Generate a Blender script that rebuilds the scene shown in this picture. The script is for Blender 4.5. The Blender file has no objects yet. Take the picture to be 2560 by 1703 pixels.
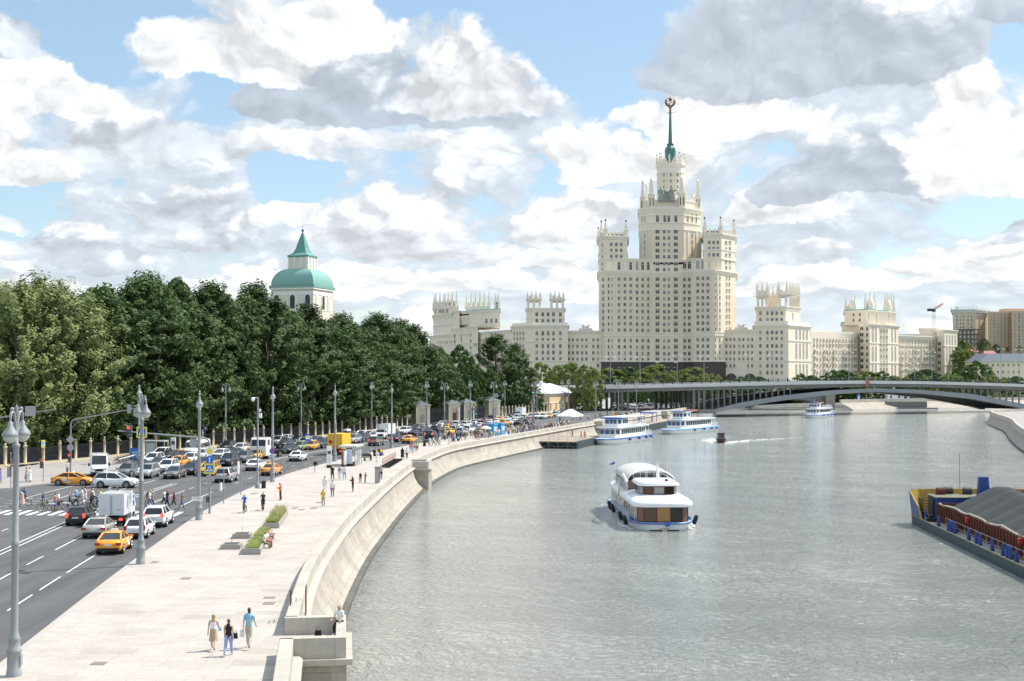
import bpy, bmesh, math, random
import numpy as np
from mathutils import Vector, Matrix
R = math.radians
SC = bpy.context.scene
COL = SC.collection
# ------------------------------------------------------------------ camera, exposure
CAM_H = 12.3            # eye height above the promenade (promenade z = 0, river z = -3)
WATER_Z = -3.0
FPX = 3300.0            # focal length in photograph pixels (2560 wide)
HORIZ = 941.0           # photograph row of the horizon
PITCH = math.atan((HORIZ - 851.5) / FPX)
cd = bpy.data.cameras.new("camera")
cam = bpy.data.objects.new("camera", cd)
COL.objects.link(cam)
cam.location = (0, 0, CAM_H)
cam.rotation_euler = (math.pi / 2 + PITCH, 0, 0)
cd.sensor_fit = 'HORIZONTAL'
cd.sensor_width = 36.0
cd.lens = FPX / 2560 * 36.0
cd.clip_start = 0.5
cd.clip_end = 20000
SC.camera = cam
SC.render.resolution_x = 1024
SC.render.resolution_y = 681
SC.view_settings.view_transform = 'Standard'
SC.view_settings.look = 'None'
SC.view_settings.gamma = 1
SC.view_settings.exposure = 0.55
SC.render.engine = 'CYCLES'
SC.cycles.use_denoising = True
SC.cycles.max_bounces = 6
SC.cycles.diffuse_bounces = 3
SC.cycles.glossy_bounces = 3
SC.cycles.transmission_bounces = 4
SC.cycles.transparent_max_bounces = 8
SC.cycles.caustics_reflective = False
SC.cycles.caustics_refractive = False
SC.render.film_transparent = False
# ------------------------------------------------------------------ node helper
class S:
 """A node socket with arithmetic."""
 def __init__(s, nt, sock): s.nt, s.k = nt, sock
 def _m(s, op, b=None, c=None, clamp=False):
  n = s.nt.nodes.new('ShaderNodeMath'); n.operation = op; n.use_clamp = clamp
  for i, v in enumerate((s, b, c)):
   if v is None: continue
   if isinstance(v, S): s.nt.links.new(v.k, n.inputs[i])
   else: n.inputs[i].default_value = v
  return S(s.nt, n.outputs[0])
 def __add__(s, b): return s._m('ADD', b)
 def __sub__(s, b): return s._m('SUBTRACT', b)
 def __mul__(s, b): return s._m('MULTIPLY', b)
 def __truediv__(s, b): return s._m('DIVIDE', b)
 def mad(s, b, c): return s._m('MULTIPLY_ADD', b, c)
 def pw(s, b): return s._m('POWER', b)
 def mx(s, b): return s._m('MAXIMUM', b)
 def mn(s, b): return s._m('MINIMUM', b)
 def ab(s): return s._m('ABSOLUTE')
 def cl(s): return s._m('ADD', 0.0, clamp=True)
def lk(nt, a, sock):
 if isinstance(a, S): nt.links.new(a.k, sock)
 else: sock.default_value = a
def sstep(x, a, b):
 n = x.nt.nodes.new('ShaderNodeMapRange'); n.interpolation_type = 'SMOOTHSTEP'
 x.nt.links.new(x.k, n.inputs[0]); n.inputs[1].default_value = a; n.inputs[2].default_value = b
 return S(x.nt, n.outputs[0])
def ramp(x, a, b, c, d):
 n = x.nt.nodes.new('ShaderNodeMapRange'); x.nt.links.new(x.k, n.inputs[0])
 for i, v in enumerate((a, b, c, d)): n.inputs[1 + i].default_value = v
 return S(x.nt, n.outputs[0])
def vmath(nt, op, *a):
 n = nt.nodes.new('ShaderNodeVectorMath'); n.operation = op
 for i, v in enumerate(a):
  if op == 'SCALE' and i == 1: lk(nt, v, n.inputs[3]); continue
  lk(nt, v, n.inputs[i])
 return S(nt, n.outputs[1] if op in ('DOT_PRODUCT', 'LENGTH') else n.outputs[0])
def comb(nt, x, y, z):
 n = nt.nodes.new('ShaderNodeCombineXYZ')
 for i, v in enumerate((x, y, z)): lk(nt, v, n.inputs[i])
 return S(nt, n.outputs[0])
def sep(nt, v):
 n = nt.nodes.new('ShaderNodeSeparateXYZ'); lk(nt, v, n.inputs[0])
 return [S(nt, o) for o in n.outputs]
def noise(nt, vec, scale, detail=2.0, rough=0.5, dist=0.0, color=False):
 n = nt.nodes.new('ShaderNodeTexNoise'); n.noise_dimensions = '3D'
 if vec is not None: lk(nt, vec, n.inputs['Vector'])
 n.inputs['Scale'].default_value = scale; n.inputs['Detail'].default_value = detail
 n.inputs['Roughness'].default_value = rough; n.inputs['Distortion'].default_value = dist
 return S(nt, n.outputs['Color' if color else 'Fac'])
def voro(nt, vec, scale, feature='F1', detail=0.0, rough=0.5, out='Distance', rnd=1.0, smooth=None):
 n = nt.nodes.new('ShaderNodeTexVoronoi'); n.feature = feature
 if vec is not None: lk(nt, vec, n.inputs['Vector'])
 n.inputs['Scale'].default_value = scale
 if 'Detail' in n.inputs: n.inputs['Detail'].default_value = detail; n.inputs['Roughness'].default_value = rough
 n.inputs['Randomness'].default_value = rnd
 if smooth is not None: n.inputs['Smoothness'].default_value = smooth
 return S(nt, n.outputs[out])
def mix(nt, f, a, b, blend='MIX'):
 n = nt.nodes.new('ShaderNodeMix'); n.data_type = 'RGBA'; n.blend_type = blend
 lk(nt, f, n.inputs[0])
 for v, i in ((a, 6), (b, 7)):
  if isinstance(v, S): nt.links.new(v.k, n.inputs[i])
  else: n.inputs[i].default_value = (*v[:3], 1)
 return S(nt, n.outputs[2])
# ------------------------------------------------------------------ sun and sky
SUN_AZ = math.atan2(0.92, 0.38)      # from +y (view direction) towards +x (right)
SUN_EL = R(54)
sd = bpy.data.lights.new("sun", 'SUN'); sd.energy = 4.2; sd.angle = R(0.53); sd.color = (1, 0.955, 0.88)
sun = bpy.data.objects.new("sun", sd); COL.objects.link(sun)
svec = Vector((math.cos(SUN_EL) * math.sin(SUN_AZ), math.cos(SUN_EL) * math.cos(SUN_AZ), math.sin(SUN_EL)))
sun.rotation_euler = (-svec).to_track_quat('-Z', 'Y').to_euler()
world = bpy.data.worlds.new("World"); SC.world = world; world.use_nodes = True
def build_world():
 nt = world.node_tree; nt.nodes.clear()
 out = nt.nodes.new('ShaderNodeOutputWorld')
 sky = nt.nodes.new('ShaderNodeTexSky'); sky.sky_type = 'NISHITA'; sky.sun_disc = False
 sky.sun_elevation = SUN_EL; sky.sun_rotation = SUN_AZ
 sky.air_density = 1.0; sky.dust_density = 0.6; sky.ozone_density = 1.4
 tc = nt.nodes.new('ShaderNodeTexCoord')
 d = S(nt, tc.outputs['Generated'])
 x, y, z = sep(nt, d)
 az = x._m('ARCTAN2', y)
 el = z._m('ARCSINE')
 U = az * 3.3; V = el * 3.3
 # finer and flatter cloud detail towards the horizon
 vq = (V.mx(-0.1) + 0.35)._m('LOGARITHM', math.e) * 1.3
 q = comb(nt, U, vq, 0.37)
 w1 = vmath(nt, 'SUBTRACT', noise(nt, q, 2.6, 4, .55, color=True), (.5, .5, .5))
 w2 = vmath(nt, 'SUBTRACT', noise(nt, q, 9.0, 4, .6, color=True), (.5, .5, .5))
 P = comb(nt, U, V, 0.0)
 P = vmath(nt, 'MULTIPLY_ADD', w1, (.26, .14, 0), P)
 P = vmath(nt, 'MULTIPLY_ADD', w2, (.10, .07, 0), P)
 def field(blobs):
  acc = None
  for (cx, cy, rx, ry, a) in blobs:
   u, v = (cx - 1280) / 1000, (HORIZ - cy) / 1000
   k = (1000 / rx, 1000 / ry, 0)
   e = vmath(nt, 'MULTIPLY_ADD', P, k, (-u * k[0], -v * k[1], 0))
   r2 = vmath(nt, 'DOT_PRODUCT', e, e)
   g = (r2 * -1.0)._m('EXPONENT')
   acc = g * a if acc is None else g.mad(a, acc)
  return acc
 # openings of blue sky
 gap = field([(300, 60, 125, 110, 1.1), (235, 20, 80, 80, .6), (1100, 8, 170, 46, .9), (1310, 90, 120, 50, .5),
     (1500, 130, 110, 90, 1.0), (1420, 40, 90, 60, .6), (725, 462, 66, 62, 1.1), (760, 430, 60, 40, .5), (60, 505, 130, 36, .85),
     (2540, 215, 80, 95, 1.1), (2340, 12, 70, 28, .8), (2410, 540, 70, 36, .7), (15, 60, 30, 40, .6),
     (1395, 398, 50, 26, .45), (380, 40, 70, 60, .4)])
 # puffs: fields of cauliflower relief shared by all clouds
 def billow(vec):
  a = voro(nt, vec, 4.2, 'F1', 4.0, .55)
  b = noise(nt, vec, 4.5, 8, .56)
  return (b * 1.0) - (a * 0.62)
 qw = vmath(nt, 'MULTIPLY_ADD', w2, (.06, .06, 0), vmath(nt, 'MULTIPLY_ADD', w1, (.20, .16, 0), q))
 b0 = billow(qw)
 b1 = billow(vmath(nt, 'ADD', qw, (.020, .040, 0)))
 relief = (b0 - b1).mx(-.22).mn(.22)
 N = b0 - 0.10
 big = noise(nt, q, 1.7, 5, .55)
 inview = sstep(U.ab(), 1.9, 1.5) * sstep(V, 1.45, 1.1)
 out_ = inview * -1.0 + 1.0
 gapf = (gap * inview) + ((big * -1.0 + 0.62) * 1.2) * out_
 gapn = gapf - N * 0.80 - (sep(nt, w2)[0] * 0.25)
 blue = sstep(gapn, .26, .46)
 skyc = mix(nt, .25, vmath(nt, 'SCALE', S(nt, sky.outputs[0]), 0.115), (.50, .72, .84))
 # veil of bright cloud behind everything
 gb = sstep(big * .9 - N * 1.1, .20, .72)
 veil = mix(nt, gb, (.96, .95, .93), (.53, .595, .665))
 veil = vmath(nt, 'SCALE', veil, relief * .6 + 1.0)
 col_ = mix(nt, blue, veil, skyc)
 # heaped clouds, far to near: (centre column, base row, half width, height, greyness, softness of the base)
 CL = [(300, 742, 420, 60, .30), (1080, 735, 330, 62, .22), (1560, 742, 300, 66, .22), (2060, 735, 330, 70, .22), (2420, 730, 200, 60, .25), (900, 688, 160, 50, .30), (1350, 690, 150, 60, .28), (640, 700, 240, 44, .40),
   (2330, 690, 260, 120, .38), (1900, 668, 330, 56, .70), (1230, 655, 120, 70, .55), (170, 655, 260, 110, .85), (2530, 622, 130, 80, .85),
   (40, 590, 110, 50, .35), (470, 618, 215, 170, .78), (1010, 618, 290, 210, .62), (1430, 600, 190, 210, .40), (1930, 560, 190, 120, .42), (730, 560, 90, 60, .35),
   (90, 475, 190, 130, .40), (1520, 430, 260, 160, .30), (2120, 500, 330, 150, .95), (2430, 470, 260, 320, .25), (420, 410, 330, 150, .72), (930, 375, 480, 60, .55),
   (130, 300, 330, 150, .38), (60, 180, 130, 150, .85), (1750, 330, 420, 110, .12), (900, 290, 520, 210, 1.0), (1210, 285, 180, 190, .95), (1150, 262, 330, 215, .55), (540, 215, 270, 215, .35), (830, 120, 200, 160, .35), (1980, 215, 540, 360, .95), (2520, 105, 130, 160, .95)]
 for cx, by_, rx, H, g_ in CL:
  k = (1000 / rx, 1000 / H, 0); c0 = ((cx - 1280) / 1000, (HORIZ - by_) / 1000)
  e = vmath(nt, 'MULTIPLY_ADD', P, k, (-c0[0] * k[0], -c0[1] * k[1], 0)); u, v, _z = sep(nt, e)
  vv = v.mx(v * -5.0); am = .85 if H > 150 else 1.05 if H > 90 else .8
  Dn = (u * u * -1.0 + 0.92) - vv * vv + N * am
  m_ = sstep(Dn, 0.0, 0.22)
  # grey towards the flat base, white on the sunlit heads and along the rim
  gg = sstep((v * -0.9) - N * 1.5 - relief * 0.9 + Dn * 0.30 + (.38 if g_ > .94 else 0.0), -0.62, 0.34) * g_
  cc = mix(nt, gg.cl(), (.97, .965, .95), (.42, .475, .55))
  cc = vmath(nt, 'SCALE', cc, relief * (.55 if g_ > .94 else 1.05) + 0.95)
  col_ = mix(nt, m_ * inview * (.93 if H > 80 else .8), col_, cc)
 hz = sstep(V, 0.40, 0.02)
 col_ = mix(nt, hz * .30, col_, (.80, .82, .84))
 # sky outside the view is brightened to add fill light on shaded facades
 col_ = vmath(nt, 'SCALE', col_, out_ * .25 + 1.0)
 colr = mix(nt, sstep(z, -0.02, -0.06), col_, (.16, .16, .15))
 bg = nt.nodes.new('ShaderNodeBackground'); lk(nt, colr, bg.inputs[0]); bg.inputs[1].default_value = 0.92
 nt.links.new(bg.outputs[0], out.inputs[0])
build_world()
world.cycles.sampling_method = 'MANUAL'; world.cycles.sample_map_resolution = 512
# ------------------------------------------------------------------ picture rows and columns to places on the ground
_cp, _sp = math.cos(PITCH), math.sin(PITCH)
def ray(px, py):
 a, b = (px - 1280) / FPX, (851.5 - py) / FPX
 return a, _cp - b * _sp, b * _cp + _sp
def G(px, py, z=0.0):
 """the place at height z seen at a pixel of the photograph"""
 a, y, c = ray(px, py); t = (z - CAM_H) / c
 return Vector((a * t, y * t, z))
def D(px, py, d):
 """the place at distance d seen at a pixel"""
 a, y, c = ray(px, py); t = d / y
 return Vector((a * t, d, CAM_H + c * t))
def ZP(py, d): return D(1280, py, d).z
def XP(px, d): return D(px, 941, d).x
# ------------------------------------------------------------------ materials
MATS = {}
def mat(name, col, rough=.6, metal=0.0, spec=.4, var=0.0, vscale=3.0, bump=0.0, bscale=20.0, coat=0.0, emit=None, es=1.0, trans=0.0, alpha=1.0):
 if name in MATS: return MATS[name]
 m = bpy.data.materials.new(name); m.use_nodes = True; nt = m.node_tree
 p = nt.nodes['Principled BSDF']
 p.inputs['Base Color'].default_value = (*col, 1)
 p.inputs['Roughness'].default_value = rough; p.inputs['Metallic'].default_value = metal
 p.inputs['Specular IOR Level'].default_value = spec
 if coat: p.inputs['Coat Weight'].default_value = coat; p.inputs['Coat Roughness'].default_value = .05
 if emit: p.inputs['Emission Color'].default_value = (*emit, 1); p.inputs['Emission Strength'].default_value = es
 if trans: p.inputs['Transmission Weight'].default_value = trans
 if alpha < 1: p.inputs['Alpha'].default_value = alpha
 if var or bump:
  tc = nt.nodes.new('ShaderNodeTexCoord'); v = S(nt, tc.outputs['Object'])
  if var:
   n = noise(nt, v, vscale, 5, .6)
   c = mix(nt, n, [max(0, x * (1 - var)) for x in col], [min(1, x * (1 + var)) for x in col])
   nt.links.new(c.k, p.inputs['Base Color'])
  if bump:
   bn = nt.nodes.new('ShaderNodeBump'); bn.inputs['Strength'].default_value = bump; bn.inputs['Distance'].default_value = .05
   nt.links.new(noise(nt, v, bscale, 4, .6).k, bn.inputs['Height']); nt.links.new(bn.outputs[0], p.inputs['Normal'])
 MATS[name] = m
 return m
def nodes_of(name, **kw):
 m = mat(name, (.5, .5, .5), **kw); nt = m.node_tree
 return m, nt, nt.nodes['Principled BSDF'], S(nt, nt.nodes.new('ShaderNodeTexCoord').outputs['Object'])
def set_bump(nt, p, h, strength=.3, dist=.05):
 bn = nt.nodes.new('ShaderNodeBump'); bn.inputs['Strength'].default_value = strength; bn.inputs['Distance'].default_value = dist
 nt.links.new(h.k, bn.inputs['Height']); nt.links.new(bn.outputs[0], p.inputs['Normal'])
# ------------------------------------------------------------------ mesh builder
class MB:
 def __init__(s):
  s.v, s.f, s.mi, s.sm, s.M = [], [], [], [], Matrix.Identity(4)
 def at(s, loc=(0, 0, 0), rz=0.0, rx=0.0, ry=0.0, sc=(1, 1, 1)):
  s.M = Matrix.Translation(Vector(loc)) @ Matrix.Rotation(rz, 4, 'Z') @ Matrix.Rotation(ry, 4, 'Y') @ Matrix.Rotation(rx, 4, 'X') @ Matrix.Diagonal((*sc, 1))
  return s
 def add(s, vs, fs, m=0, sm=False):
  o = len(s.v)
  M = s.M
  s.v.extend(tuple(M @ Vector(p)) for p in vs)
  for f in fs: s.f.append(tuple(i + o for i in f)); s.mi.append(m); s.sm.append(sm)
  return s
 def box(s, c, d, m=0, rz=0.0, top=1.0, topy=None):
  """box centred at c (x, y) standing at z..z+h ; d = (dx, dy, dz); top = taper"""
  x, y, z = c; a, b, h = d[0] / 2, d[1] / 2, d[2]; ty = top if topy is None else topy
  q = [(-a, -b, 0), (a, -b, 0), (a, b, 0), (-a, b, 0), (-a * top, -b * ty, h), (a * top, -b * ty, h), (a * top, b * ty, h), (-a * top, b * ty, h)]
  cs, sn = math.cos(rz), math.sin(rz)
  q = [(x + p[0] * cs - p[1] * sn, y + p[0] * sn + p[1] * cs, z + p[2]) for p in q]
  return s.add(q, [(0, 3, 2, 1), (4, 5, 6, 7), (0, 1, 5, 4), (1, 2, 6, 5), (2, 3, 7, 6), (3, 0, 4, 7)], m)
 def prism(s, poly, z0, z1, m=0, cap=True, mtop=None, top_poly=None):
  n = len(poly); tp = top_poly or poly
  ar = sum(poly[i][0] * poly[(i + 1) % n][1] - poly[(i + 1) % n][0] * poly[i][1] for i in range(n))
  if ar < 0: poly = poly[::-1]; tp = tp[::-1]
  vs = [(p[0], p[1], z0) for p in poly] + [(p[0], p[1], z1) for p in tp]
  s.add(vs, [(i, (i + 1) % n, n + (i + 1) % n, n + i) for i in range(n)], m)
  if cap:
   s.add([(p[0], p[1], z1) for p in tp], [tuple(range(n))], m if mtop is None else mtop)
   s.add([(p[0], p[1], z0) for p in poly], [tuple(range(n))[::-1]], m)
  return s
 def lathe(s, prof, n=12, c=(0, 0, 0), m=0, sm=True, a0=0.0, closed=True):
  """prof: list of (r, z)"""
  k = len(prof); vs = []
  for i in range(n):
   a = a0 + 2 * math.pi * i / n
   for r, z in prof: vs.append((c[0] + r * math.cos(a), c[1] + r * math.sin(a), c[2] + z))
  fs = [(i * k + j, ((i + 1) % n) * k + j, ((i + 1) % n) * k + j + 1, i * k + j + 1) for i in range(n) for j in range(k - 1)]
  s.add(vs, fs, m, sm)
  if closed:
   if prof[0][0] > 1e-4: s.add([vs[i * k] for i in range(n)], [tuple(range(n))[::-1]], m)
   if prof[-1][0] > 1e-4: s.add([vs[i * k + k - 1] for i in range(n)], [tuple(range(n))], m)
  return s
 def tube(s, pts, r, n=6, m=0, sm=True, caps=True):
  """tube along points; r a number or one radius per point"""
  pts = [Vector(p) for p in pts]; rs = r if isinstance(r, (list, tuple)) else [r] * len(pts)
  rings = []
  up = None
  for i, p in enumerate(pts):
   t = (pts[min(i + 1, len(pts) - 1)] - pts[max(i - 1, 0)]).normalized()
   if up is None: up = Vector((0, 0, 1)) if abs(t.z) < .9 else Vector((1, 0, 0))
   x = t.cross(up)
   if x.length < 1e-5: x = t.orthogonal()
   x.normalize(); y = x.cross(t).normalized(); up = y
   rings.append([p + (x * math.cos(2 * math.pi * j / n) + y * math.sin(2 * math.pi * j / n)) * rs[i] for j in range(n)])
  vs = [q for g in rings for q in g]
  fs = [(i * n + j, (i + 1) * n + j, (i + 1) * n + (j + 1) % n, i * n + (j + 1) % n) for i in range(len(pts) - 1) for j in range(n)]
  s.add(vs, [f[::-1] for f in fs], m, sm)
  if caps: s.add(rings[0], [tuple(range(n))], m); s.add(rings[-1], [tuple(range(n))[::-1]], m)
  return s
 def cyl(s, p0, p1, r0, r1=None, n=10, m=0): return s.tube([p0, p1], [r0, r0 if r1 is None else r1], n, m)
 def ball(s, c, r, n=10, m=0, sz=1.0):
  k = max(4, n // 2)
  return s.lathe([(r * math.sin(math.pi * i / k), -r * sz * math.cos(math.pi * i / k)) for i in range(k + 1)], n, c, m)
 def loft(s, rings, m=0, sm=True, caps=True, close=True):
  k = len(rings[0]); vs = [p for g in rings for p in g]
  e = k if close else k - 1
  fs = [(i * k + j, i * k + (j + 1) % k, (i + 1) * k + (j + 1) % k, (i + 1) * k + j) for i in range(len(rings) - 1) for j in range(e)]
  s.add(vs, fs, m, sm)
  if caps: s.add(rings[0], [tuple(range(k))[::-1]], m); s.add(rings[-1], [tuple(range(k))], m)
  return s
 def strip(s, A, B, m=0, sm=False):
  """ribbon between two polylines"""
  n = len(A)
  return s.add(list(A) + list(B), [(i, i + 1, n + i + 1, n + i) for i in range(n - 1)], m, sm)
 def quad(s, a, b, c, d, m=0): return s.add([a, b, c, d], [(0, 1, 2, 3)], m)
 def merge(s, o, M=None, m=None):
  k = len(s.v); T = s.M if M is None else s.M @ M
  s.v.extend(tuple(T @ Vector(p)) for p in o.v)
  s.f.extend(tuple(i + k for i in f) for f in o.f); s.mi.extend(o.mi if m is None else [m] * len(o.mi)); s.sm.extend(o.sm)
  return s
 def mesh(s, name, mats):
  me = bpy.data.meshes.new(name); me.from_pydata(s.v, [], s.f)
  for x in (mats if isinstance(mats, (list, tuple)) else [mats]): me.materials.append(x)
  me.polygons.foreach_set('material_index', s.mi); me.polygons.foreach_set('use_smooth', s.sm)
  me.update(); return me
 def build(s, name, mats, parent=None, loc=None, rz=None):
  o = bpy.data.objects.new(name, s.mesh(name, mats)); COL.objects.link(o)
  if parent is not None: o.parent = parent
  if loc is not None: o.location = loc
  if rz is not None: o.rotation_euler.z = rz
  return o
def tag(o, label=None, cat=None, group=None, kind=None):
 for k, v in (('label', label), ('category', cat), ('group', group), ('kind', kind)):
  if v: o[k] = v
 return o
def thing(name, label, cat, loc=(0, 0, 0), rz=0.0, group=None):
 o = bpy.data.objects.new(name, None); COL.objects.link(o); o.empty_display_size = .2
 o.location = loc; o.rotation_euler.z = rz
 return tag(o, label, cat, group)
# ------------------------------------------------------------------ curves of the embankment
def curve(pts, n=None, step=3.0):
 """smooth polyline through points (Catmull-Rom)"""
 P = [Vector((*p, 0)) for p in pts]; P = [P[0] * 2 - P[1]] + P + [P[-1] * 2 - P[-2]]
 out = []
 for i in range(1, len(P) - 2):
  a, b, c, d = P[i - 1:i + 3]; k = max(1, int((c - b).length / step))
  for j in range(k):
   t = j / k
   out.append(.5 * ((2 * b) + (c - a) * t + (2 * a - 5 * b + 4 * c - d) * t * t + (3 * b - a - 3 * c + d) * t ** 3))
 out.append(P[-2]); return out
def offset(poly, d):
 """shift a polyline sideways; positive = to the left of its direction"""
 o = []
 for i, p in enumerate(poly):
  t = (poly[min(i + 1, len(poly) - 1)] - poly[max(i - 1, 0)]).normalized()
  o.append(p + Vector((-t.y, t.x, 0)) * d)
 return o
def zz(poly, z): return [(p.x, p.y, z) for p in poly]
class Path:
 def __init__(s, poly):
  s.p = poly; s.s = [0.0]
  for a, b in zip(poly, poly[1:]): s.s.append(s.s[-1] + (b - a).length)
 def at(s, t):
  import bisect
  i = min(max(bisect.bisect_right(s.s, t) - 1, 0), len(s.p) - 2)
  a, b = s.p[i], s.p[i + 1]; f = (t - s.s[i]) / max(1e-6, s.s[i + 1] - s.s[i])
  q = a.lerp(b, f); d = (b - a).normalized()
  return q, math.atan2(d.y, d.x)
 def near_y(s, y):
  for i in range(len(s.p) - 1):
   if s.p[i].y <= y <= s.p[i + 1].y: return s.s[i] + (y - s.p[i].y) / max(1e-6, s.p[i + 1].y - s.p[i].y) * (s.s[i + 1] - s.s[i])
  return 0.0 if y < s.p[0].y else s.s[-1]
KERB = curve([(-15.5, -10), (-17.6, 15), (-19.8, 38), (-22, 58.7), (-23.8, 75.3), (-25.3, 90), (-27.6, 115.6), (-28.4, 130.5), (-28.7, 147), (-28.1, 169), (-26.4, 186),
    (-24, 205), (-20.4, 225.5), (-16.6, 244.5), (-13.5, 256), (-4.8, 285), (4, 316), (20.9, 370), (34.5, 418), (54.3, 495), (75, 575), (95, 650)])
WALL = curve([(-1.5, -10), (-6.2, 30), (-7.9, 42), (-9.0, 49.8), (-9.75, 55), (-10.8, 63.0), (-12.46, 77.9), (-13.3, 89.5), (-14.1, 108.4), (-14.35, 126.5), (-14.4, 151), (-14.1, 174), (-13.7, 188), (-12.6, 203),
    (-10.6, 221), (-5.4, 243), (1.4, 269), (9.4, 299), (18.2, 331), (25.8, 355), (39.3, 400), (53, 451.8), (74, 522)])
FENCE = curve([(-110, 120), (-90, 147), (-76, 169), (-68.8, 179.6), (-63.8, 192), (-58.3, 210), (-51.6, 230.6), (-45.1, 250), (-39.5, 267), (-32, 296), (-24.5, 324.7), (-14.5, 356), (-3.5, 402), (13.1, 456)])
PK, PW, PF = Path(KERB), Path(WALL), Path(FENCE)
# ================================================================== ground, water, road, promenade
def brick_mat(name, c1, c2, mortar, bw, bh, ms=.012, coords='UV', rough=.75, bump=.25, var=.10, offs=.5, dark=None, grime=0.0):
 m, nt, p, ob = nodes_of(name, rough=rough, spec=.3)
 tc = nt.nodes.new('ShaderNodeTexCoord'); v = S(nt, tc.outputs[coords])
 b = nt.nodes.new('ShaderNodeTexBrick'); lk(nt, v, b.inputs['Vector'])
 b.inputs['Color1'].default_value = (*c1, 1); b.inputs['Color2'].default_value = (*c2, 1); b.inputs['Mortar'].default_value = (*mortar, 1)
 b.inputs['Scale'].default_value = 1; b.inputs['Mortar Size'].default_value = ms; b.inputs['Mortar Smooth'].default_value = .2
 b.inputs['Brick Width'].default_value = bw; b.inputs['Row Height'].default_value = bh; b.inputs['Bias'].default_value = 0
 b.offset = offs
 c = S(nt, b.outputs['Color'])
 n = noise(nt, ob, .35, 6, .65); n2 = noise(nt, ob, 5.0, 5, .65)
 c = mix(nt, 1.0, c, comb(nt, ramp(n, .3, .7, 1 - var, 1 + var), ramp(n, .3, .7, 1 - var, 1 + var), ramp(n, .3, .7, 1 - var * .9, 1 + var * .9)), 'MULTIPLY')
 c = mix(nt, 1.0, c, comb(nt, *[ramp(n2, .25, .75, .90, 1.10)] * 3), 'MULTIPLY')
 if dark:
  w = nt.nodes.new('ShaderNodeTexWhiteNoise')      # a few replaced, darker slabs
  x, y, z = sep(nt, v)
  lk(nt, comb(nt, (x / (bw * 2))._m('FLOOR'), (y / (bh * 2))._m('FLOOR'), 0.0), w.inputs['Vector'])
  c = mix(nt, ramp(S(nt, w.outputs['Value']), dark, dark + .001, 0, .35), c, [q * .62 for q in c1])
 if grime:
  st = noise(nt, vmath(nt, 'MULTIPLY', v, (1.2, .25, 1)), 1.0, 5, .65)
  c = mix(nt, sstep(st, .5, .75) * grime, c, (.20, .17, .13))
 nt.links.new(c.k, p.inputs['Base Color'])
 set_bump(nt, p, (S(nt, b.outputs['Fac']) * -0.6) + n2 * .35, bump, .03)
 return m
PAVING = brick_mat('granite_paving', (.455, .41, .368), (.41, .37, .332), (.31, .275, .252), 1.2, .6, .013, 'Object', rough=.8, bump=.12, var=.12, dark=.965)
PAVING2 = brick_mat('far_paving', (.34, .315, .29), (.315, .29, .27), (.26, .24, .22), .8, .4, .012, 'Object', rough=.85, bump=.12, var=.10)
STONE = brick_mat('granite_blocks', (.40, .36, .30), (.335, .30, .25), (.25, .222, .182), 1.5, .62, .013, 'UV', rough=.8, bump=.5, var=.16, grime=.45)
STONE_CAP = brick_mat('granite_coping', (.46, .42, .36), (.42, .385, .33), (.27, .24, .20), 2.4, 3.0, .012, 'UV', rough=.75, bump=.3, var=.12, grime=.30)
STONE_WET = brick_mat('wet_granite', (.12, .11, .085), (.09, .085, .07), (.05, .05, .04), 1.5, .62, .02, 'UV', rough=.45, bump=.5, var=.3)
def asphalt_mat():
 m, nt, p, ob = nodes_of('asphalt', rough=.82, spec=.35)
 n = noise(nt, ob, .12, 5, .6); f = noise(nt, ob, 9.0, 4, .7); s_ = noise(nt, vmath(nt, 'MULTIPLY', ob, (.9, .06, 1)), 1.0, 4, .6)
 v = ramp(n, .3, .7, -.010, .010) + ramp(f, .3, .7, -.008, .008) + ramp(s_, .3, .7, -.020, .020) + .095
 c = comb(nt, v, v * 1.0, v * 1.02); nt.links.new(c.k, p.inputs['Base Color'])
 # old trench patches
 set_bump(nt, p, noise(nt, ob, 40, 3, .7), .12, .01)
 return m
ASPHALT = asphalt_mat()
def water_mat():
 m, nt, p, ob = nodes_of('river_water', rough=.06, spec=.5)
 p.inputs['IOR'].default_value = 1.5
 w = vmath(nt, 'SUBTRACT', noise(nt, ob, .05, 3, .5, color=True), (.5, .5, .5))
 v = vmath(nt, 'MULTIPLY_ADD', w, (9, 9, 0), ob)
 v2 = vmath(nt, 'MULTIPLY', v, (.8, 1.0, 1))
 n1 = noise(nt, v2, .55, 3, .55)
 n2 = noise(nt, v2, 2.3, 5, .66, dist=.5)
 gust = noise(nt, vmath(nt, 'MULTIPLY', ob, (.5, 1, 1)), .035, 4, .6)
 h = n1 * .55 + n2 * .62 * ramp(gust, .35, .65, .75, 1.25)
 bn = nt.nodes.new('ShaderNodeBump'); bn.inputs['Strength'].default_value = 1.0; bn.inputs['Distance'].default_value = 1.5
 nt.links.new(h.k, bn.inputs['Height']); nt.links.new(bn.outputs[0], p.inputs['Normal'])
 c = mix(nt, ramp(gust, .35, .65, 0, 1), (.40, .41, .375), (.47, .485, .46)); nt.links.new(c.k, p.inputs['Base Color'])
 return m
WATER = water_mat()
FOAM = mat('wake_foam', (.62, .63, .60), rough=.7, var=.2, vscale=2)
GRASS = mat('lawn', (.05, .075, .022), rough=.9, var=.4, vscale=.5)
SOIL = mat('city_ground', (.16, .155, .13), rough=.95, var=.25, vscale=.05)
PAINT = mat('road_paint', (.62, .61, .58), rough=.7, var=.14, vscale=4)
PAINTY = mat('worn_yellow_paint', (.42, .40, .16), rough=.75, var=.25, vscale=3)
CURBM = mat('kerb_stone', (.40, .36, .32), rough=.8, var=.15, vscale=2)
ROAD_Z = -0.12
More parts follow.
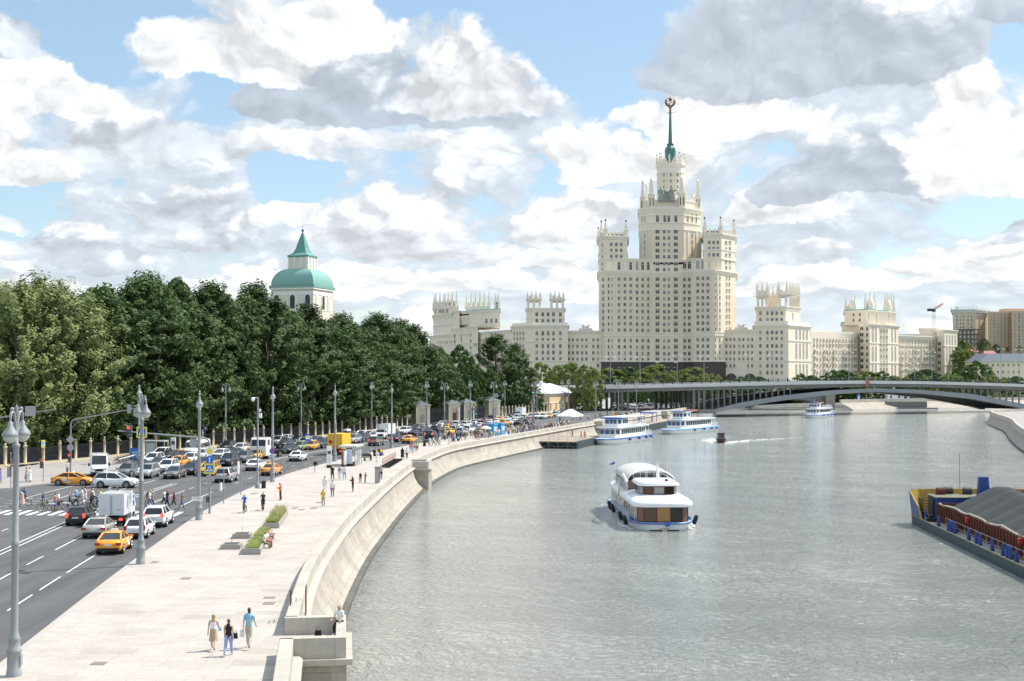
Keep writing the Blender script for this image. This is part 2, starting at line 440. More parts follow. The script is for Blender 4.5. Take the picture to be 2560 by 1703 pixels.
def setting():
 # river
 mb = MB(); mb.add([(-30, -60, WATER_Z), (2600, -60, WATER_Z), (2600, 2600, WATER_Z), (-30, 2600, WATER_Z)], [(0, 1, 2, 3)])
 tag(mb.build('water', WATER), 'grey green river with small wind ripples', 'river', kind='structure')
 # left bank ground: one sheet from the embankment to the horizon
 wl = offset(WALL, -0.3)
 mb = MB(); far = [(-6000, 9000), (-6000, -60)]
 poly = [(p.x, p.y, -0.30) for p in wl] + [(120, 680, -.3), (168, 760, -.3), (330, 830, -.3), (760, 1000, -.3), (3000, 9000, -.3)] + [(x, y, -.3) for x, y in far]
 mb.add(poly, [tuple(range(len(poly)))])
 bm = bmesh.new(); me = mb.mesh('ground', SOIL); bm.from_mesh(me); bmesh.ops.triangulate(bm, faces=bm.faces[:]); bm.to_mesh(me); bm.free()
 o = bpy.data.objects.new('ground', me); COL.objects.link(o); tag(o, 'city ground of the left bank', 'ground', kind='structure')
 # right bank behind the bridge and beyond the frame
 mb = MB(); mb.prism([(700, 690), (6000, 1500), (6000, 60), (330, 60), (330, 430), (420, 640)], -3.2, -.3)
 tag(mb.build('right_bank', SOIL), 'ground of the far right bank', 'ground', kind='structure')
 # carriageway
 ko = offset(KERB, 0.0); kl = offset(KERB, 24.6)
 mb = MB()
 i1 = next(i for i, p in enumerate(KERB) if p.y > 150)
 L = [(p.x, p.y) for p in ko]; Q = [(p.x, p.y) for p in kl[i1:]]
 poly = L + Q[::-1] + [(-57.5, 146), (-62, 143), (-75, 146), (-130, 160), (-130, -10)]
 mb.add([(x, y, ROAD_Z) for x, y in poly], [tuple(range(len(poly)))])
 me = mb.mesh('road', ASPHALT); bm = bmesh.new(); bm.from_mesh(me); bmesh.ops.triangulate(bm, faces=bm.faces[:]); bm.to_mesh(me); bm.free()
 o = bpy.data.objects.new('road', me); COL.objects.link(o); tag(o, 'grey asphalt embankment road with lane markings', 'road', kind='structure')
 # promenade slab
 wi = offset(WALL, -0.25)
 kk = [p for p in KERB if p.y < 535]; ww = [p for p in wi if p.y < 530]
 mb = MB(); poly = [(p.x, p.y) for p in kk] + [(p.x, p.y) for p in ww[::-1]]
 mb.add([(x, y, 0) for x, y in poly], [tuple(range(len(poly)))[::-1]])
 me = mb.mesh('promenade', PAVING); bm = bmesh.new(); bm.from_mesh(me); bmesh.ops.triangulate(bm, faces=bm.faces[:]); bm.to_mesh(me); bm.free()
 o = bpy.data.objects.new('promenade', me); COL.objects.link(o); tag(o, 'pale pinkish granite paved riverside promenade', 'pavement', kind='structure')
 # kerb of the promenade (0.15 m of stone, real step)
 mb = MB(); a, b = offset(KERB, 0.0), offset(KERB, .18)
 mb.strip(zz(offset(KERB, -.14), .003), zz(b, .003)); mb.strip(zz(b, .003), zz(b, -.3))
 tag(mb.build('kerb', CURBM), 'stone kerb between the promenade and the road', 'kerb', kind='structure')
 # far pavement with its kerb
 kl2 = kl[i1:]; fo = offset(FENCE, 2.5)
 poly = [(p.x, p.y) for p in kl2] + [(p.x, p.y) for p in fo[::-1]] + [(-118, 140), (-85, 143.5), (-75, 145), (-62.5, 142.2), (-58.5, 142.8), (-55.5, 146)]
 mb = MB(); mb.add([(x, y, 0) for x, y in poly], [tuple(range(len(poly)))])
 for q in (poly,):
  n = len(q)
  for i in range(n):
   a, b = q[i], q[(i + 1) % n]; mb.add([(a[0], a[1], 0), (b[0], b[1], 0), (b[0], b[1], -.3), (a[0], a[1], -.3)], [(0, 1, 2, 3)])
 me = mb.mesh('far_pavement', PAVING2); bm = bmesh.new(); bm.from_mesh(me); bmesh.ops.triangulate(bm, faces=bm.faces[:]); bm.to_mesh(me); bm.free()
 o = bpy.data.objects.new('far_pavement', me); COL.objects.link(o); tag(o, 'grey paved footway along the park fence', 'pavement', kind='structure')
 # park lawn behind the fence
 fb = offset(FENCE, .4)
 poly = [(p.x, p.y, .02) for p in fb] + [(-40, 520, .02), (-400, 560, .02), (-420, 140, .02)]
 mb = MB(); mb.add(poly, [tuple(range(len(poly)))]); me = mb.mesh('park_lawn', GRASS); bm = bmesh.new(); bm.from_mesh(me); bmesh.ops.triangulate(bm, faces=bm.faces[:]); bm.to_mesh(me); bm.free()
 o = bpy.data.objects.new('park_lawn', me); COL.objects.link(o); tag(o, 'shaded lawn of the park behind the fence', 'lawn', kind='structure')
setting()
def markings():
 """painted lines as sheets just above the asphalt"""
 z = ROAD_Z + .005
 W = MB()
 def line(off, y0, y1, w=.13, mb=W):
  s0, s1 = PK.near_y(y0), PK.near_y(y1); n = max(1, int((s1 - s0) / 4)); A, B = [], []
  for i in range(n + 1):
   q, a = PK.at(s0 + (s1 - s0) * i / n); nx = Vector((-math.sin(a), math.cos(a), 0))
   A.append((*(q + nx * (off - w / 2)).xy, z)); B.append((*(q + nx * (off + w / 2)).xy, z))
  mb.strip(A, B)
 def dashes(off, y0, y1, dl, gl, w=.12):
  y = y0
  while y < y1: line(off, y, min(y + dl, y1), w); y += dl + gl
 for off in (10.1, 10.65): line(off, 20, 117); line(off, 123.2, 153)
 for off in (10.1, 10.65): line(off, 165, 262)
 dashes(10.4, 262, 500, 60, 1)
 dashes(3.45, 30.2, 88, 5.1, 1.65); line(3.45, 88, 113); line(3.45, 126, 142)
 dashes(6.9, 21.4, 93, 4.2, 3.2); line(6.9, 95.5, 104.6); line(6.9, 104.7, 114); line(6.9, 126, 144)
 for off in (3.45, 6.9): dashes(off, 146, 500, 1.9, 5.2)
 dashes(14.1, 60, 112, 1.8, 5.0); dashes(17.6, 60, 112, 1.8, 5.0); dashes(21.1, 60, 112, 1.8, 5.0)
 for off in (14.1, 17.6, 21.1): line(off, 128 + (off - 14) * .8, 158)
 for off in (14.1, 17.6, 21.1): dashes(off, 162, 500, 1.9, 5.0)
 # zebra crossing
 for i in range(31):
  x = -30.1 - i * 1.02
  y0 = 117.2 + i * .10; W.add([(x - .26, y0, z), (x + .26, y0, z), (x + .05, y0 + 4.1, z), (x - .47, y0 + 4.1, z)], [(0, 1, 2, 3)])
 # dotted guide lines of the junction
 for k in range(4):
  for j in range(5 + k):
   x = -47 - j * 2.2 - k * .4; y = 126.5 + k * 2.6
   if x > -58 - k * 1.2: W.add([(x, y, z), (x + 1.0, y, z), (x + 1.0, y + .14, z), (x, y + .14, z)], [(0, 1, 2, 3)])
 for k in range(9): W.add([(-48 - k * 2.2, 112.6, z), (-46.9 - k * 2.2, 112.6, z), (-46.9 - k * 2.2, 112.74, z), (-48 - k * 2.2, 112.74, z)], [(0, 1, 2, 3)])
 tag(W.build('road_markings', PAINT), 'white lane lines and zebra crossing painted on the road', 'road marking', kind='structure')
 Y = MB()
 for k in range(2):
  q, a = PK.at(PK.near_y(172 + k * 9)); Y.at((q.x, q.y, z), a)
  pts = [(0, .5), (1.5, 1.9), (3, .5), (4.5, 1.9), (6, .5)]
  for (x0, y0), (x1, y1) in zip(pts, pts[1:]): Y.add([(x0 - .1, y0, 0), (x0 + .1, y0, 0), (x1 + .1, y1, 0), (x1 - .1, y1, 0)], [(0, 1, 2, 3)])
 tag(Y.build('bus_stop_marking', PAINTY), 'worn yellow zigzag bus stop marking by the kerb', 'road marking', kind='structure')
markings()
# ------------------------------------------------------------------ embankment wall
def sweep(path, prof, name, m, parent=None, u0=0.0, ends=True):
 """profile (offset to the river side, z) swept along a polyline, with block coordinates in the UV map"""
 cols = [offset(path, -o) for o, _ in prof]
 vs = []; us = [0.0]
 for a, b in zip(path, path[1:]): us.append(us[-1] + (b - a).length)
 vv = [0.0]
 for (a, b), (c, d) in zip(prof, prof[1:]): vv.append(vv[-1] + math.hypot(c - a, d - b))
 k = len(prof); n = len(path)
 for i in range(n):
  for j in range(k): vs.append((cols[j][i].x, cols[j][i].y, prof[j][1]))
 fs = [(i * k + j, (i + 1) * k + j, (i + 1) * k + j + 1, i * k + j + 1) for i in range(n - 1) for j in range(k - 1)]
 fu = [((us[i], vv[j]), (us[i + 1], vv[j]), (us[i + 1], vv[j + 1]), (us[i], vv[j + 1])) for i in range(n - 1) for j in range(k - 1)]
 if ends:
  fs += [tuple(range(k)), tuple(range((n - 1) * k, n * k))[::-1]]; fu += [tuple(prof), tuple(prof[::-1])]
 me = bpy.data.meshes.new(name); me.from_pydata(vs, [], fs); me.materials.append(m)
 uv = me.uv_layers.new(name='UVMap'); l = 0
 for q in fu:
  for c in q: uv.data[l].uv = c; l += 1
 me.update()
 o = bpy.data.objects.new(name, me); COL.objects.link(o)
 if parent is not None: o.parent = parent
 return o
PAR = [(0, -.05), (0, .76), (.03, .80), (.57, .80), (.60, .76), (.60, .0)]
LED = [(.602, .06), (.86, .05), (.98, -.02), (1.02, -.10), (.98, -.19), (.84, -.26), (.604, -.30)]
REV = [(.70, -.26), (.80, -.75), (1.0, -1.35), (1.34, -1.95), (1.78, -2.5), (2.1, -2.80)]
FOO = [(2.05, -2.76), (2.12, -2.74), (2.50, -2.78), (2.56, -3.5)]
def uvbox(name, m, parent, boxes):
 """blocks (x0, x1, y0, y1, z0, z1) in one mesh with UVs in metres"""
 vs, fs, us = [], [], []
 for (x0, x1, y0, y1, z0, z1) in boxes:
  o = len(vs); vs += [(x, y, z) for z in (z0, z1) for x, y in ((x0, y0), (x1, y0), (x1, y1), (x0, y1))]
  for f, ax in (((0, 1, 5, 4), (0, 2)), ((1, 2, 6, 5), (1, 2)), ((2, 3, 7, 6), (0, 2)), ((3, 0, 4, 7), (1, 2)), ((4, 5, 6, 7), (0, 1)), ((0, 3, 2, 1), (0, 1))):
   fs.append(tuple(i + o for i in f)); us += [(vs[i + o][ax[0]], vs[i + o][ax[1]] + 10) for i in f]
 me = bpy.data.meshes.new(name); me.from_pydata(vs, [], fs); me.materials.append(m)
 uv = me.uv_layers.new(name='UVMap'); uv.data.foreach_set('uv', [c for q in us for c in q]); me.update()
 o = bpy.data.objects.new(name, me); COL.objects.link(o); o.parent = parent; return o
BALC = [(60.9, 5.6, 2.9), (181.0, 5.2, 2.75), (341, 5.2, 2.75), (438, 5.2, 2.75)]
def embankment():
 labs = ['pale granite river wall curving from the foot of the view to the square pier', 'granite river wall between the square pier and the first landing stage',
   'granite river wall behind the moored boats', 'short granite river wall running up to the bridge', 'end of river wall nearest the viewer below the lookout']
 cuts = [(-10, 58.3, 4), (63.5, 178.4, 0), (183.6, 338.6, 1), (343.4, 435.6, 2), (440.4, 521, 3)]
 for (a, b, li) in cuts:
  p = [q for q in WALL if a < q.y < b]
  for y, end in ((a, 0), (b, 1)):
   q, _ = PW.at(PW.near_y(y))
   p = [q] + p if end == 0 else p + [q]
  t = thing('embankment_wall', labs[li], 'river wall', (0, 0, 0), 0, 'sections of the river wall'); t['kind'] = 'thing'
  sweep(p, PAR, 'parapet', STONE_CAP, t); sweep(p, LED, 'ledge', STONE_CAP, t); sweep(p, REV, 'revetment', STONE, t, ends=False); sweep(p, FOO, 'footing', STONE_WET, t)
 bl = ['granite lookout platform nearest the viewer with a man sitting on its parapet', 'square granite pier jutting from the river wall by the scooter rack',
   'granite pier above the nearer landing stage', 'granite pier by the blue boarding shelter']
 for k, (y, w, out) in enumerate(BALC):
  q, a = PW.at(PW.near_y(y))
  t = thing('river_lookout', bl[k], 'lookout', (q.x, q.y, 0), a, 'lookout piers of the river wall')
  # local x along the wall, local -y towards the river
  h = w / 2
  uvbox('parapet', STONE_CAP, t, [(-h, -h + .55, -out + .005, 0.0, -.1, .80), (h - .55, h, -out + .005, 0.0, -.1, .80), (-h + .55, h - .55, -out, -out + .45, -.1, .797)])
  uvbox('floor', PAVING, t, [(-h + .55, h - .55, -out + .45, .3, -.2, -.004)])
  uvbox('ledge', STONE_CAP, t, [(-h - .28, h + .28, -out - .28, -.62, -.36, -.102)])
  uvbox('pier', STONE, t, [(-h - .02, h + .02, -out - .02, -.3, -3.6, -.362)])
embankment()
def small_railing(y, lab):
 q, a = PW.at(PW.near_y(y))
 mb = MB()
 for x0 in (0, 1.4):
  for z in (.82, 1.15, 1.5) if x0 == 0 else (.1, .8, 1.5): mb.cyl((x0, -.1 - x0 * .5, z), (x0 + .9, -.1 - x0 * .5, z), .025, n=5)
  for dx in (0, .45, .9): mb.cyl((x0 + dx, -.1 - x0 * .5, .79 if x0 == 0 else -.2), (x0 + dx, -.1 - x0 * .5, 1.5), .025, n=5)
 tag(mb.build('metal_guard', mat('rusty_iron', (.13, .065, .045), rough=.8, var=.3), loc=(q.x, q.y, 0), rz=a), lab, 'railing')
small_railing(66.5, 'rusty iron guard frame on the river wall behind the seated man')
# ================================================================== the high-rise with its wings
CREAM = mat('cream_ceramic', (.77, .68, .54), rough=.7, var=.05, vscale=.25)
CREAM2 = mat('pale_trim', (.80, .735, .62), rough=.7, var=.05, vscale=.5)
STAT = mat('grey_sculpture_stone', (.30, .32, .29), rough=.8, var=.2, vscale=1)
PLINTH = mat('dark_granite_plinth', (.075, .055, .05), rough=.5, var=.15, vscale=.6)
COPPER = mat('green_copper', (.065, .20, .165), rough=.5, var=.10, vscale=.6)
COPPERL = mat('pale_green_roof', (.24, .42, .34), rough=.6, var=.10, vscale=.8)
GLASS = mat('window_glass', (.085, .095, .105), rough=.12, spec=.6)
GLASSB = mat('window_glass_dark', (.05, .046, .044), rough=.2, spec=.5)
GLASSC = mat('curtained_glass', (.30, .29, .26), rough=.3, spec=.5)
MULL = mat('window_joinery', (.55, .52, .46), rough=.6)
BROWN = mat('brown_balcony_front', (.16, .085, .055), rough=.7)
GOLD = mat('dull_gold', (.26, .155, .07), rough=.45, metal=.5)
REDBALL = mat('dark_red_finial', (.17, .05, .04), rough=.6)
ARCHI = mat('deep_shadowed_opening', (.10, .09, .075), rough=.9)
class Face:
 def __init__(s, a, b, z=None):
  """vertical wall between two columns of the photograph, each (column, distance)"""
  s.a = Vector((XP(*a), a[1])); s.b = Vector((XP(*b), b[1])); t = (s.b - s.a).normalized(); s.t = t
  s.n = Vector((t.y, -t.x))
  if s.n.y > 0: s.n = -s.n
 def pt(s, px, py, out=0.0):
  a, y, c = ray(px, py); d = Vector((a, y))
  # o*d on the line a + t*k
  q = s.a + s.n * out
  k = q.dot(s.n) / d.dot(s.n)
  return Vector((a * k, y * k, CAM_H + c * k))
 def quad(s, px, py, w, h, out=0.0):
  c = s.pt(px, py, out); m = (s.a + s.b) / 2; sc = c.y / FPX
  wx, hz = w * sc, h * sc
  fore = max(.22, abs(s.t.x))
  e = Vector((s.t.x, s.t.y, 0)) * (wx / 2 / fore * (1 if s.t.x > 0 else -1)); u = Vector((0, 0, hz / 2))
  return c, e, u
RNG = random.Random(5)
def window_mesh(mb, F, px, py, w, h, arch=False, kind=None):
 """pane 0, joinery 1, reveal / sill 2"""
 c, e, u = F.quad(px, py, w, h)
 n = Vector((F.n.x, F.n.y, 0))
 g = kind if kind is not None else RNG.choice((0, 0, 0, 0, 3, 3, 4))
 def rect(cx, ex, ux, o, m): mb.add([cx - ex - ux + n * o, cx + ex - ux + n * o, cx + ex + ux + n * o, cx - ex + ux + n * o], [(0, 1, 2, 3)], m)
 if arch:
  top = c + u; r = e.length; pts = [c - e - u, c + e - u]
  for i in range(9):
   a = math.pi * i / 8; pts.append(top + e * math.cos(a) - u.normalized() * (r - r * math.sin(a)))
  mb.add([p + n * .04 for p in pts], [tuple(range(len(pts)))], g)
 else:
  rect(c, e, u, .04, g)
 # joinery: one mullion, one transom
 if g != 4 or True:
  rect(c, e * .08, u * .98, .07, 1); rect(c + u * .35, e * .95, u * .045, .07, 1)
 # jambs, lintel and sill standing proud make a reveal with its own shade
 for sg in (-1, 1):
  q = c + e * (sg * 1.10); mb.add([q - e * .1 - u * 1.0 + n * o for o in (.02, .22)] + [q + e * .1 - u + n * o for o in (.02, .22)] + [q - e * .1 + u + n * o for o in (.02, .22)] + [q + e * .1 + u + n * o for o in (.02, .22)],
          [(1, 3, 7, 5), (0, 1, 5, 4), (2, 6, 7, 3), (4, 5, 7, 6), (0, 2, 3, 1)], 2)
 q = c - u * 1.06; mb.add([q - e * 1.3 - u * .06 + n * .02, q + e * 1.3 - u * .06 + n * .02, q + e * 1.3 - u * .06 + n * .32, q - e * 1.3 - u * .06 + n * .32,
        q - e * 1.3 + u * .06 + n * .02, q + e * 1.3 + u * .06 + n * .02, q + e * 1.3 + u * .06 + n * .32, q - e * 1.3 + u * .06 + n * .32],
       [(4, 7, 6, 5), (3, 2, 6, 7), (0, 3, 7, 4), (1, 5, 6, 2), (0, 1, 2, 3)], 2)
 return mb
WM = [GLASS, MULL, CREAM2, GLASSB, GLASSC]
def PQ(pts): return [(XP(p, d), d) for p, d in pts]
def grow(poly, o):
 n = len(poly); ar = sum(poly[i][0] * poly[(i + 1) % n][1] - poly[(i + 1) % n][0] * poly[i][1] for i in range(n))
 P = [Vector(p) for p in poly]; out = []
 for i in range(n):
  a, b, c = P[i - 1], P[i], P[(i + 1) % n]
  t1, t2 = (b - a).normalized(), (c - b).normalized()
  n1, n2 = Vector((t1.y, -t1.x)), Vector((t2.y, -t2.x))
  if ar < 0: n1, n2 = -n1, -n2
  k = n1 + n2; l = k.length_squared
  out.append(tuple(b + (k * (2 / l) * o if l > .3 else n1 * o)))
 return out
def band(mb, poly, z0, z1, o, m=1): mb.prism(grow(poly, o), z0, z1, m)
def cornice(mb, poly, z, h=1.6, o=.9, m=1):
 band(mb, poly, z - h, z - h * .62, o * .35, m); band(mb, poly, z - h * .62 + .003, z - h * .3, o * .7, m); band(mb, poly, z - h * .3 + .003, z, o, m)
def spike(mb, x, y, z, w, h, m=1, ball=None, mb_ball=3):
 """pinnacle: square base, collar, tapering obelisk, ball"""
 mb.box((x, y, z), (w, w, h * .36), m); mb.box((x, y, z + h * .36), (w * 1.18, w * 1.18, h * .05), m)
 mb.box((x, y, z + h * .41), (w * .86, w * .86, h * .50), m, top=.18)
 mb.ball((x, y, z + h * .95), ball or w * .2, 8, mb_ball if mb_ball is not None else m, 1.3)
def walk(poly, step, i0=0, i1=None):
 """points every `step` along polygon sides i0..i1"""
 n = len(poly); out = []
 for i in range(i0, n if i1 is None else i1):
  a, b = Vector(poly[i]), Vector(poly[(i + 1) % n]); k = max(1, round((b - a).length / step))
  for j in range(k): out.append(tuple(a.lerp(b, j / k)))
 return out
def crown(mb, poly, z, h=2.6, step=1.7, m=1, spikes=(), i1=None):
 """pierced parapet with urns"""
 band(mb, poly, z, z + .5, .15, m)
 for k, (x, y) in enumerate(walk(poly, step, 0, i1)):
  if k % 2: mb.box((x, y, z + .503), (.5, .5, h * .55), m); mb.ball((x, y, z + h * .75), .38, 6, m, 1.4)
  else: mb.box((x, y, z + .503), (step * .8, .34, h * .62), m)
 band(mb, poly, z + h * .42, z + h * .5, -.1, m)
def statue(mb, x, y, z, h, m=1, lean=0.0):
 """robed standing figure"""
 pr = [(.20, 0), (.22, .1), (.17, .45), (.13, .58), (.19, .72), (.20, .80), (.08, .85), (.06, .87), (.085, .92), (.08, .97), (.0, 1.0)]
 mb.lathe([(r * h, q * h) for r, q in pr], 8, (x, y, z), m)
 mb.cyl((x + .16 * h, y, z + .78 * h), (x + (.30 + lean) * h, y - .05 * h, z + (.62 + lean) * h), .05 * h, .04 * h, 6, m)
 mb.cyl((x - .16 * h, y, z + .78 * h), (x - .24 * h, y - .1 * h, z + .5 * h), .05 * h, .04 * h, 6, m)
def sculpture_group(mb, x, y, z, h, m=1):
 statue(mb, x - .42 * h, y, z, h * .95, m); statue(mb, x + .42 * h, y, z, h * .95, m, .25)
 mb.lathe([(.34 * h, 0), (.40 * h, .2 * h), (.36 * h, .5 * h), (.2 * h, .66 * h), (.06 * h, .7 * h)], 10, (x, y, z), m)
 for s_ in (-1, 1):
  mb.lathe([(.20 * h, 0), (.24 * h, .12 * h), (.16 * h, .3 * h), (.08 * h, .38 * h)], 8, (x + s_ * .85 * h, y, z), m)
 mb.box((x, y, z - .4), (2.4 * h, 1.2, .4), m)
def highrise():
 ax = lambda v: 1380 + v / 3.92
 ay = lambda v: 560 + v / 3.92
 by = lambda v: 200 + v / 3.92
 cx = lambda v: 1060 + v / 4.356
 cy = lambda v: 700 + v / 4.356
 ex = lambda v: 1860 + v / 3.367
 ey = lambda v: 680 + v / 3.367
 root = thing('high_rise', 'cream tiered skyscraper with a green spire, star and lower wings beyond the bridge', 'skyscraper')
 wins = []                                   # (face, px, py, w, h, arch, kind)
 M4 = [CREAM, CREAM2, PLINTH, REDBALL, COPPERL, STAT, ARCHI, COPPER, GOLD]
 zb = -.3
 dF = 797.0
 # ---------------- main 17 storey block
 main = [(1497, 806), (1500, 792), (1513, 786), (1532, 784), (1589, 790), (1625, 797), (1709, 797), (1735, 789), (1788, 781), (1803, 785), (1840, 802), (1840, 850), (1497, 850)]
 P = PQ(main)
 zc = ZP(ay(475), 787); zp = ZP(ay(1345), 787); zarc = ZP(ay(345), 787)
 mb = MB(); mb.prism(grow(P, .25), zb, zp, 2); mb.prism(P, zp + .003, zc, 0)
 band(mb, P, zp - .4, zp + .5, .5, 1)
 for q in (1062, 1092): band(mb, P, ZP(ay(q), 787) - .35, ZP(ay(q), 787) + .35, .4, 1)
 cornice(mb, P, zc + 1.2, 2.6, 1.1)
 band(mb, P, ZP(ay(1345), 787) - 1.2, ZP(ay(1345), 787) - .8, .4, 2)
 # vertical pilaster strips
 F5 = [Face(main[i], main[i + 1]) for i in range(10)]
 def strip_v(F, px, w, ytop, ybot, o=.5, m=0):
  a = F.pt(px - w / 2, ytop); b = F.pt(px + w / 2, ytop); z0 = F.pt(px, ybot).z; n = Vector((F.n.x, F.n.y, 0))
  mb.prism([(a.x, a.y), (b.x, b.y), (b.x + n.x * o, b.y + n.y * o), (a.x + n.x * o, a.y + n.y * o)], z0, a.z, m)
 for i, cols in ((3, (625, 684, 741, 800)), (5, (985, 1066, 1123, 1175, 1250)), (4, (855, 914, 955)), (6, (1322,)), (7, (1405, 1455, 1505, 1555)), (8, (1622,))):
  for c in cols: strip_v(F5[i], ax(c), 3.2, ay(500), ay(1050))
 mb.build('central_block', M4, root)
 rows = [540, 602, 665, 728, 790, 853, 915, 978, 1040, 1140, 1203, 1266, 1328]
 def dy(c):                                   # rows sag towards the recessed middle
  return 0 if c < 780 else 5
 for r in rows:
  for i, cols in ((3, (655, 712, 770)), (4, (831, 886, 942)), (6, (1300, 1348)), (7, (1430, 1480, 1529)), (8, (1600, 1643))):
   for c in cols: wins.append((F5[i], ax(c), ay(r + (4 if i in (4, 6) else (-6 if i >= 7 else 0))), 6.0 if i != 8 else 3.4, 8.3, False, None))
  for c in (1100, 1145): wins.append((F5[5], ax(c), ay(r + 6), 6.2, 8.3, False, None))
  for c in (1033, 1213): wins.append((F5[5], ax(c), ay(r + 4), 9.5, 9.5, False, 3))
  wins.append((F5[2], ax(556), ay(r + 2), 3.6, 8.6, False, 3))
  wins.append((F5[2], ax(590), ay(r + 2), 2.2, 8.4, False, 3))
  if r < 1050:
   for c in (1711, 1738): wins.append((F5[9], ax(c), ay(r - 12), 3.6, 9.2, r in (540, 728, 915), None))
   for c in (497, 509): wins.append((F5[1], ax(c), ay(r + 5), 2.0, 9.0, r in (540, 728, 915), 3))
 for c in (655, 712, 770, 1342, 1425, 1520): wins.append((F5[3] if c < 800 else F5[7 if c > 1390 else 6], ax(c), ay(1390), 6, 8, False, 4))
 for c in (1093, 1138, 1200): wins.append((F5[5], ax(c), ay(1390), 7, 8.5, False, 4))
 # balconies of the two wide window columns
 mb = MB()
 for r in rows:
  for c in (1033, 1213):
   p, e, u = F5[5].quad(ax(c), ay(r + 26), 10.5, 4); n = Vector((F5[5].n.x, F5[5].n.y, 0))
   mb.prism([(p - e).xy[:], (p + e).xy[:], (p + e + n * .9).xy[:], (p - e + n * .9).xy[:]], p.z - u.z, p.z + u.z * .6, 1)
 tag(mb.build('balcony', M4, root), kind='stuff')
 # ---------------- arcaded gallery storey above the cornice
 gal = [(1533, 788), (1589, 793), (1625, 800), (1709, 800), (1735, 792), (1787, 785)]
 mb = MB(); PG = PQ([(1531, 800)] + gal + [(1790, 800), (1790, 840), (1531, 840)])
 mb.prism(PG, zc + 1.203, zarc, 0); cornice(mb, PG, zarc + .8, 1.6, .7)
 mb.build('gallery', M4, root)
 FG = [Face(gal[i], gal[i + 1]) for i in range(5)]
 for i, cols in ((0, (655, 712, 770)), (1, (831, 886, 942)), (3, (1300, 1348)), (4, (1428, 1479, 1529))):
  for c in cols: wins.append((FG[i], ax(c), ay(412 if i < 3 else 400), 7, 20, True, RNG.choice((4, 4, 3))))
 for r in (390, 447):
  for c in (1100, 1145): wins.append((FG[2], ax(c), ay(r), 6, 8.3, False, None))
  for c in (1033, 1213): wins.append((FG[2], ax(c), ay(r), 9.5, 8.3, False, 3))
 # ---------------- the two side turrets
 for nm, poly, faces in (('left', [(1497, 806), (1500, 792), (1513, 787), (1569, 791), (1569, 832), (1497, 832)], ((2, (580, 630, 678), (200, 260, 318)), (1, (494,), (205, 265, 325, 392, 450)))),
       ('right', [(1759, 800), (1760, 787), (1805, 786.5), (1839.5, 802), (1839.5, 835), (1759, 835)], ((1, (1541, 1584, 1625), (182, 242, 303)), (2, (1705, 1742), (182, 242, 303, 370, 428))))):
  PT = PQ(poly); zt = ZP(ay(128 if nm == 'left' else 104), 790); mb = MB()
  mb.prism(PT, zc + 1.206, zt - .4, 0); cornice(mb, PT, zt + .4, 2.0, 1.0); band(mb, PT, zt - 9.6, zt - 9.0, .3)
  for q in (345, 460): band(mb, PT, ZP(ay(q), 790) - .4, ZP(ay(q), 790) + .2, .45)
  inner = grow(PT, -.8); crown(mb, inner, zt + .4, 3.6, 1.5, 1, i1=len(inner))
  xs = [p[0] for p in inner]; ys = [p[1] for p in inner]
  for (x, y) in [(inner[2][0], inner[2][1]), (inner[3][0], inner[3][1]), (inner[1][0] + .3, inner[1][1] + 2), (inner[0][0] + .6, max(ys) - 1), (max(xs) - .6, max(ys) - 1)]:
   spike(mb, x, y, zt + .4, 2.2, 10.0, 1, .55)
  o = mb.build('side_turret', M4, root); o['label'] = nm + ' turret with pinnacles flanking the main shaft'
  for fi, cols, rws in faces:
   F = Face(poly[fi], poly[fi + 1])
   for r in rws:
    for c in cols: wins.append((F, ax(c), ay(r), 6 if fi != 1 or nm == 'right' else 2.2, 8.3, False, None))
 # ---------------- upper shaft, an octagon
 sh = [(1599, 812), (1602, 806), (1634, 800), (1711, 800), (1754, 812), (1754, 846), (1711, 856), (1634, 856), (1599, 846)]
 PS = PQ(sh); z0 = zarc; z1 = ZP(by(1262), 802)
 mb = MB(); mb.prism(PS, z0 - 2, z1 - 1, 0); cornice(mb, PS, z1 + .6, 2.8, 1.0)
 for q in (1402, 1470, 1328): band(mb, PS, ZP(by(q), 802) - .3, ZP(by(q), 802) + .3, .4)
 FS = Face(sh[2], sh[3]); FSR = Face(sh[3], sh[4]); FSL = Face(sh[1], sh[2])
 for c in (985, 1066, 1170, 1262): strip_v(FS, ax(c), 3.0, by(1480), ay(340))
 for c in (1330, 1415, 1455): strip_v(FSR, ax(c), 3.0, by(1480), ay(330), .35)
 for c in (885, 935): strip_v(FSL, ax(c), 2.5, by(1480), ay(340), .35)
 mb.build('upper_shaft', M4, root)
 for q in (75, 138, 200, 262, 322):
  for c in (1100, 1145): wins.append((FS, ax(c), ay(q), 6, 8.3, False, None))
  for c in (1033, 1213): wins.append((FS, ax(c), ay(q), 9.5, 9, False, 3))
  wins.append((FSR, ax(1373), ay(q + 38), 3.2, 9, False, None)); wins.append((FSL, ax(910), ay(q + 40), 1.8, 9, False, 3))
 for c in (1033, 1104, 1144, 1213): wins.append((FS, ax(c), by(1355), 7 if c in (1033, 1213) else 6, 20, True, 3))
 for c in (1330, 1373, 1414): wins.append((FSR, ax(c), by(1358), 3.2, 20, True, 3))
 for c in (882, 910): wins.append((FSL, ax(c), by(1360), 2, 20, True, 4))
 # attic with obelisks
 mb = MB(); zt = ZP(by(1190), 805); PA = grow(PS, -2.0); mb.prism(PA, z1 + .603, zt, 0); band(mb, PA, zt, zt + .6, .4)
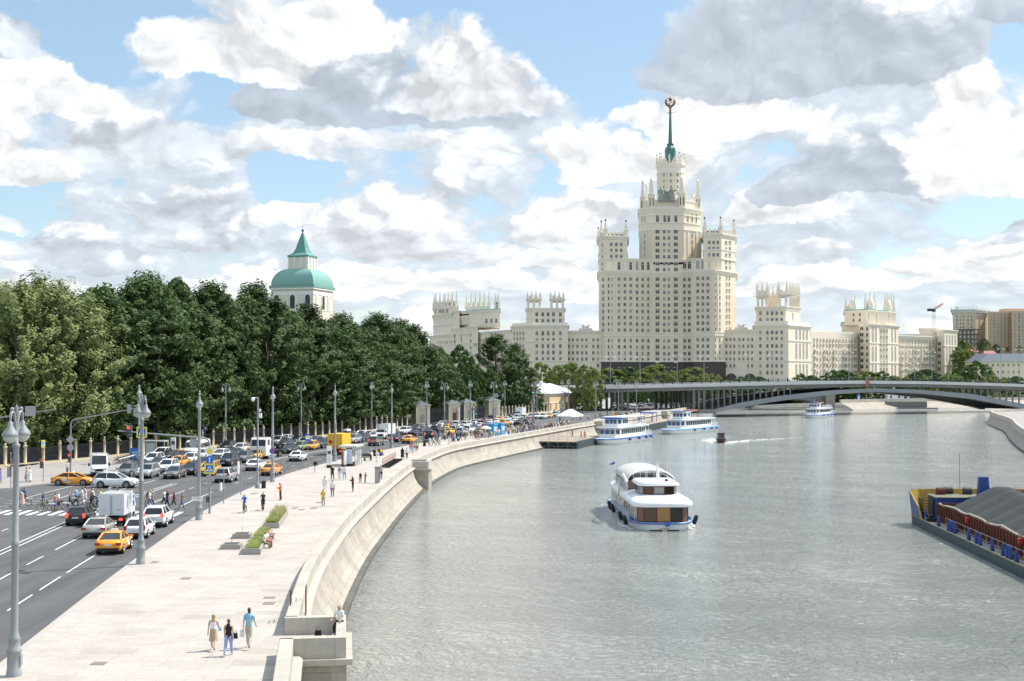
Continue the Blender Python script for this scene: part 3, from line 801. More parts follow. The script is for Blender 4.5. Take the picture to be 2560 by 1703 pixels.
 for (px, d, ytop, yb, wd) in ((ax(892), 810, 985, 1155, 10.5), (ax(978), 802, 958, 1128, 14), (ax(1276), 802, 948, 1120, 14), (ax(1432), 814, 972, 1142, 11), (ax(1322), 846, 1005, 1175, 9), (ax(930), 850, 1010, 1180, 9)):
  x = XP(px, d); w = wd * d / FPX; zB = ZP(by(yb), d); zT = ZP(by(ytop), d)
  mb.box((x, d, z1 + .6), (w * 1.15, w * 1.15, zB - z1 - .6), 0); mb.box((x, d, zB), (w * 1.25, w * 1.25, .5), 1)
  mb.box((x, d, zB + .5), (w * .85, w * .85, (zT - zB) * .74), 1, top=.5); mb.ball((x, d, zB + (zT - zB) * .87), .95, 8, 1, 1.35)
  for s_ in (-.28, .28): mb.box((x + s_ * w, d - w * .575, zB - 7), (w * .18, .06, 5), 6)
 x = XP(ax(1385), 812); mb.lathe([(.9, 0), (1.5, .6), (1.2, 1.6), (.5, 2.2), (.6, 3), (0, 3.6)], 8, (x, 812, ZP(by(1160), 812)), 1)
 mb.build('attic_obelisks', M4, root)
 # round emblem relief between two figures
 mb = MB(); d = 800.5; x = XP(ax(1128), d); z = ZP(by(1190), d); k = d / FPX
 for px, sg in ((1074, -1), (1182, 1)): statue(mb, XP(ax(px), d), d, z, (1190 - 1048) / 3.92 * k, 5, .1)
 w = 62 / 3.92 * k; h = 100 / 3.92 * k
 mb.box((x, d, z), (w, 1.2, h * .82), 5, top=.9); mb.cyl((x, d - .65, z + h * .48), (x, d - .45, z + h * .48), w * .42, None, 18, 5)
 # crossed crescent and hammer on the shield
 pts = [(x + w * .26 * math.cos(a), d - .75, z + h * .5 + w * .26 * math.sin(a)) for a in [R(-140 + 22 * i) for i in range(11)]]
 mb.tube(pts, [.12 + .28 * math.sin(math.pi * i / 10) for i in range(11)], 6, 5)
 mb.cyl((x + w * .22, d - .75, z + h * .32), (x - w * .14, d - .75, z + h * .62), .16, None, 6, 5); mb.box((x - w * .16, d - .78, z + h * .60), (.9, .3, .5), 5)
 mb.box((x, d - .62, z + h * .06), (w * .5, .3, h * .12), 5, top=.9)
 mb.lathe([(w * .2, 0), (w * .42, h * .06), (w * .3, h * .2), (w * .1, h * .3), (0, h * .34)], 10, (x, d, z + h * .82), 5)
 o = mb.build('emblem_sculpture', M4, root)
 # round upper tower
 dR = 818; xr = XP(ax(1167), dR); k = dR / FPX; r = 134 / 3.92 * k
 zt0 = zt; zt1 = ZP(by(812), dR - r)
 mb = MB(); N = 12
 mb.lathe([(r, 0), (r, zt1 - zt0 - 6)], N, (xr, dR, zt0), 0, sm=False, a0=math.pi / N)
 h0 = zt1 - 6; mb.lathe([(r * 1.03, 0), (r * 1.03, .8), (r * 1.0, .803), (r, 3.6), (r * 1.03, 3.9), (r * 1.08, 4.8), (r * 1.10, 5.2), (r * 1.10, 6)], N, (xr, dR, h0), 1, sm=False, a0=math.pi / N)
 # crown of merlons and finials
 for i in range(16):
  a = 2 * math.pi * (i + .5) / 16; x, y = xr + r * .99 * math.cos(a), dR + r * .99 * math.sin(a)
  mb.at((x, y, zt1), a + math.pi / 2)
  if i % 2: mb.box((0, 0, 0), (.9, .9, 4.4)); mb.box((0, 0, 4.4), (.7, .7, 1.6), 1, top=.3); mb.ball((0, 0, 6.4), .42, 8, 3)
  else:
   mb.box((0, 0, 0), (3.6, .6, 1.4), 1); mb.cyl((0, -.3, 2.0), (0, .3, 2.0), 1.1, None, 10, 1); mb.box((0, 0, 2.7), (.6, .5, 1.6), 1, top=.5)
  mb.M = Matrix.Identity(4)
 # balcony string courses and windows of the round tower
 for q in (968, 1030, 1092): mb.lathe([(r * 1.006, -.12), (r * 1.012, 0), (r * 1.006, .12)], N, (xr, dR, ZP(by(q), dR - r)), 1, sm=False, a0=math.pi / N, closed=False)
 mb.build('round_tower', M4, root)
 for q in (930, 990, 1050, 1110, 1170):
  for a_i, cs in ((-2, (1056, 1077)), (-1, (1129, 1158)), (0, (1215, 1241))):
   # facets facing the viewer
   a0 = math.pi * 1.5 + a_i * 2 * math.pi / N + math.pi / N; p0 = (xr + r * math.cos(a0 - math.pi / N), dR + r * math.sin(a0 - math.pi / N)); p1 = (xr + r * math.cos(a0 + math.pi / N), dR + r * math.sin(a0 + math.pi / N))
   F = Face((1280, 800), (1300, 800)); F.a, F.b = Vector(p0), Vector(p1); F.t = (F.b - F.a).normalized(); F.n = Vector((F.t.y, -F.t.x))
   if F.n.y > 0: F.n = -F.n
   if q < 1060 or a_i == 0:
    m_ = (F.a + F.b) / 2; mp = 1280 + FPX * m_.x / m_.y
    for s_ in (-1, 1): wins.append((F, mp + s_ * 3.6 * abs(F.t.x), by(q), 4.6 * max(.5, abs(F.t.x)), 8.2, False, None))
 # green lantern and spire
 mb = MB(); k = dR / FPX; zl = lambda v: ZP(by(v), dR) - zt1
 wz = lambda v: v / 3.92 * k / 2
 mb.lathe([(wz(104), 0), (wz(106), zl(740)), (wz(108), zl(690)), (wz(98), zl(668)), (wz(72), zl(654)), (wz(60), zl(646)), (wz(72), zl(640)), (wz(74), zl(628)), (wz(50), zl(626))], 8, (xr, dR, zt1), 7, sm=False)
 mb.lathe([(wz(44), zl(628)), (wz(36), zl(560)), (wz(22), zl(345)), (wz(18), zl(334)), (wz(32), zl(330)), (wz(36), zl(322)), (wz(10), zl(316))], 8, (xr, dR, zt1), 7, sm=False)
 mb.build('spire', M4, root)
 mb = MB(); zs = lambda v: ZP(by(v), dR)
 mb.lathe([(.35, zs(318)), (.9, zs(300)), (.5, zs(288)), (1.1, zs(270)), (.5, zs(258)), (.3, zs(250))], 8, (xr, dR, 0), 8)
 for s_ in (-1, 1):
  mb.cyl((xr, dR, zs(318)), (xr + s_ * 45 / 3.92 * k, dR, zs(321)), .12, .08, 5, 8)
  pts = [(xr + s_ * (40 / 3.92 * k) * math.sin(R(t)), dR, zs(220) - (38 / 3.92 * k) * math.cos(R(t))) for t in (5, 25, 45, 65, 85, 105, 125)]
  mb.tube(pts, [.7, .75, .8, .85, .8, .6, .2], 6, 8)
  for (x, y, z) in pts[1:]: mb.ball((x + s_ * .5, y, z + .3), .55, 6, 8, .7)
 zc_ = zs(190); r1, r2 = 34 / 3.92 * k, 14 / 3.92 * k
 pt = [(xr + (r1 if i % 2 == 0 else r2) * math.sin(math.pi * i / 5), dR, zc_ + (r1 if i % 2 == 0 else r2) * math.cos(math.pi * i / 5)) for i in range(10)]
 mb.add(pt + [(xr, dR - .9, zc_), (xr, dR + .9, zc_)], [(i, 10, (i + 1) % 10) for i in range(10)] + [((i + 1) % 10, 11, i) for i in range(10)], 8)
 mb.cyl((xr - .3, dR, zs(250)), (xr, dR, zc_ - r2), .25, .2, 6, 8)
 mb.cyl((xr - 1.4, dR, zs(240)), (xr + 1.6, dR, zs(215)), .28, .2, 6, 8)
 mb.build('star_finial', M4, root)
 # ---------------- low wings
 def block(name, poly, pyt, d, label=None, pyb=None, corn=(1.6, .9), strings=(), roof=0, zbot=None):
  PL = PQ(poly); zt = ZP(pyt, d); m_ = MB(); m_.prism(PL, zb if zbot is None else zbot, zt - .3, 0, mtop=roof)
  cornice(m_, PL, zt + .3, corn[0], corn[1])
  for q in strings: band(m_, PL, ZP(q, d) - .3, ZP(q, d) + .3, .35)
  return m_, PL, zt + .3
 def wrow(F, cols, rws, w=5.6, h=7.4, arch=(), kind=None):
  for r_ in rws:
   for c in cols: wins.append((F, c, r_, w, h, r_ in arch, kind))
 def pinnacles(m_, PL, z, h, step, i1=None, w=1.35):
  ins = grow(PL, -.5)
  for k, (x, y) in enumerate(walk(ins, step, 0, i1)):
   m_.box((x, y, z), (w, w, h * .45), 1); m_.box((x, y, z + h * .45), (w * .85, w * .85, h * .5), 1, top=.28)
  for k, (x, y) in enumerate(walk(ins, step * .5, 0, i1)):
   if k % 2: m_.box((x, y, z), (step * .45, .4, h * .28), 1); m_.ball((x, y, z + h * .34), .5, 6, 1, 1.2)
 # left link wing
 poly = [(1415, 793), (1512, 790), (1512, 812), (1415, 812)]
 m_, PL, z_ = block('link', poly, ay(1050), 791, strings=(ay(1155), ay(1345)))
 sculpture_group(m_, XP(ax(330), 798), 798, z_ + .4, 62 / 3.92 * .24, 1)
 o = m_.build('link_wing', M4, root); o['label'] = 'low wing with a roof sculpture left of the shaft'
 F = Face(poly[0], poly[1]); cl = [ax(v) for v in (165, 205, 250, 296, 337, 405, 450, 492)]
 wrow(F, cl, [ay(v) for v in (1138, 1200, 1263, 1325)], 5.0, 8, arch=(ay(1138),)); wrow(F, [ax(450), ax(492)], [ay(1388)], 5, 8)
 # left corner block
 poly = [(cx(955), 806), (cx(1185), 787), (cx(1568), 788), (cx(1568), 830), (cx(955), 830)]
 m_, PL, z_ = block('corner', poly, cy(497), 788, strings=(cy(668), cy(880)))
 band(m_, PL, z_, z_ + 1.6, -.3)
 up = [(cx(1115), 800), (cx(1185), 793), (cx(1530), 793), (cx(1530), 826), (cx(1115), 826)]; PU = PQ(up); zu = ZP(cy(305), 793)
 m_.prism(PU, z_ + 1.603, zu - .6, 0); cornice(m_, PU, zu, 1.6, .8); band(m_, PU, ZP(cy(412), 793) - .2, ZP(cy(412), 793) + .2, .25)
 for xa, xb in ((1118, 1275), (1372, 1528)):
  pv = PQ([(cx(xa), 794), (cx(xb), 794), (cx(xb), 808), (cx(xa), 808)]); zr = ZP(cy(205), 794); ins = grow(pv, -.9)
  for (x, y) in walk(ins, 3.1): m_.box((x, y, zu + .003), (1.5, 1.5, zr - zu - 1.6), 0)
  m_.prism(grow(pv, -.2), zr - 1.6, zr - .6, 0); cornice(m_, pv, zr, 1.0, .5); pinnacles(m_, pv, zr, 4.6, 3.0)
 o = m_.build('corner_block', M4, root); o['label'] = 'left corner block with two pillared roof pavilions'
 F = Face(poly[1], poly[2]); FL = Face(poly[0], poly[1]); FU = Face(up[1], up[2])
 cl = [cx(v) for v in (1228, 1293, 1352, 1410, 1485)]
 for r_, h in ((580, 9), (650, 8), (720, 8.5), (790, 9.5), (860, 8.5)):
  for c in cl: mid = c not in (cl[0], cl[-1]); wins.append((F, c, cy(r_), 6, h + (2 if mid and r_ in (580, 720) else 0), mid and r_ in (580, 720), None))
 wrow(FL, [cx(v) for v in (984, 1018, 1050, 1083)], [cy(v) for v in (580, 640, 720, 780)], 3.4, 9, arch=(cy(580), cy(720)))
 wrow(FU, cl, [cy(445)], 6.2, 9); wrow(FU, cl, [cy(375)], 6.6, 9.5, kind=3)
 # receding left wing with its own blocks
 poly = [(cx(60), 935), (cx(330), 885), (cx(590), 850), (cx(955), 808), (cx(955), 835), (cx(60), 960)]
 m_, PL, z_ = block('rear', poly, cy(560), 830, strings=(cy(672),))
 o = m_.build('receding_wing', M4, root); o['label'] = 'long wing receding behind the trees'
 F = Face((cx(590), 850), (cx(955), 808)); wrow(F, [cx(v) for v in (608, 622, 650, 680, 712, 727, 758, 790, 820, 850, 880, 910)], [cy(v) for v in (660, 790, 860)], 2.6, 7.5)
 F = Face((cx(60), 935), (cx(330), 885)); wrow(F, [cx(v) for v in (160, 187, 215, 243, 256, 286, 305)], [cy(680)], 2.4, 7)
 poly = [(cx(310), 886), (cx(345), 880), (cx(490), 866), (cx(510), 856), (cx(590), 846), (cx(590), 900), (cx(310), 910)]
 m_, PL, z_ = block('rear2', poly, cy(520), 862, strings=(cy(690), cy(545)))
 u1 = PQ([(cx(318), 886), (cx(345), 880), (cx(388), 876), (cx(388), 905), (cx(318), 905)]); m_.prism(u1, z_, ZP(cy(340), 880), 0); cornice(m_, u1, ZP(cy(335), 880), 1.4, .7)
 u2 = PQ([(cx(388), 884), (cx(490), 874), (cx(490), 905), (cx(388), 905)]); m_.prism(u2, z_, ZP(cy(385), 878), 0); cornice(m_, u2, ZP(cy(348), 878), 1.4, .7, 1); band(m_, u2, ZP(cy(347), 878), ZP(cy(338), 878), .2, 4)
 for v in range(400, 486, 14): m_.box((XP(cx(v), 879), 879.5 - (v - 400) * .09, ZP(cy(490), 878)), (1.0, 1.0, ZP(cy(395), 878) - ZP(cy(490), 878)), 1)
 u3 = PQ([(cx(490), 868), (cx(535), 858), (cx(825), 838), (cx(825), 880), (cx(490), 900)]); m_.prism(u3, ZP(cy(520), 850), ZP(cy(338), 850), 0); cornice(m_, u3, ZP(cy(330), 850), 1.5, .8); band(m_, u3, ZP(cy(329), 850), ZP(cy(322), 850), .5, 4)
 band(m_, u3, ZP(cy(476), 850) - .3, ZP(cy(476), 850) + .2, .3); band(m_, u3, ZP(cy(500), 850), ZP(cy(500), 850) + .8, .5)
 for v in (780, 808): spike(m_, XP(cx(v), 845), 846, ZP(cy(328), 850), 2.2, 11, 1, .3, 1)
 pv = PQ([(cx(455), 900), (cx(715), 880), (cx(715), 920), (cx(455), 930)]); zr = ZP(cy(290), 890); m_.prism(pv, z_, zr, 0); pinnacles(m_, pv, zr, 10, 5.4)
 o = m_.build('rear_block', M4, root); o['label'] = 'stepped block of the receding wing'
 F = Face((cx(510), 856), (cx(590), 846)); wrow(F, [cx(510)], [cy(v) for v in (600, 668, 740, 800)], 4, 9)
 F3 = Face((cx(535), 858), (cx(825), 838)); wrow(F3, [cx(v) for v in (682, 736, 788)], [cy(450)], 5.4, 12, kind=3)
 FK = Face((cx(345), 880), (cx(490), 866)); wrow(FK, [cx(v) for v in (409, 437, 465)], [cy(635)], 3, 25, arch=(cy(635),), kind=4); wrow(FK, [cx(336)], [cy(610), cy(670)], 4, 9)
 poly = [(cx(100), 935), (cx(120), 926), (cx(318), 900), (cx(318), 950), (cx(100), 970)]
 m_, PL, z_ = block('rear3', poly, cy(375), 915, strings=(cy(410), cy(490)), zbot=20)
 PV = PQ([(cx(103), 934), (cx(122), 928), (cx(362), 905), (cx(362), 950), (cx(103), 965)]); zr = ZP(cy(288), 920); m_.prism(PV, z_, zr, 0); cornice(m_, PV, zr, 2, .8); pinnacles(m_, PV, zr, 11, 5.6)
 band(m_, grow(PV, -2), zr + 2.5, zr + 3.2, 0, 4)
 o = m_.build('rear_tower_block', M4, root); o['label'] = 'square block with pinnacled crown at the far left of the wings'
 F = Face((cx(122), 928), (cx(362), 905)); wrow(F, [cx(v) for v in (128, 172, 186, 202, 216, 246, 260)], [cy(332)], 2.4, 12, kind=3); wrow(F, [cx(v) for v in (177, 210)], [cy(452), cy(512)], 3.2, 8)
 # right link wing with two dark archways
 poly = [(1808, 790), (1888, 786), (1888, 812), (1808, 812)]
 m_, PL, z_ = block('link', poly, ay(1040), 788, strings=(ay(1155), ay(1343)))
 sculpture_group(m_, XP(ax(1855), 796), 796, z_ + .4, 60 / 3.92 * .24, 1)
 F = Face(poly[0], poly[1])
 for c in (1757, 1940):
  p, e, u = F.quad(ax(c), ay(1520), 27, 30); n = Vector((F.n.x, F.n.y, 0))
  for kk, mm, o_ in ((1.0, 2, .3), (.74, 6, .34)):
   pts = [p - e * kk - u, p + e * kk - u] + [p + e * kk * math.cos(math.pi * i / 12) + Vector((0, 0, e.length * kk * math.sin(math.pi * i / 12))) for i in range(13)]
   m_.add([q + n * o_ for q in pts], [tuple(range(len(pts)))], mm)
 o = m_.build('link_wing', M4, root); o['label'] = 'low wing with two archways right of the shaft'
 cl = [ax(v) for v in (1710, 1748, 1786, 1836, 1876, 1922, 1961)]; wrow(F, cl, [ay(v) for v in (1133, 1198, 1262, 1325)], 4.6, 8, arch=(ay(1133),)); wrow(F, [cl[0], cl[1], cl[2], cl[5], cl[6]], [ay(1390)], 4.6, 8)
 # right corner block
 poly = [(ex(85), 786), (ex(375), 776), (ex(560), 805), (ex(560), 850), (ex(85), 830)]
 m_, PL, z_ = block('corner', poly, ey(450), 780, strings=(ey(578), ey(748)))
 band(m_, PL, z_, z_ + 2.4, -.4)
 up = [(ex(105), 790), (ex(355), 782), (ex(475), 800), (ex(475), 840), (ex(105), 830)]; PU = PQ(up); zu = ZP(ey(292), 788)
 m_.prism(PU, z_ + 2.403, zu - .6, 0); cornice(m_, PU, zu, 1.6, .8); band(m_, PU, ZP(ey(322), 788) - .2, ZP(ey(322), 788) + .2, .25)
 for a, b in (((108, 791), (205, 788)), ((290, 786), (372, 784)), ((385, 788), (474, 799))):
  pv = PQ([(ex(a[0]), a[1]), (ex(b[0]), b[1]), (ex(b[0]), b[1] + 13), (ex(a[0]), a[1] + 13)]); zr = ZP(ey(195 if a[0] != 290 else 190), 790); ins = grow(pv, -.9)
  for (x, y) in walk(ins, 3.0): m_.box((x, y, zu + .003), (1.3, 1.3, zr - zu - 1.6), 0)
  m_.prism(grow(pv, -.2), zr - 1.6, zr - .5, 0); cornice(m_, pv, zr, 1.0, .5); pinnacles(m_, pv, zr, 7.6, 3.4)
 pv = PQ([(ex(205), 806), (ex(290), 804), (ex(290), 815), (ex(205), 815)]); zr = ZP(ey(215), 800); m_.prism(pv, zu, zr, 0); pinnacles(m_, pv, zr, 8, 3.0)
 o = m_.build('corner_block', M4, root); o['label'] = 'right corner block with pillared pinnacled crown'
 F = Face(poly[0], poly[1]); FR = Face(poly[1], poly[2]); FU = Face(up[0], up[1]); FUR = Face(up[1], up[2])
 cl = [ex(v) for v in (139, 198, 238, 275, 318)]
 for r_ in (508, 563, 622, 680, 733, 790, 847):
  for c in cl: mid = c not in (cl[0], cl[-1]); wins.append((F, c, ey(r_), 5.2, 9.4 if mid else 8.4, mid and r_ in (508, 622), None))
 for r_, hh in ((530, 26), (668, 40), (835, 34)): wrow(FR, [ex(v) for v in (440, 470, 500, 528)], [ey(r_)], 4.6, hh, arch=(ey(530), ey(668)), kind=4)
 wrow(FU, cl, [ey(347), ey(402)], 5.2, 8.6); wrow(FUR, [ex(410)], [ey(380)], 4, 22, kind=4)
 # long river wing
 poly = [(ex(562), 806), (ex(970), 850), (ex(1300), 892), (ex(1645), 930), (ex(1645), 960), (ex(562), 840)]
 m_, PL, z_ = block('river', poly, ey(497), 830)
 m_ = MB(); PL = PQ(poly)
 za = ZP(ey(492), 806); m_.prism(PL, zb, za - .4, 0); cornice(m_, PL, za, 3.0, 1.1)
 band(m_, PL, ZP(ey(585), 806) - 1, ZP(ey(585), 806) - .6, .3); band(m_, PL, 17, 17.5, .3)
 o = m_.build('river_wing', M4, root); o['label'] = 'long lower wing along the embankment'
 F = Face((ex(562), 806), (ex(1645), 930))
 for v in list(range(590, 970, 27)) + list(range(1310, 1640, 26)):
  t_ = (v - 562) / 1083
  for r0, r1, ar in ((572, 598, True), (620, 634, False), (680, 682, False), (737, 730, False), (792, 780, False), (850, 832, False)):
   wins.append((F, ex(v), ey(r0 + (r1 - r0) * t_), 2.8, 9.5 if ar else 8.5, ar, None))
 # balconies on the river wing: small boxes on some bays
 mb = MB(); n = Vector((F.n.x, F.n.y, 0))
 for v in (600, 685, 765, 850, 930, 1322, 1380, 1450, 1520, 1580):
  for r_ in (655, 712, 768, 822):
   p, e, u = F.quad(ex(v), ey(r_), 9, 3.4); mb.prism([(p - e).xy[:], (p + e).xy[:], (p + e + n * 1.3).xy[:], (p - e + n * 1.3).xy[:]], p.z - u.z, p.z + u.z * .8, 1)
 tag(mb.build('balcony_row', M4, root), kind='stuff')
 # second crown block of the river wing
 poly = [(ex(978), 846), (ex(1060), 838), (ex(1120), 846), (ex(1140), 852), (ex(1215), 858), (ex(1302), 876), (ex(1302), 920), (ex(978), 900)]
 m_, PL, z_ = block('second', poly, ey(445), 850, strings=(ey(600), ey(765)))
 up = [(ex(850), 868), (ex(1045), 852), (ex(1110), 858), (ex(1115), 866), (ex(1210), 872), (ex(1275), 884), (ex(1275), 915), (ex(850), 905)]; PU = PQ(up); zu = ZP(ey(325), 860)
 m_.prism(PU, z_, zu - .4, 0); cornice(m_, PU, zu, 1.8, .9); band(m_, PU, zu, zu + .7, .3, 4)
 lower = PQ([(ex(825), 876), (ex(1000), 860), (ex(1000), 900), (ex(825), 905)]); zl_ = ZP(ey(432), 865); m_.prism(lower, 30, zl_, 0); cornice(m_, lower, zl_ + .4, 1.4, .8); band(m_, lower, zl_ + .4, zl_ + 1.2, .3, 4)
 for a, b, d0, d1 in ((855, 940, 870, 864), (1020, 1108, 856, 860), (1185, 1272, 872, 886)):
  pv = PQ([(ex(a), d0), (ex(b), d1), (ex(b), d1 + 12), (ex(a), d0 + 12)]); pinnacles(m_, pv, zu + .7, 12 if a != 855 else 10, 4.6); x = XP(ex((a + b) / 2 + 12), d0); m_.lathe([(2.6, 0), (2.6, 3), (1.8, 6), (.5, 7.5), (0, 9)], 8, (x, (d0 + d1) / 2, zu + .7), 1)
 FA = Face(up[1], up[2]); FB = Face(up[3], up[4]); FC = Face(up[4], up[5])
 for F_, vs_ in ((FA, range(1058, 1108, 12)), (FB, range(1125, 1205, 13)), (FC, range(1222, 1272, 12))):
  for v in vs_:
   p = F_.pt(ex(v), ey(432), .3); m_.box((p.x, p.y, p.z), (.9, .9, ZP(ey(345), 860) - ZP(ey(432), 860)), 1)
 o = m_.build('river_block', M4, root); o['label'] = 'block with colonnade and pinnacles midway along the river wing'
 F0 = Face(poly[0], poly[1]); F1 = Face(poly[1], poly[2]); F2 = Face(poly[3], poly[4]); F3 = Face(poly[4], poly[5])
 for r_ in (475, 528, 582, 636, 690, 745, 797, 850): wins.append((F0, ex(992), ey(r_), 6, 8.5, r_ in (475, 636), 3)); wins.append((F0, ex(1038), ey(r_ + 2), 3.6, 8.5, r_ in (475, 636), 3))
 for r_, hh in ((530, 40), (690, 38), (835, 32)):
  wrow(F1, [ex(v) for v in (1083, 1110)], [ey(r_)], 4.2, hh, arch=(ey(530), ey(690)), kind=4); wrow(F3, [ex(v) for v in (1246, 1273)], [ey(r_)], 4.2, hh, arch=(ey(530), ey(690)), kind=4)
 wrow(F2, [ex(v) for v in (1152, 1177, 1202)], [ey(v) for v in (500, 550, 600, 655, 710, 765, 820)], 3.4, 8)
 FL = Face(up[0], up[1]); wrow(FL, [ex(923), ex(976)], [ey(360), ey(405)], 3.4, 7.5, kind=3)
 # end pavilion
 poly = [(ex(1625), 926), (ex(1690), 918), (ex(1798), 940), (ex(1798), 985), (ex(1625), 960)]
 m_, PL, z_ = block('end', poly, ey(492), 930, strings=(ey(625), ey(783)))
 pp = PQ([(ex(1478), 950), (ex(1640), 948), (ex(1640), 985), (ex(1478), 985)]); m_.prism(pp, 20, ZP(ey(475), 950), 0); cornice(m_, pp, ZP(ey(473), 950), 1, .5)
 o = m_.build('end_pavilion', M4, root); o['label'] = 'taller end pavilion closing the river wing'
 F = Face(poly[1], poly[2]); F0 = Face(poly[0], poly[1])
 for r_, hh in ((578, 28), (700, 36), (840, 30)): wrow(F, [ex(v) for v in (1706, 1730, 1753, 1777)], [ey(r_)], 4.4, hh, arch=(ey(578), ey(700)), kind=4)
 wrow(F0, [ex(1646)], [ey(v) for v in (605, 655, 708, 762, 815, 868)], 4, 8, kind=3)
 # ---------------- windows: the hundred largest are parts, the rest one mass
 order = sorted(range(len(wins)), key=lambda i: -wins[i][3] * wins[i][4])
 rest = MB()
 for k, i in enumerate(order):
  w = wins[i]; fw = window_mesh
  if k < 100:
   m1 = MB(); window_mesh(m1, *w[:5], arch=w[5], kind=w[6]); m1.build('window', WM, root)
  else: window_mesh(rest, *w[:5], arch=w[5], kind=w[6])
 tag(rest.build('window_rows', WM, root), kind='stuff')
 base = Vector((XP(1677, 800), 800, 0)); root.location = base
 for c in bpy.data.objects:
  if c.parent == root: c.matrix_parent_inverse = Matrix.Translation(-base)
highrise()
# ================================================================== bridge, far bank, other buildings
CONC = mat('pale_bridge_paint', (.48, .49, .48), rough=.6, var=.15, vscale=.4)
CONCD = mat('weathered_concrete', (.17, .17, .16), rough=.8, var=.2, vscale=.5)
STEELB = mat('grey_bridge_steel', (.20, .215, .225), rough=.5, var=.2, vscale=.25)
IRON = mat('black_iron', (.018, .02, .024), rough=.5)
POLE = mat('grey_painted_pole', (.27, .285, .285), rough=.45, var=.06, vscale=3)
LIGHTG = mat('lamp_white_glass', (.70, .70, .66), rough=.25)
RED = mat('signal_red_paint', (.50, .035, .03), rough=.5)
ORANGE = mat('orange_paint', (.75, .20, .03), rough=.5)
YELL = mat('yellow_paint', (.75, .42, .04), rough=.5)
BLUEP = mat('blue_paint', (.03, .11, .42), rough=.45, var=.1, vscale=2)
WHITEP = mat('white_paint', (.80, .80, .79), rough=.4, var=.03, vscale=2)
def bridge():
 root = thing('river_bridge', 'wide grey arched road bridge crossing the river in front of the skyscraper', 'bridge')
 dl = lambda x: 456.4 + .477 * x
 def at(px, py):
  a, y, c = ray(px, py); t = 456.4 / (y - .477 * a); return Vector((a * t, y * t, CAM_H + c * t))
 nb = Vector((-.4305, .9026, 0))           # across the deck, away from the viewer
 top = [(1380, 969), (1480, 965), (1660, 961.2), (1860, 957), (2010, 953.6), (2166, 951.8), (2320, 953.4), (2472, 957.4), (2600, 962), (2700, 966)]
 def interp(tab, px):
  for (a, b), (c, d) in zip(tab, tab[1:]):
   if px <= c: return b + (d - b) * (px - a) / (c - a)
  return tab[-1][1]
 cols = list(range(1488, 2709, 20))
 W = 30.0
 def slab(name, f0, f1, o0, o1, m, c=cols, parent=root):
  mb = MB(); rings = []
  for px in c:
   p = at(px, interp(top, px)); z0, z1 = p.z + f0(px), p.z + f1(px)
   a, b = p + nb * o0, p + nb * o1
   rings.append([(a.x, a.y, z0), (b.x, b.y, z0), (b.x, b.y, z1), (a.x, a.y, z1)])
  mb.loft(rings, 0, sm=False); return mb.build(name, m, parent)
 slab('deck', lambda p: -1.2, lambda p: 0, 0, W, CONC)
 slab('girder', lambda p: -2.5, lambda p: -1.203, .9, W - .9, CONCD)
 slab('road_surface', lambda p: .003, lambda p: .03, 4, W - 4, ASPHALT)
 # arch ribs
 bot = [(1772, 1034), (1860, 1016), (1960, 1001), (2080, 986.5), (2187, 980), (2300, 984), (2430, 998), (2558, 1021.6), (2590, 1031)]
 topa = [(1772, 1028), (1860, 1006), (1960, 989), (2080, 976), (2187, 971), (2300, 974.5), (2430, 985), (2558, 1010), (2590, 1022)]
 ca = list(range(1772, 2591, 13))
 for k, (o0, o1) in enumerate(((-.4, 3.2), (W - 4, W - .4))):
  mb = MB(); rings = []
  for px in ca:
   a, b = at(px, interp(bot, px)), at(px, interp(topa, px))
   rings.append([tuple(a + nb * o0), tuple(a + nb * o1), tuple(Vector((a.x, a.y, b.z)) + nb * o1), tuple(Vector((a.x, a.y, b.z)) + nb * o0)])
  mb.loft(rings, 0, sm=False); mb.build('arch_rib', STEELB, root)
 mb = MB(); rings = []
 for px in ca:
  a = at(px, interp(bot, px)); rings.append([tuple(a + nb * 3.2 + Vector((0, 0, .6))), tuple(a + nb * (W - 4) + Vector((0, 0, .6))), tuple(a + nb * (W - 4) + Vector((0, 0, 1.2))), tuple(a + nb * 3.2 + Vector((0, 0, 1.2)))])
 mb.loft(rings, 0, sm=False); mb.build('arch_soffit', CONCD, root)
 # spandrel columns
 for px in list(range(1786, 1990, 15)) + list(range(2410, 2590, 16)):
  a = at(px, interp(topa, px)); p = at(px, interp(top, px))
  if p.z - 2.5 - a.z < .8: continue
  mb = MB()
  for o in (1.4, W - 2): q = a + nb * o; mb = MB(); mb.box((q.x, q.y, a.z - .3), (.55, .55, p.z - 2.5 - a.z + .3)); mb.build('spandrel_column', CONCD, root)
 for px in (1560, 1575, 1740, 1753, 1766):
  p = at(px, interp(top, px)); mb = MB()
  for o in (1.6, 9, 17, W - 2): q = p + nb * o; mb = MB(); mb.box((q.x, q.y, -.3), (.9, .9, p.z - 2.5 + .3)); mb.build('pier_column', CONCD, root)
 # abutment under the left end, with the sloping stone bank
 q = at(1772, 1020); mb = MB()
 mb.at((q.x, q.y, 0), math.atan2(.477, 1)); mb.box((-2.5, W / 2, -3.5), (6, W + 4, 3.4), 0); mb.box((1.2, W / 2, -3.5), (2.4, W + 3, 2.6), 0)
 mb.build('abutment', CONCD, root)
 # railing
 mb = MB(); n = 0
 prev = None
 for px in range(1490, 2701, 6):
  p = at(px, interp(top, px)) + nb * .25
  mb.box((p.x, p.y, p.z), (.09, .09, 1.15), 0)
  if (px - 1490) % 24 == 0: mb.box((p.x, p.y, p.z), (.35, .35, 1.35), 0)
  if prev is not None:
   for h in (.15, .6, 1.12): mb.cyl(prev + Vector((0, 0, h)), p + Vector((0, 0, h)), .05, n=4)
  prev = p
 mb.build('railing', IRON, root)
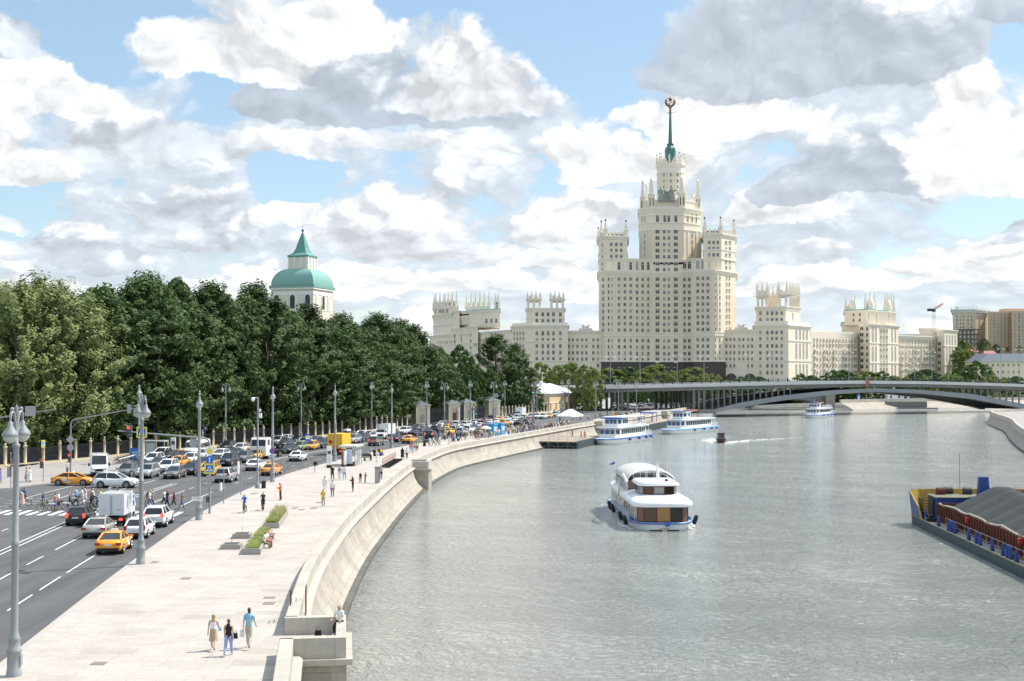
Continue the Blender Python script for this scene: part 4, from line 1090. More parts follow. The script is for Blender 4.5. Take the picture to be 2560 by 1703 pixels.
 p = at(2166, 957); mb = MB(); mb.add([(p.x - 1.5, p.y - .2, p.z), (p.x, p.y - .2, p.z - 1.5), (p.x + 1.5, p.y - .2, p.z), (p.x, p.y - .2, p.z + 1.5), (p.x - 1.5, p.y, p.z), (p.x, p.y, p.z - 1.5), (p.x + 1.5, p.y, p.z), (p.x, p.y, p.z + 1.5)],
  [(0, 1, 2, 3), (0, 4, 5, 1), (1, 5, 6, 2), (2, 6, 7, 3), (3, 7, 4, 0)]); mb.build('channel_marker', mat('faded_red_board', (.42, .12, .09), rough=.6), root)
 # tall street lights of the bridge
 for k, (px, pt, off) in enumerate([(1526, 891, 22), (1600, 892, 6), (1693, 888, 20), (1760, 891, 7), (1872, 886, 20), (1932, 886, 6), (2070, 876, 22), (2122, 880, 6), (2287, 876, 20), (2330, 880, 6), (2503, 872, 20), (2548, 874, 8)]):
  p = at(px, interp(top, px)) + nb * off; px_x = XP(px, p.y); zt = ZP(pt, p.y)
  t = thing('bridge_lamp', ['slim twin armed light at the left end of bridge above the dark plinth', 'slim twin armed light before the dark plinth, second on bridge', 'twin armed light before the middle of skyscraper plinth',
     'twin armed light before the right edge of skyscraper plinth', 'twin armed light before the left archway of low wing', 'twin armed light before the right corner block',
     'twin armed light left of the bridge crown', 'twin armed light just left of the red board', 'twin armed light before the stepped river block', 'twin armed light right of the stepped river block',
     'twin armed light before the grey roofed house', 'last twin armed light at the right end of bridge'][k], 'street light', (px_x, p.y, p.z), math.atan2(.477, 1), 'street lights on the bridge')
  mb = MB(); mb.cyl((0, 0, 0), (0, 0, zt - p.z), .14, .09, 6); mb.build('pole', POLE, t)
  mb = MB(); mb.tube([(-1.6, 0, zt - p.z - .1), (0, 0, zt - p.z + .3), (1.6, 0, zt - p.z - .1)], .07, 5)
  mb.build('arm', POLE, t)
  for s_ in (-1, 1): m2 = MB(); m2.box((s_ * 1.8, 0, zt - p.z - .3), (.9, .35, .28), 0, top=.6); m2.build('lamp_head', LIGHTG, t)
bridge()
def far_bank():
 # low dark arch bridge over the side channel, seen under the big arch
 mb = MB()
 a, b = D(1878, 990, 600), D(2062, 990, 608)
 n = 16; rings = []
 for i in range(n + 1):
  f = i / n; x = a.x + (b.x - a.x) * f; y = a.y + (b.y - a.y) * f
  arc = -2.6 + 4.6 * math.sin(math.pi * f) ** .6
  rings.append([(x, y, arc), (x, y, 3.4), (x, y + 16, 3.4), (x, y + 16, arc)])
 mb.loft(rings, 0, sm=False)
 t = thing('side_channel_bridge', 'low dark stone arch bridge half hidden under the big arch', 'bridge'); mb.build('arch_span', CONCD, t)
 mb = MB(); mb.box((b.x + 2, b.y + 6, -3.2), (4, 18, 7.6)); mb.build('end_pier', STONE_CAP, t)
 # quay walls beyond the bridge
 path = [Vector((150, 606, 0)), Vector((172, 625, 0)), Vector((196, 640, 0)), Vector((225, 655, 0)), Vector((262, 676, 0)), Vector((330, 700, 0)), Vector((520, 760, 0))]
 t = thing('far_quay_wall', 'pale sloping stone quay beyond the bridge arch', 'river wall')
 t['kind'] = 'thing'
 sweep(path, [(8, -3.4), (7.5, -2.8), (3, -.9), (1.0, .2)], 'slope', STONE, t); sweep(path, [(1.02, .0), (1.0, 1.6), (.2, 1.62), (.2, 0)], 'parapet', STONE_CAP, t)
 t2 = thing('landing_recess', 'grey stone landing recess in the far quay', 'river wall'); mb = MB(); q = D(2255, 1015, 632); mb.box((q.x, q.y - 4, -3.2), (19, 8, 3.6)); mb.box((q.x + 1, q.y - 8.2, -3.2), (26, 4, .7)); mb.build('block', CONCD, t2)
 # filling station and huts on that quay
 t = thing('filling_station', 'yellow canopied filling station on the far quay under the bridge', 'filling station')
 q = D(2220, 983, 690); q.z = 3; mb = MB(); mb.box((q.x, q.y, 3.9), (17, 9, 1.0)); mb.build('canopy', YELL, t)
 mb = MB(); [mb.box((q.x + s_ * 6, q.y, -.3), (.5, .5, 4.2)) for s_ in (-1, 0, 1)]; mb.build('post', RED, t)
 t = thing('white_cabin', 'small white flat roofed cabin on the far quay', 'cabin'); q = D(2236, 990, 655); mb = MB(); mb.box((q.x, q.y, .2), (8.2, 5, 3.6)); mb.box((q.x, q.y, 3.803), (8.6, 5.4, .25)); mb.build('body', WHITEP, t)
 mb = MB(); [mb.box((q.x + dx, q.y - 2.55, 1.6), (.9, .12, 1.2)) for dx in (-2.4, 1.6)]; mb.build('window', GLASSB, t)
 for k, (px, py, lab) in enumerate(((2146, 990, 'blue cabin on quay behind the river cruiser'), (2270, 996, 'blue cabin beside the white cabin'))):
  q = D(px, py, 650); mb = MB(); mb.box((0, 0, 0), (1.5, 1.5, 2.6)); mb.box((0, 0, 2.603), (1.6, 1.6, .3), 0, top=.4); mb.box((0, -.78, .2), (.9, .06, 2.0), 1)
  tag(mb.build('portable_toilet', [BLUEP, WHITEP], loc=(q.x, q.y, .3)), lab, 'portable toilet', 'blue cabins on the far quay')
 # near tip of the right bank
 path = curve([(240, 486), (195, 476), (168, 455), (155, 425), (138, 365), (122, 318), (108, 275), (90, 215)], step=6)
 t = thing('right_bank_wall', 'curved granite wall of the right bank at the frame edge', 'river wall'); t['kind'] = 'thing'
 sweep(path, PAR, 'parapet', STONE_CAP, t); sweep(path, LED, 'ledge', STONE_CAP, t); sweep(path, REV, 'revetment', STONE, t, ends=False)
 mb = MB(); poly = [(p.x, p.y) for p in offset(path, -.3)] + [(420, 215), (420, 520)]; mb.prism(poly, -.4, 0)
 tag(mb.build('right_bank_path', PAVING2), 'grey footway on top of the right bank', 'path', kind='structure')
 # grassy slope behind the bridge on the right
 mb = MB(); mb.add([(250, 850, 0), (900, 850, 0), (1400, 1500, 60), (380, 1500, 60), (300, 1000, 22)], [(0, 1, 2, 3, 4)])
 tag(mb.build('hill_slope', GRASS), 'green hillside behind the river wing', 'hill', kind='structure')
far_bank()
def church():
 t = thing('bell_tower', 'pale church tower with a green copper dome and spire above the trees', 'church tower')
 BW = mat('cream_stucco', (.74, .65, .53), rough=.8, var=.05, vscale=.6); WT = mat('white_stucco', (.80, .79, .76), rough=.8)
 d0 = 420.0; k = d0 / FPX
 zq = lambda v: ZP(540 + v / 6.03, d0); xq = lambda v: XP(640 + v / 6.03, d0)
 # square plan turned so that the long face looks at the viewer; corner at 862
 c = Vector((xq(862), d0)); ang = R(9)
 # rotate so that the right face shows about a quarter as wide as the front
 ang = R(19); e1 = Vector((-math.cos(ang), math.sin(ang) * .9)).normalized(); e2 = Vector((-e1.y, e1.x)) * -1
 if e2.y < 0: e2 = -e2
 L = (862 - 170) / 6.03 * k / abs(e1.x); C0 = c + e1 * L / 2 + e2 * L / 2
 M = Matrix(((-e1.x, e2.x, 0, C0.x), (-e1.y, e2.y, 0, C0.y), (0, 0, 1, 0), (0, 0, 0, 1)))
 def B(): b = MB(); b.M = M; return b
 z_e, z_w = zq(1072), -0.3
 h = L / 2
 b = B(); b.box((0, 0, z_w), (L * .97, L * .97, zq(1180) - z_w), 0)
 b.box((0, 0, zq(1180) + .003), (L * .985, L * .985, zq(1130) - zq(1180)), 1); b.box((0, 0, zq(1130) + .006), (L * .97, L * .97, zq(1100) - zq(1130)), 0); b.box((0, 0, zq(1100) + .009), (L * 1.03, L * 1.03, z_e - zq(1100)), 1)
 b.build('wall', [BW, WT], t)
 # cloister dome: square rings on a rounded profile
 b = B(); hd = zq(775) - zq(1062); rings = []
 b.box((0, 0, z_e + .003), (L * 1.05, L * 1.05, zq(1035) - z_e), 0)
 z0 = zq(1030); hd = zq(770) - z0
 N = 12
 for i in range(N + 1):
  a = math.pi / 2 * i / N; r = h * (.98 - (.98 - .40) * (1 - math.cos(a)) ** 1.0) ; z = z0 + hd * math.sin(a)
  rings.append([(-r, -r, z), (r, -r, z), (r, r, z), (-r, r, z)])
 for i in range(N):
  for s_ in range(4): b.add([rings[i][s_], rings[i][(s_ + 1) % 4], rings[i + 1][(s_ + 1) % 4], rings[i + 1][s_]], [(0, 1, 2, 3)], 0)
 dm, nt, p, ob = nodes_of('diamond_copper_sheet', rough=.45, spec=.5)
 x, y, z = sep(nt, ob)
 u = (x + y) * .9; w_ = z * .9
 def saw(v): return sstep((((v)._m('FRACT')) - .5).ab(), .42, .49)
 seam = saw(u + w_).mx(saw(u - w_))
 cc = mix(nt, noise(nt, ob, .5, 4, .6), (.17, .34, .29), (.23, .41, .36)); cc = mix(nt, seam * .5, cc, (.10, .28, .23)); nt.links.new(cc.k, p.inputs['Base Color'])
 b.build('dome', dm, t)
 hl = h * .455
 b = B(); z1 = zq(772); z2 = zq(592); b.box((0, 0, z1 - .3), (hl * 2, hl * 2, z2 - z1 + .3), 0)
 for s_ in (-.92, -.33, .33, .92):
  b.box((s_ * hl, -hl - .06, z1 + .5), (.55, .22, z2 - z1 - .5), 1); b.box((hl + .06, s_ * hl, z1 + .5), (.22, .55, z2 - z1 - .5), 1)
 b.build('lantern', [BW, WT], t)
 b = B(); prof = [(1.04, 592), (1.06, 565), (.92, 552), (.66, 520), (.47, 450), (.30, 340), (.12, 230), (.03, 190)]
 for (r0, v0), (r1, v1) in zip(prof, prof[1:]):
  a0, a1 = hl * r0, hl * r1; q0, q1 = zq(v0) + .01, zq(v1) + .01; R0 = [(-a0, -a0, q0), (a0, -a0, q0), (a0, a0, q0), (-a0, a0, q0)]; R1 = [(-a1, -a1, q1), (a1, -a1, q1), (a1, a1, q1), (-a1, a1, q1)]
  for s_ in range(4): b.add([R0[s_], R0[(s_ + 1) % 4], R1[(s_ + 1) % 4], R1[s_]], [(0, 1, 2, 3)])
 b.add([(-hl * 1.04, -hl * 1.04, zq(592)), (hl * 1.04, -hl * 1.04, zq(592)), (hl * 1.04, hl * 1.04, zq(592)), (-hl * 1.04, hl * 1.04, zq(592))], [(0, 3, 2, 1)])
 b.build('spire', mat('green_sheet_roof', (.12, .29, .25), rough=.5, var=.08), t)
 b = B(); b.ball((0, 0, zq(168)), .5, 10); b.cyl((0, 0, zq(150)), (0, 0, zq(-40)), .06, .02, 5); b.build('finial', mat('copper_ball', (.10, .22, .20), rough=.4), t)
 # arched windows and blind niches
 def arch_win(face, s_, m_in, name, w=1.7):
  b = B(); zb, zt = zq(1392), zq(1222); y = -L * .485
  def P(u, z, o): return (s_ * h + u, y - o, z) if face == 0 else (-y + o, s_ * h + u, z)
  for ww, o, mi in ((w * 1.55, .10, 0), (w, .16, 1)):
   pts = [(-ww / 2, zb - (.5 if mi == 0 else 0)), (ww / 2, zb - (.5 if mi == 0 else 0))] + [(ww / 2 * math.cos(math.pi * i / 8), zt + ww / 2 * math.sin(math.pi * i / 8)) for i in range(9)]
   b.add([P(u, z, o) for u, z in pts], [tuple(range(len(pts)))], mi)
  b.build(name, [WT, m_in], t)
 DK = mat('dark_belfry_glass', (.025, .03, .035), rough=.3)
 for s_, mi in ((-.72, DK), (-.36, BW), (0.02, DK), (.36, BW), (.72, DK)): arch_win(0, s_, mi, 'arched_window' if mi is DK else 'blind_niche')
 for s_, mi in ((-.6, BW), (0.0, DK), (.6, BW)): arch_win(1, s_, mi, 'arched_window' if mi is DK else 'blind_niche')
church()
def houses():
 # yellow riverside house with a white roof
 t = thing('yellow_house', 'low yellow house with white metal roof at the end of park fence', 'house')
 YW = mat('yellow_stucco', (.66, .51, .32), rough=.85, var=.06); WR = mat('white_sheet_roof', (.72, .68, .66), rough=.45, var=.08, vscale=.5)
 a = G(1374, 1029); b = G(1442, 1024); u = (b - a).normalized(); n = Vector((-u.y, u.x, 0)); Lw = (b - a).length; Wd = 14.0
 M = Matrix(((u.x, n.x, 0, a.x), (u.y, n.y, 0, a.y), (0, 0, 1, 0), (0, 0, 0, 1)))
 zev = ZP(984, a.y)
 def B(): q = MB(); q.M = M; return q
 q = B(); q.box((Lw / 2, Wd / 2, -.2), (Lw, Wd, zev + .2), 0); q.box((Lw / 2, Wd / 2, zev - .7), (Lw + .4, Wd + .4, .5), 1); q.box((Lw / 2, Wd / 2, 2.9), (Lw + .25, Wd + .25, .25), 1); q.build('wall', [YW, WHITEP], t)
 q = B(); zr = zev + 3.4; e = .7
 q.add([(-e, -e, zev), (Lw + e, -e, zev), (Lw + e, Wd + e, zev), (-e, Wd + e, zev), (Lw * .3, Wd / 2, zr), (Lw * .7, Wd / 2, zr)], [(0, 1, 5, 4), (1, 2, 5), (2, 3, 4, 5), (3, 0, 4), (0, 3, 2, 1)]); q.build('roof', WR, t)
 q = B(); q.box((Lw * .22, Wd * .4, zev + .8), (1.0, 1.0, 3.6)); q.build('chimney', WHITEP, t)
 for i in range(6):
  q = B(); q.box((1.2 + i * (Lw - 2.2) / 5, -.04, .5), (.85, .12, 2.2)); q.build('window', mat('brown_shutter', (.22, .12, .08), rough=.7), t)
 # apartment blocks behind, right
 def tower(name, lab, poly, ptop, wallm, cols, rows, pbot=960, extra=None):
  t = thing(name, lab, 'apartment block'); P = PQ(poly); d = poly[1][1]; m_ = MB(); m_.prism(P, -1, ZP(ptop, d), 0); m_.build('wall', wallm, t)
  ws = MB(); k = 0
  for fi in range(len(cols)):
   if not cols[fi]: continue
   F = Face(poly[fi], poly[fi + 1])
   for r_ in rows:
    for c, wd, gk in cols[fi]: window_mesh(ws, F, c, r_, wd, 4.6, kind=gk)
  tag(ws.build('window_rows', WM, t), kind='stuff'); return t, P, d
 B1 = mat('buff_brick', (.70, .60, .46), rough=.85, var=.06, vscale=.2); B2 = mat('tan_brick', (.60, .44, .31), rough=.85, var=.07, vscale=.2)
 rows = [791 + 9.2 * i for i in range(9)]
 t, P, d = tower('apartment_block', 'buff apartment tower with white crown behind the unfinished concrete frame', [(2383, 1105), (2384, 1100), (2440, 1100), (2471, 1112), (2471, 1140), (2383, 1140)], 782, B1,
     [None, [(2392, 3, 3), (2401, 3, None), (2409, 3, 3), (2420, 3, None), (2429, 3, 3)], [(2449, 2.6, 3), (2462, 2.6, None)]], rows)
 m_ = MB(); m_.prism(grow(P, .8), ZP(782, 1100), ZP(776, 1100), 0); m_.prism(grow(P, 1.6), ZP(776, 1100) + .003, ZP(774, 1100), 0)
 for (x, y) in walk(grow(P, 1.2), 3.0): m_.box((x, y, ZP(774, 1100)), (.4, .4, 1.4))
 m_.box((XP(2420, 1115), 1118, ZP(774, 1100)), (16, 10, 3.5)); m_.build('crown', mat('white_crown_panel', (.66, .67, .67), rough=.7), t)
 t, P, d = tower('apartment_block', 'tan brick apartment slab with balconies at the right edge', [(2471, 1090), (2472, 1080), (2530, 1082), (2531, 1070), (2640, 1070), (2640, 1110), (2471, 1110)], 779, B2,
     [None, [(2477, 4, 4), (2485, 3.4, None), (2495, 2, 3), (2503, 6, 4), (2512, 6, 4), (2522, 3, 3)], None, [(2537, 5, 4), (2548, 5, None), (2557, 5, 4)]], [786 + 7.9 * i for i in range(11)])
 m_ = MB(); m_.box((XP(2545, 1085), 1090, ZP(779, 1080)), (22, 12, 2.6)); m_.build('roof_box', B2, t)
 # unfinished frame
 t = thing('unfinished_building', 'grey unfinished concrete frame building below the buff tower', 'construction site'); m_ = MB()
 for pz in (824, 836, 848, 860, 872): z = ZP(pz, 1010); m_.box((XP(2421, 1020), 1020, z), (17, 18, .45))
 for i in range(6):
  for j in range(3): m_.box((XP(2396 + i * 10, 1012), 1012 + j * 8, 0), (.6, .6, ZP(824, 1010)))
 m_.build('frame', CONCD, t)
 # long yellowish house with a grey roof
 t = thing('grey_roofed_house', 'long pale yellow house with grey hipped roof right of the river wing', 'house')
 poly = [(2413, 880), (2450, 850), (2640, 838), (2640, 870), (2413, 900)]; P = PQ(poly); ze = ZP(905, 852)
 m_ = MB(); m_.prism(P, -1, ze, 0); m_.build('wall', mat('pale_yellow_plaster', (.70, .63, .47), rough=.85, var=.05), t)
 m_ = MB(); m_.prism(grow(P, .8), ze + .003, ZP(884, 852), 0, top_poly=grow(P, -7)); m_.build('roof', mat('slate_grey_roof', (.10, .12, .15), rough=.6, var=.12), t)
 ws = MB(); F = Face(poly[1], poly[2]); F0 = Face(poly[0], poly[1])
 for r_ in (913, 930, 946):
  for c in range(2456, 2560, 13): window_mesh(ws, F, c, r_, 4.2, 6.4)
  for c in (2420, 2432, 2443): window_mesh(ws, F0, c, r_, 3, 6.2)
 tag(ws.build('window_rows', WM, t), kind='stuff')
 # low red roofs
 for k, (px, py, w, lab) in enumerate(((2423, 876, 10, 'small white house with red roof on the hillside, left'), (2472, 884, 9, 'small house with red roof behind the grey roofed house'))):
  q = D(px, py, 960); t = thing('small_house', lab, 'house', (q.x, q.y, q.z - 9)); m_ = MB(); m_.box((0, 0, 0), (w, 8, 8)); m_.build('wall', WHITEP, t)
  m_ = MB(); m_.prism([(-w / 2 - .5, -4.6), (w / 2 + .5, -4.6), (w / 2 + .5, 4.6), (-w / 2 - .5, 4.6)], 8.003, 11, 0, top_poly=[(-w / 2 + 1, -.1), (w / 2 - 1, -.1), (w / 2 - 1, .1), (-w / 2 + 1, .1)]); m_.build('roof', mat('red_sheet_roof', (.33, .09, .07), rough=.6), t)
 # tower crane
 d = 1200; t = thing('tower_crane', 'orange and white tower crane behind the river wing roof', 'crane', (XP(2336, d), d, 0)); zt = ZP(777, d)
 m_ = MB()
 for sx in (-1, 1):
  for sy in (-1, 1): m_.cyl((sx, sy, 0), (sx, sy, zt), .16, n=4)
 for i in range(int(zt / 3)):
  for s_ in (-1, 1): m_.cyl((-1, s_, i * 3), (1, s_, i * 3 + 3), .1, n=4); m_.cyl((s_, -1, i * 3), (s_, 1, i * 3 + 3), .1, n=4)
 m_.build('mast', WHITEP, t)
 m_ = MB(); z1 = zt + (777 - 766) * d / FPX; x1 = 26 * d / FPX * .9
 for o in (-.8, .8): m_.cyl((0, o, zt + .5), (x1, o, z1 + 2), .25, n=4)
 m_.cyl((0, 0, zt + 2.4), (x1, 0, z1 + 3), .25, n=4)
 for i in range(9): f = i / 9; m_.cyl((x1 * f, -.8, zt + .5 + (z1 + 1.5 - zt) * f), (x1 * (f + .06), 0, zt + 2.4 + (z1 + .6 - zt) * f), .14, n=4); m_.cyl((x1 * (f + .06), 0, zt + 2.4 + (z1 + .6 - zt) * f), (x1 * (f + .11), .8, zt + .5 + (z1 + 1.5 - zt) * (f + .11)), .14, n=4)
 m_.build('jib', ORANGE, t); m_ = MB(); m_.box((-3, 0, zt - .5), (5.5, 2.2, 2.4)); m_.box((0, 0, zt - 1), (2.6, 2.4, 2.6)); m_.build('machinery_deck', mat('dark_green_paint', (.03, .09, .08), rough=.6), t)
houses()
# ================================================================== trees, fence, gate houses
def leaf_mat(name, c1, c2, trans=.25):
 m = bpy.data.materials.new(name); m.use_nodes = True; nt = m.node_tree; nt.nodes.clear()
 out = nt.nodes.new('ShaderNodeOutputMaterial'); geo = nt.nodes.new('ShaderNodeNewGeometry'); oi = nt.nodes.new('ShaderNodeObjectInfo')
 tc = nt.nodes.new('ShaderNodeTexCoord')
 r = S(nt, geo.outputs['Random Per Island']); o = S(nt, oi.outputs['Random'])
 n = noise(nt, S(nt, tc.outputs['Object']), 7.0, 2, .5)
 f = (r * .55 + n * .6 + o * .30 - .22).cl()
 c = mix(nt, f, c1, c2)
 c = mix(nt, sstep(r, .93, .99) * .5, c, (c2[0] * 1.7, c2[1] * 1.35, c2[2] * 1.1))
 p = nt.nodes.new('ShaderNodeBsdfPrincipled'); lk(nt, c, p.inputs['Base Color']); p.inputs['Roughness'].default_value = .6; p.inputs['Specular IOR Level'].default_value = .22
 t = nt.nodes.new('ShaderNodeBsdfTranslucent'); lk(nt, c, t.inputs['Color'])
 ms = nt.nodes.new('ShaderNodeMixShader'); ms.inputs[0].default_value = trans
 nt.links.new(p.outputs[0], ms.inputs[1]); nt.links.new(t.outputs[0], ms.inputs[2]); nt.links.new(ms.outputs[0], out.inputs[0])
 return m
LEAF_D = leaf_mat('dark_foliage', (.036, .068, .020), (.108, .160, .050))
LEAF_L = leaf_mat('silvery_foliage', (.12, .165, .05), (.33, .38, .16), .3)
LEAF_M = leaf_mat('linden_foliage', (.10, .155, .04), (.27, .31, .09), .3)
LEAF_X = leaf_mat('deep_green_foliage', (.036, .078, .02), (.10, .165, .042), .2)
BARK = mat('grey_bark', (.13, .11, .085), rough=.9, var=.3, vscale=4, bump=.4)
def crown_mesh(name, seed, shape, nclump, per, leaf, m, feather=0.0, height=1.0):
 """crown of small leaf faces gathered in clumps along limbs; unit tree height, shape(t) = crown radius at height t"""
 g = np.random.default_rng(seed); cs = [];
 while len(cs) < nclump:
  t = g.uniform(.10, 1.0); a = g.uniform(0, 2 * math.pi); rr = shape(t) * math.sqrt(g.uniform(.12, 1.0)) * (1 + .22 * math.sin(3 * a + seed) * g.uniform(.2, 1))
  cs.append((rr * math.cos(a), rr * math.sin(a), t, shape(t)))
 cs = np.array(cs); P = []; N = []
 for (x, y, z, R_) in cs:
  k = int(per * g.uniform(.6, 1.4)); s_ = g.uniform(.028, .058)
  q = g.normal(0, 1, (k, 3)); q /= np.linalg.norm(q, axis=1)[:, None]; q *= (g.uniform(.25, 1.0, (k, 1))) ** .5
  q = q * np.array([s_ * 1.25, s_ * 1.25, s_ * .8])
  if feather:
   d = np.array([x, y, .12 + feather * .1]); d = d / (np.linalg.norm(d) + 1e-6); l = g.uniform(-.3, 1.0, (k, 1)) * s_ * 2.0; q = q * .55 + d * l
  else: q[:, 2] -= (q[:, 0] ** 2 + q[:, 1] ** 2) / s_ * .35
  P.append(q + np.array([x, y, z])); N.append(q / (s_ + 1e-6) * .8 + np.array([x, y, .0]) / max(R_, .05) * .5 + np.array([0, 0, .45]))
 P = np.concatenate(P); N = np.concatenate(N) + g.normal(0, .55, P.shape); N /= np.linalg.norm(N, axis=1)[:, None]
 T = np.cross(N, g.normal(0, 1, P.shape)); T /= np.linalg.norm(T, axis=1)[:, None] + 1e-9; B = np.cross(N, T)
 sz = g.uniform(.6, 1.25, (len(P), 1)) * leaf; el = g.uniform(.55, .9, (len(P), 1))
 V = np.stack([P - T * sz, P - B * sz * el * .8, P + T * sz, P + B * sz * el], 1).reshape(-1, 3)
 n = len(P); me = bpy.data.meshes.new(name)
 me.vertices.add(4 * n); me.vertices.foreach_set('co', V.ravel())
 me.loops.add(4 * n); me.loops.foreach_set('vertex_index', np.arange(4 * n)); me.polygons.add(n)
 me.polygons.foreach_set('loop_start', np.arange(n) * 4); me.polygons.foreach_set('loop_total', np.full(n, 4)); me.materials.append(m); me.update(calc_edges=True); me.validate()
 return me, cs
def trunk_mesh(name, cs, seed, h0=.9, r=.018, limbs=16):
 g = random.Random(seed); mb = MB()
 pts = [(0, 0, -.005), (.004, .003, .12), (-.006, .004, .3), (.006, -.004, .5), (.0, .006, .7), (.004, 0, h0)]
 mb.tube(pts, [r, r * .8, r * .68, r * .5, r * .32, r * .1], 7)
 for i in range(limbs):
  x, y, z, _ = cs[g.randrange(len(cs))]; z0 = max(.1, z * g.uniform(.45, .75))
  mb.tube([(0, 0, z0), (x * .35, y * .35, z0 + (z - z0) * .45), (x * .8, y * .8, z)], [r * .42, r * .28, r * .08], 5)
 return mb.mesh(name, BARK)
def sh_round(t): return .30 * max(.0, math.sin(math.pi * min(1, max(0, (t - .02) / .98))) ** .55) * (1.0 - .25 * t)
def sh_tall(t): return .24 * max(.0, math.sin(math.pi * min(1, max(0, (t + .10) / 1.10))) ** .6)
def sh_bush(t): return .52 * max(.0, math.sin(math.pi * min(1, max(0, (t + .12) / 1.12))) ** .5)
KINDS = {}
for nm, mm, shp, seeds, ncl, per, lf, fe in (('dark', LEAF_D, sh_tall, (1, 2, 3), 150, 95, .0125, 0), ('silver', LEAF_L, sh_round, (11, 12), 230, 100, .0095, 1.0), ('linden', LEAF_M, sh_bush, (21, 22), 120, 90, .019, 0),
  ('deep', LEAF_X, sh_bush, (31, 32), 190, 115, .017, 0), ('poplar', LEAF_D, sh_round, (41, 42), 190, 95, .0115, .5)):
 KINDS[nm] = []
 for sd_ in seeds:
  me, cs = crown_mesh('crown', sd_, shp, ncl, per, lf, mm, fe); KINDS[nm].append((me, trunk_mesh('trunk', cs, sd_)))
TN = [0]
def tree(kind, x, y, h, wid=1.0, z=0.0, label='', group=None, name='tree', cat='tree', swap=None):
 v = KINDS[kind][TN[0] % len(KINDS[kind])]; TN[0] += 1; g = random.Random(TN[0] * 7 + 1)
 t = thing(name, label, cat, (x, y, z), g.uniform(0, 6.28), group)
 for nm, me in (('crown', v[0]), ('trunk', v[1])):
  o = bpy.data.objects.new(nm, me); COL.objects.link(o); o.parent = t; o.scale = (h * wid, h * wid, h)
  if swap and nm == 'crown': o.material_slots[0].link = 'OBJECT'; o.material_slots[0].material = swap
 return t
TOPS = [(-60, 690), (60, 690), (140, 700), (215, 720), (250, 690), (285, 680), (330, 706), (380, 690), (430, 688), (500, 700), (560, 712), (610, 718), (650, 722), (700, 748), (745, 768), (790, 778), (850, 792), (900, 800), (945, 790), (985, 800), (1030, 812), (1062, 838), (1090, 862), (1130, 880)]
def top_at(px):
 for (a, b), (c, d) in zip(TOPS, TOPS[1:]):
  if px <= c: return b + (d - b) * (px - a) / (c - a)
 return 890
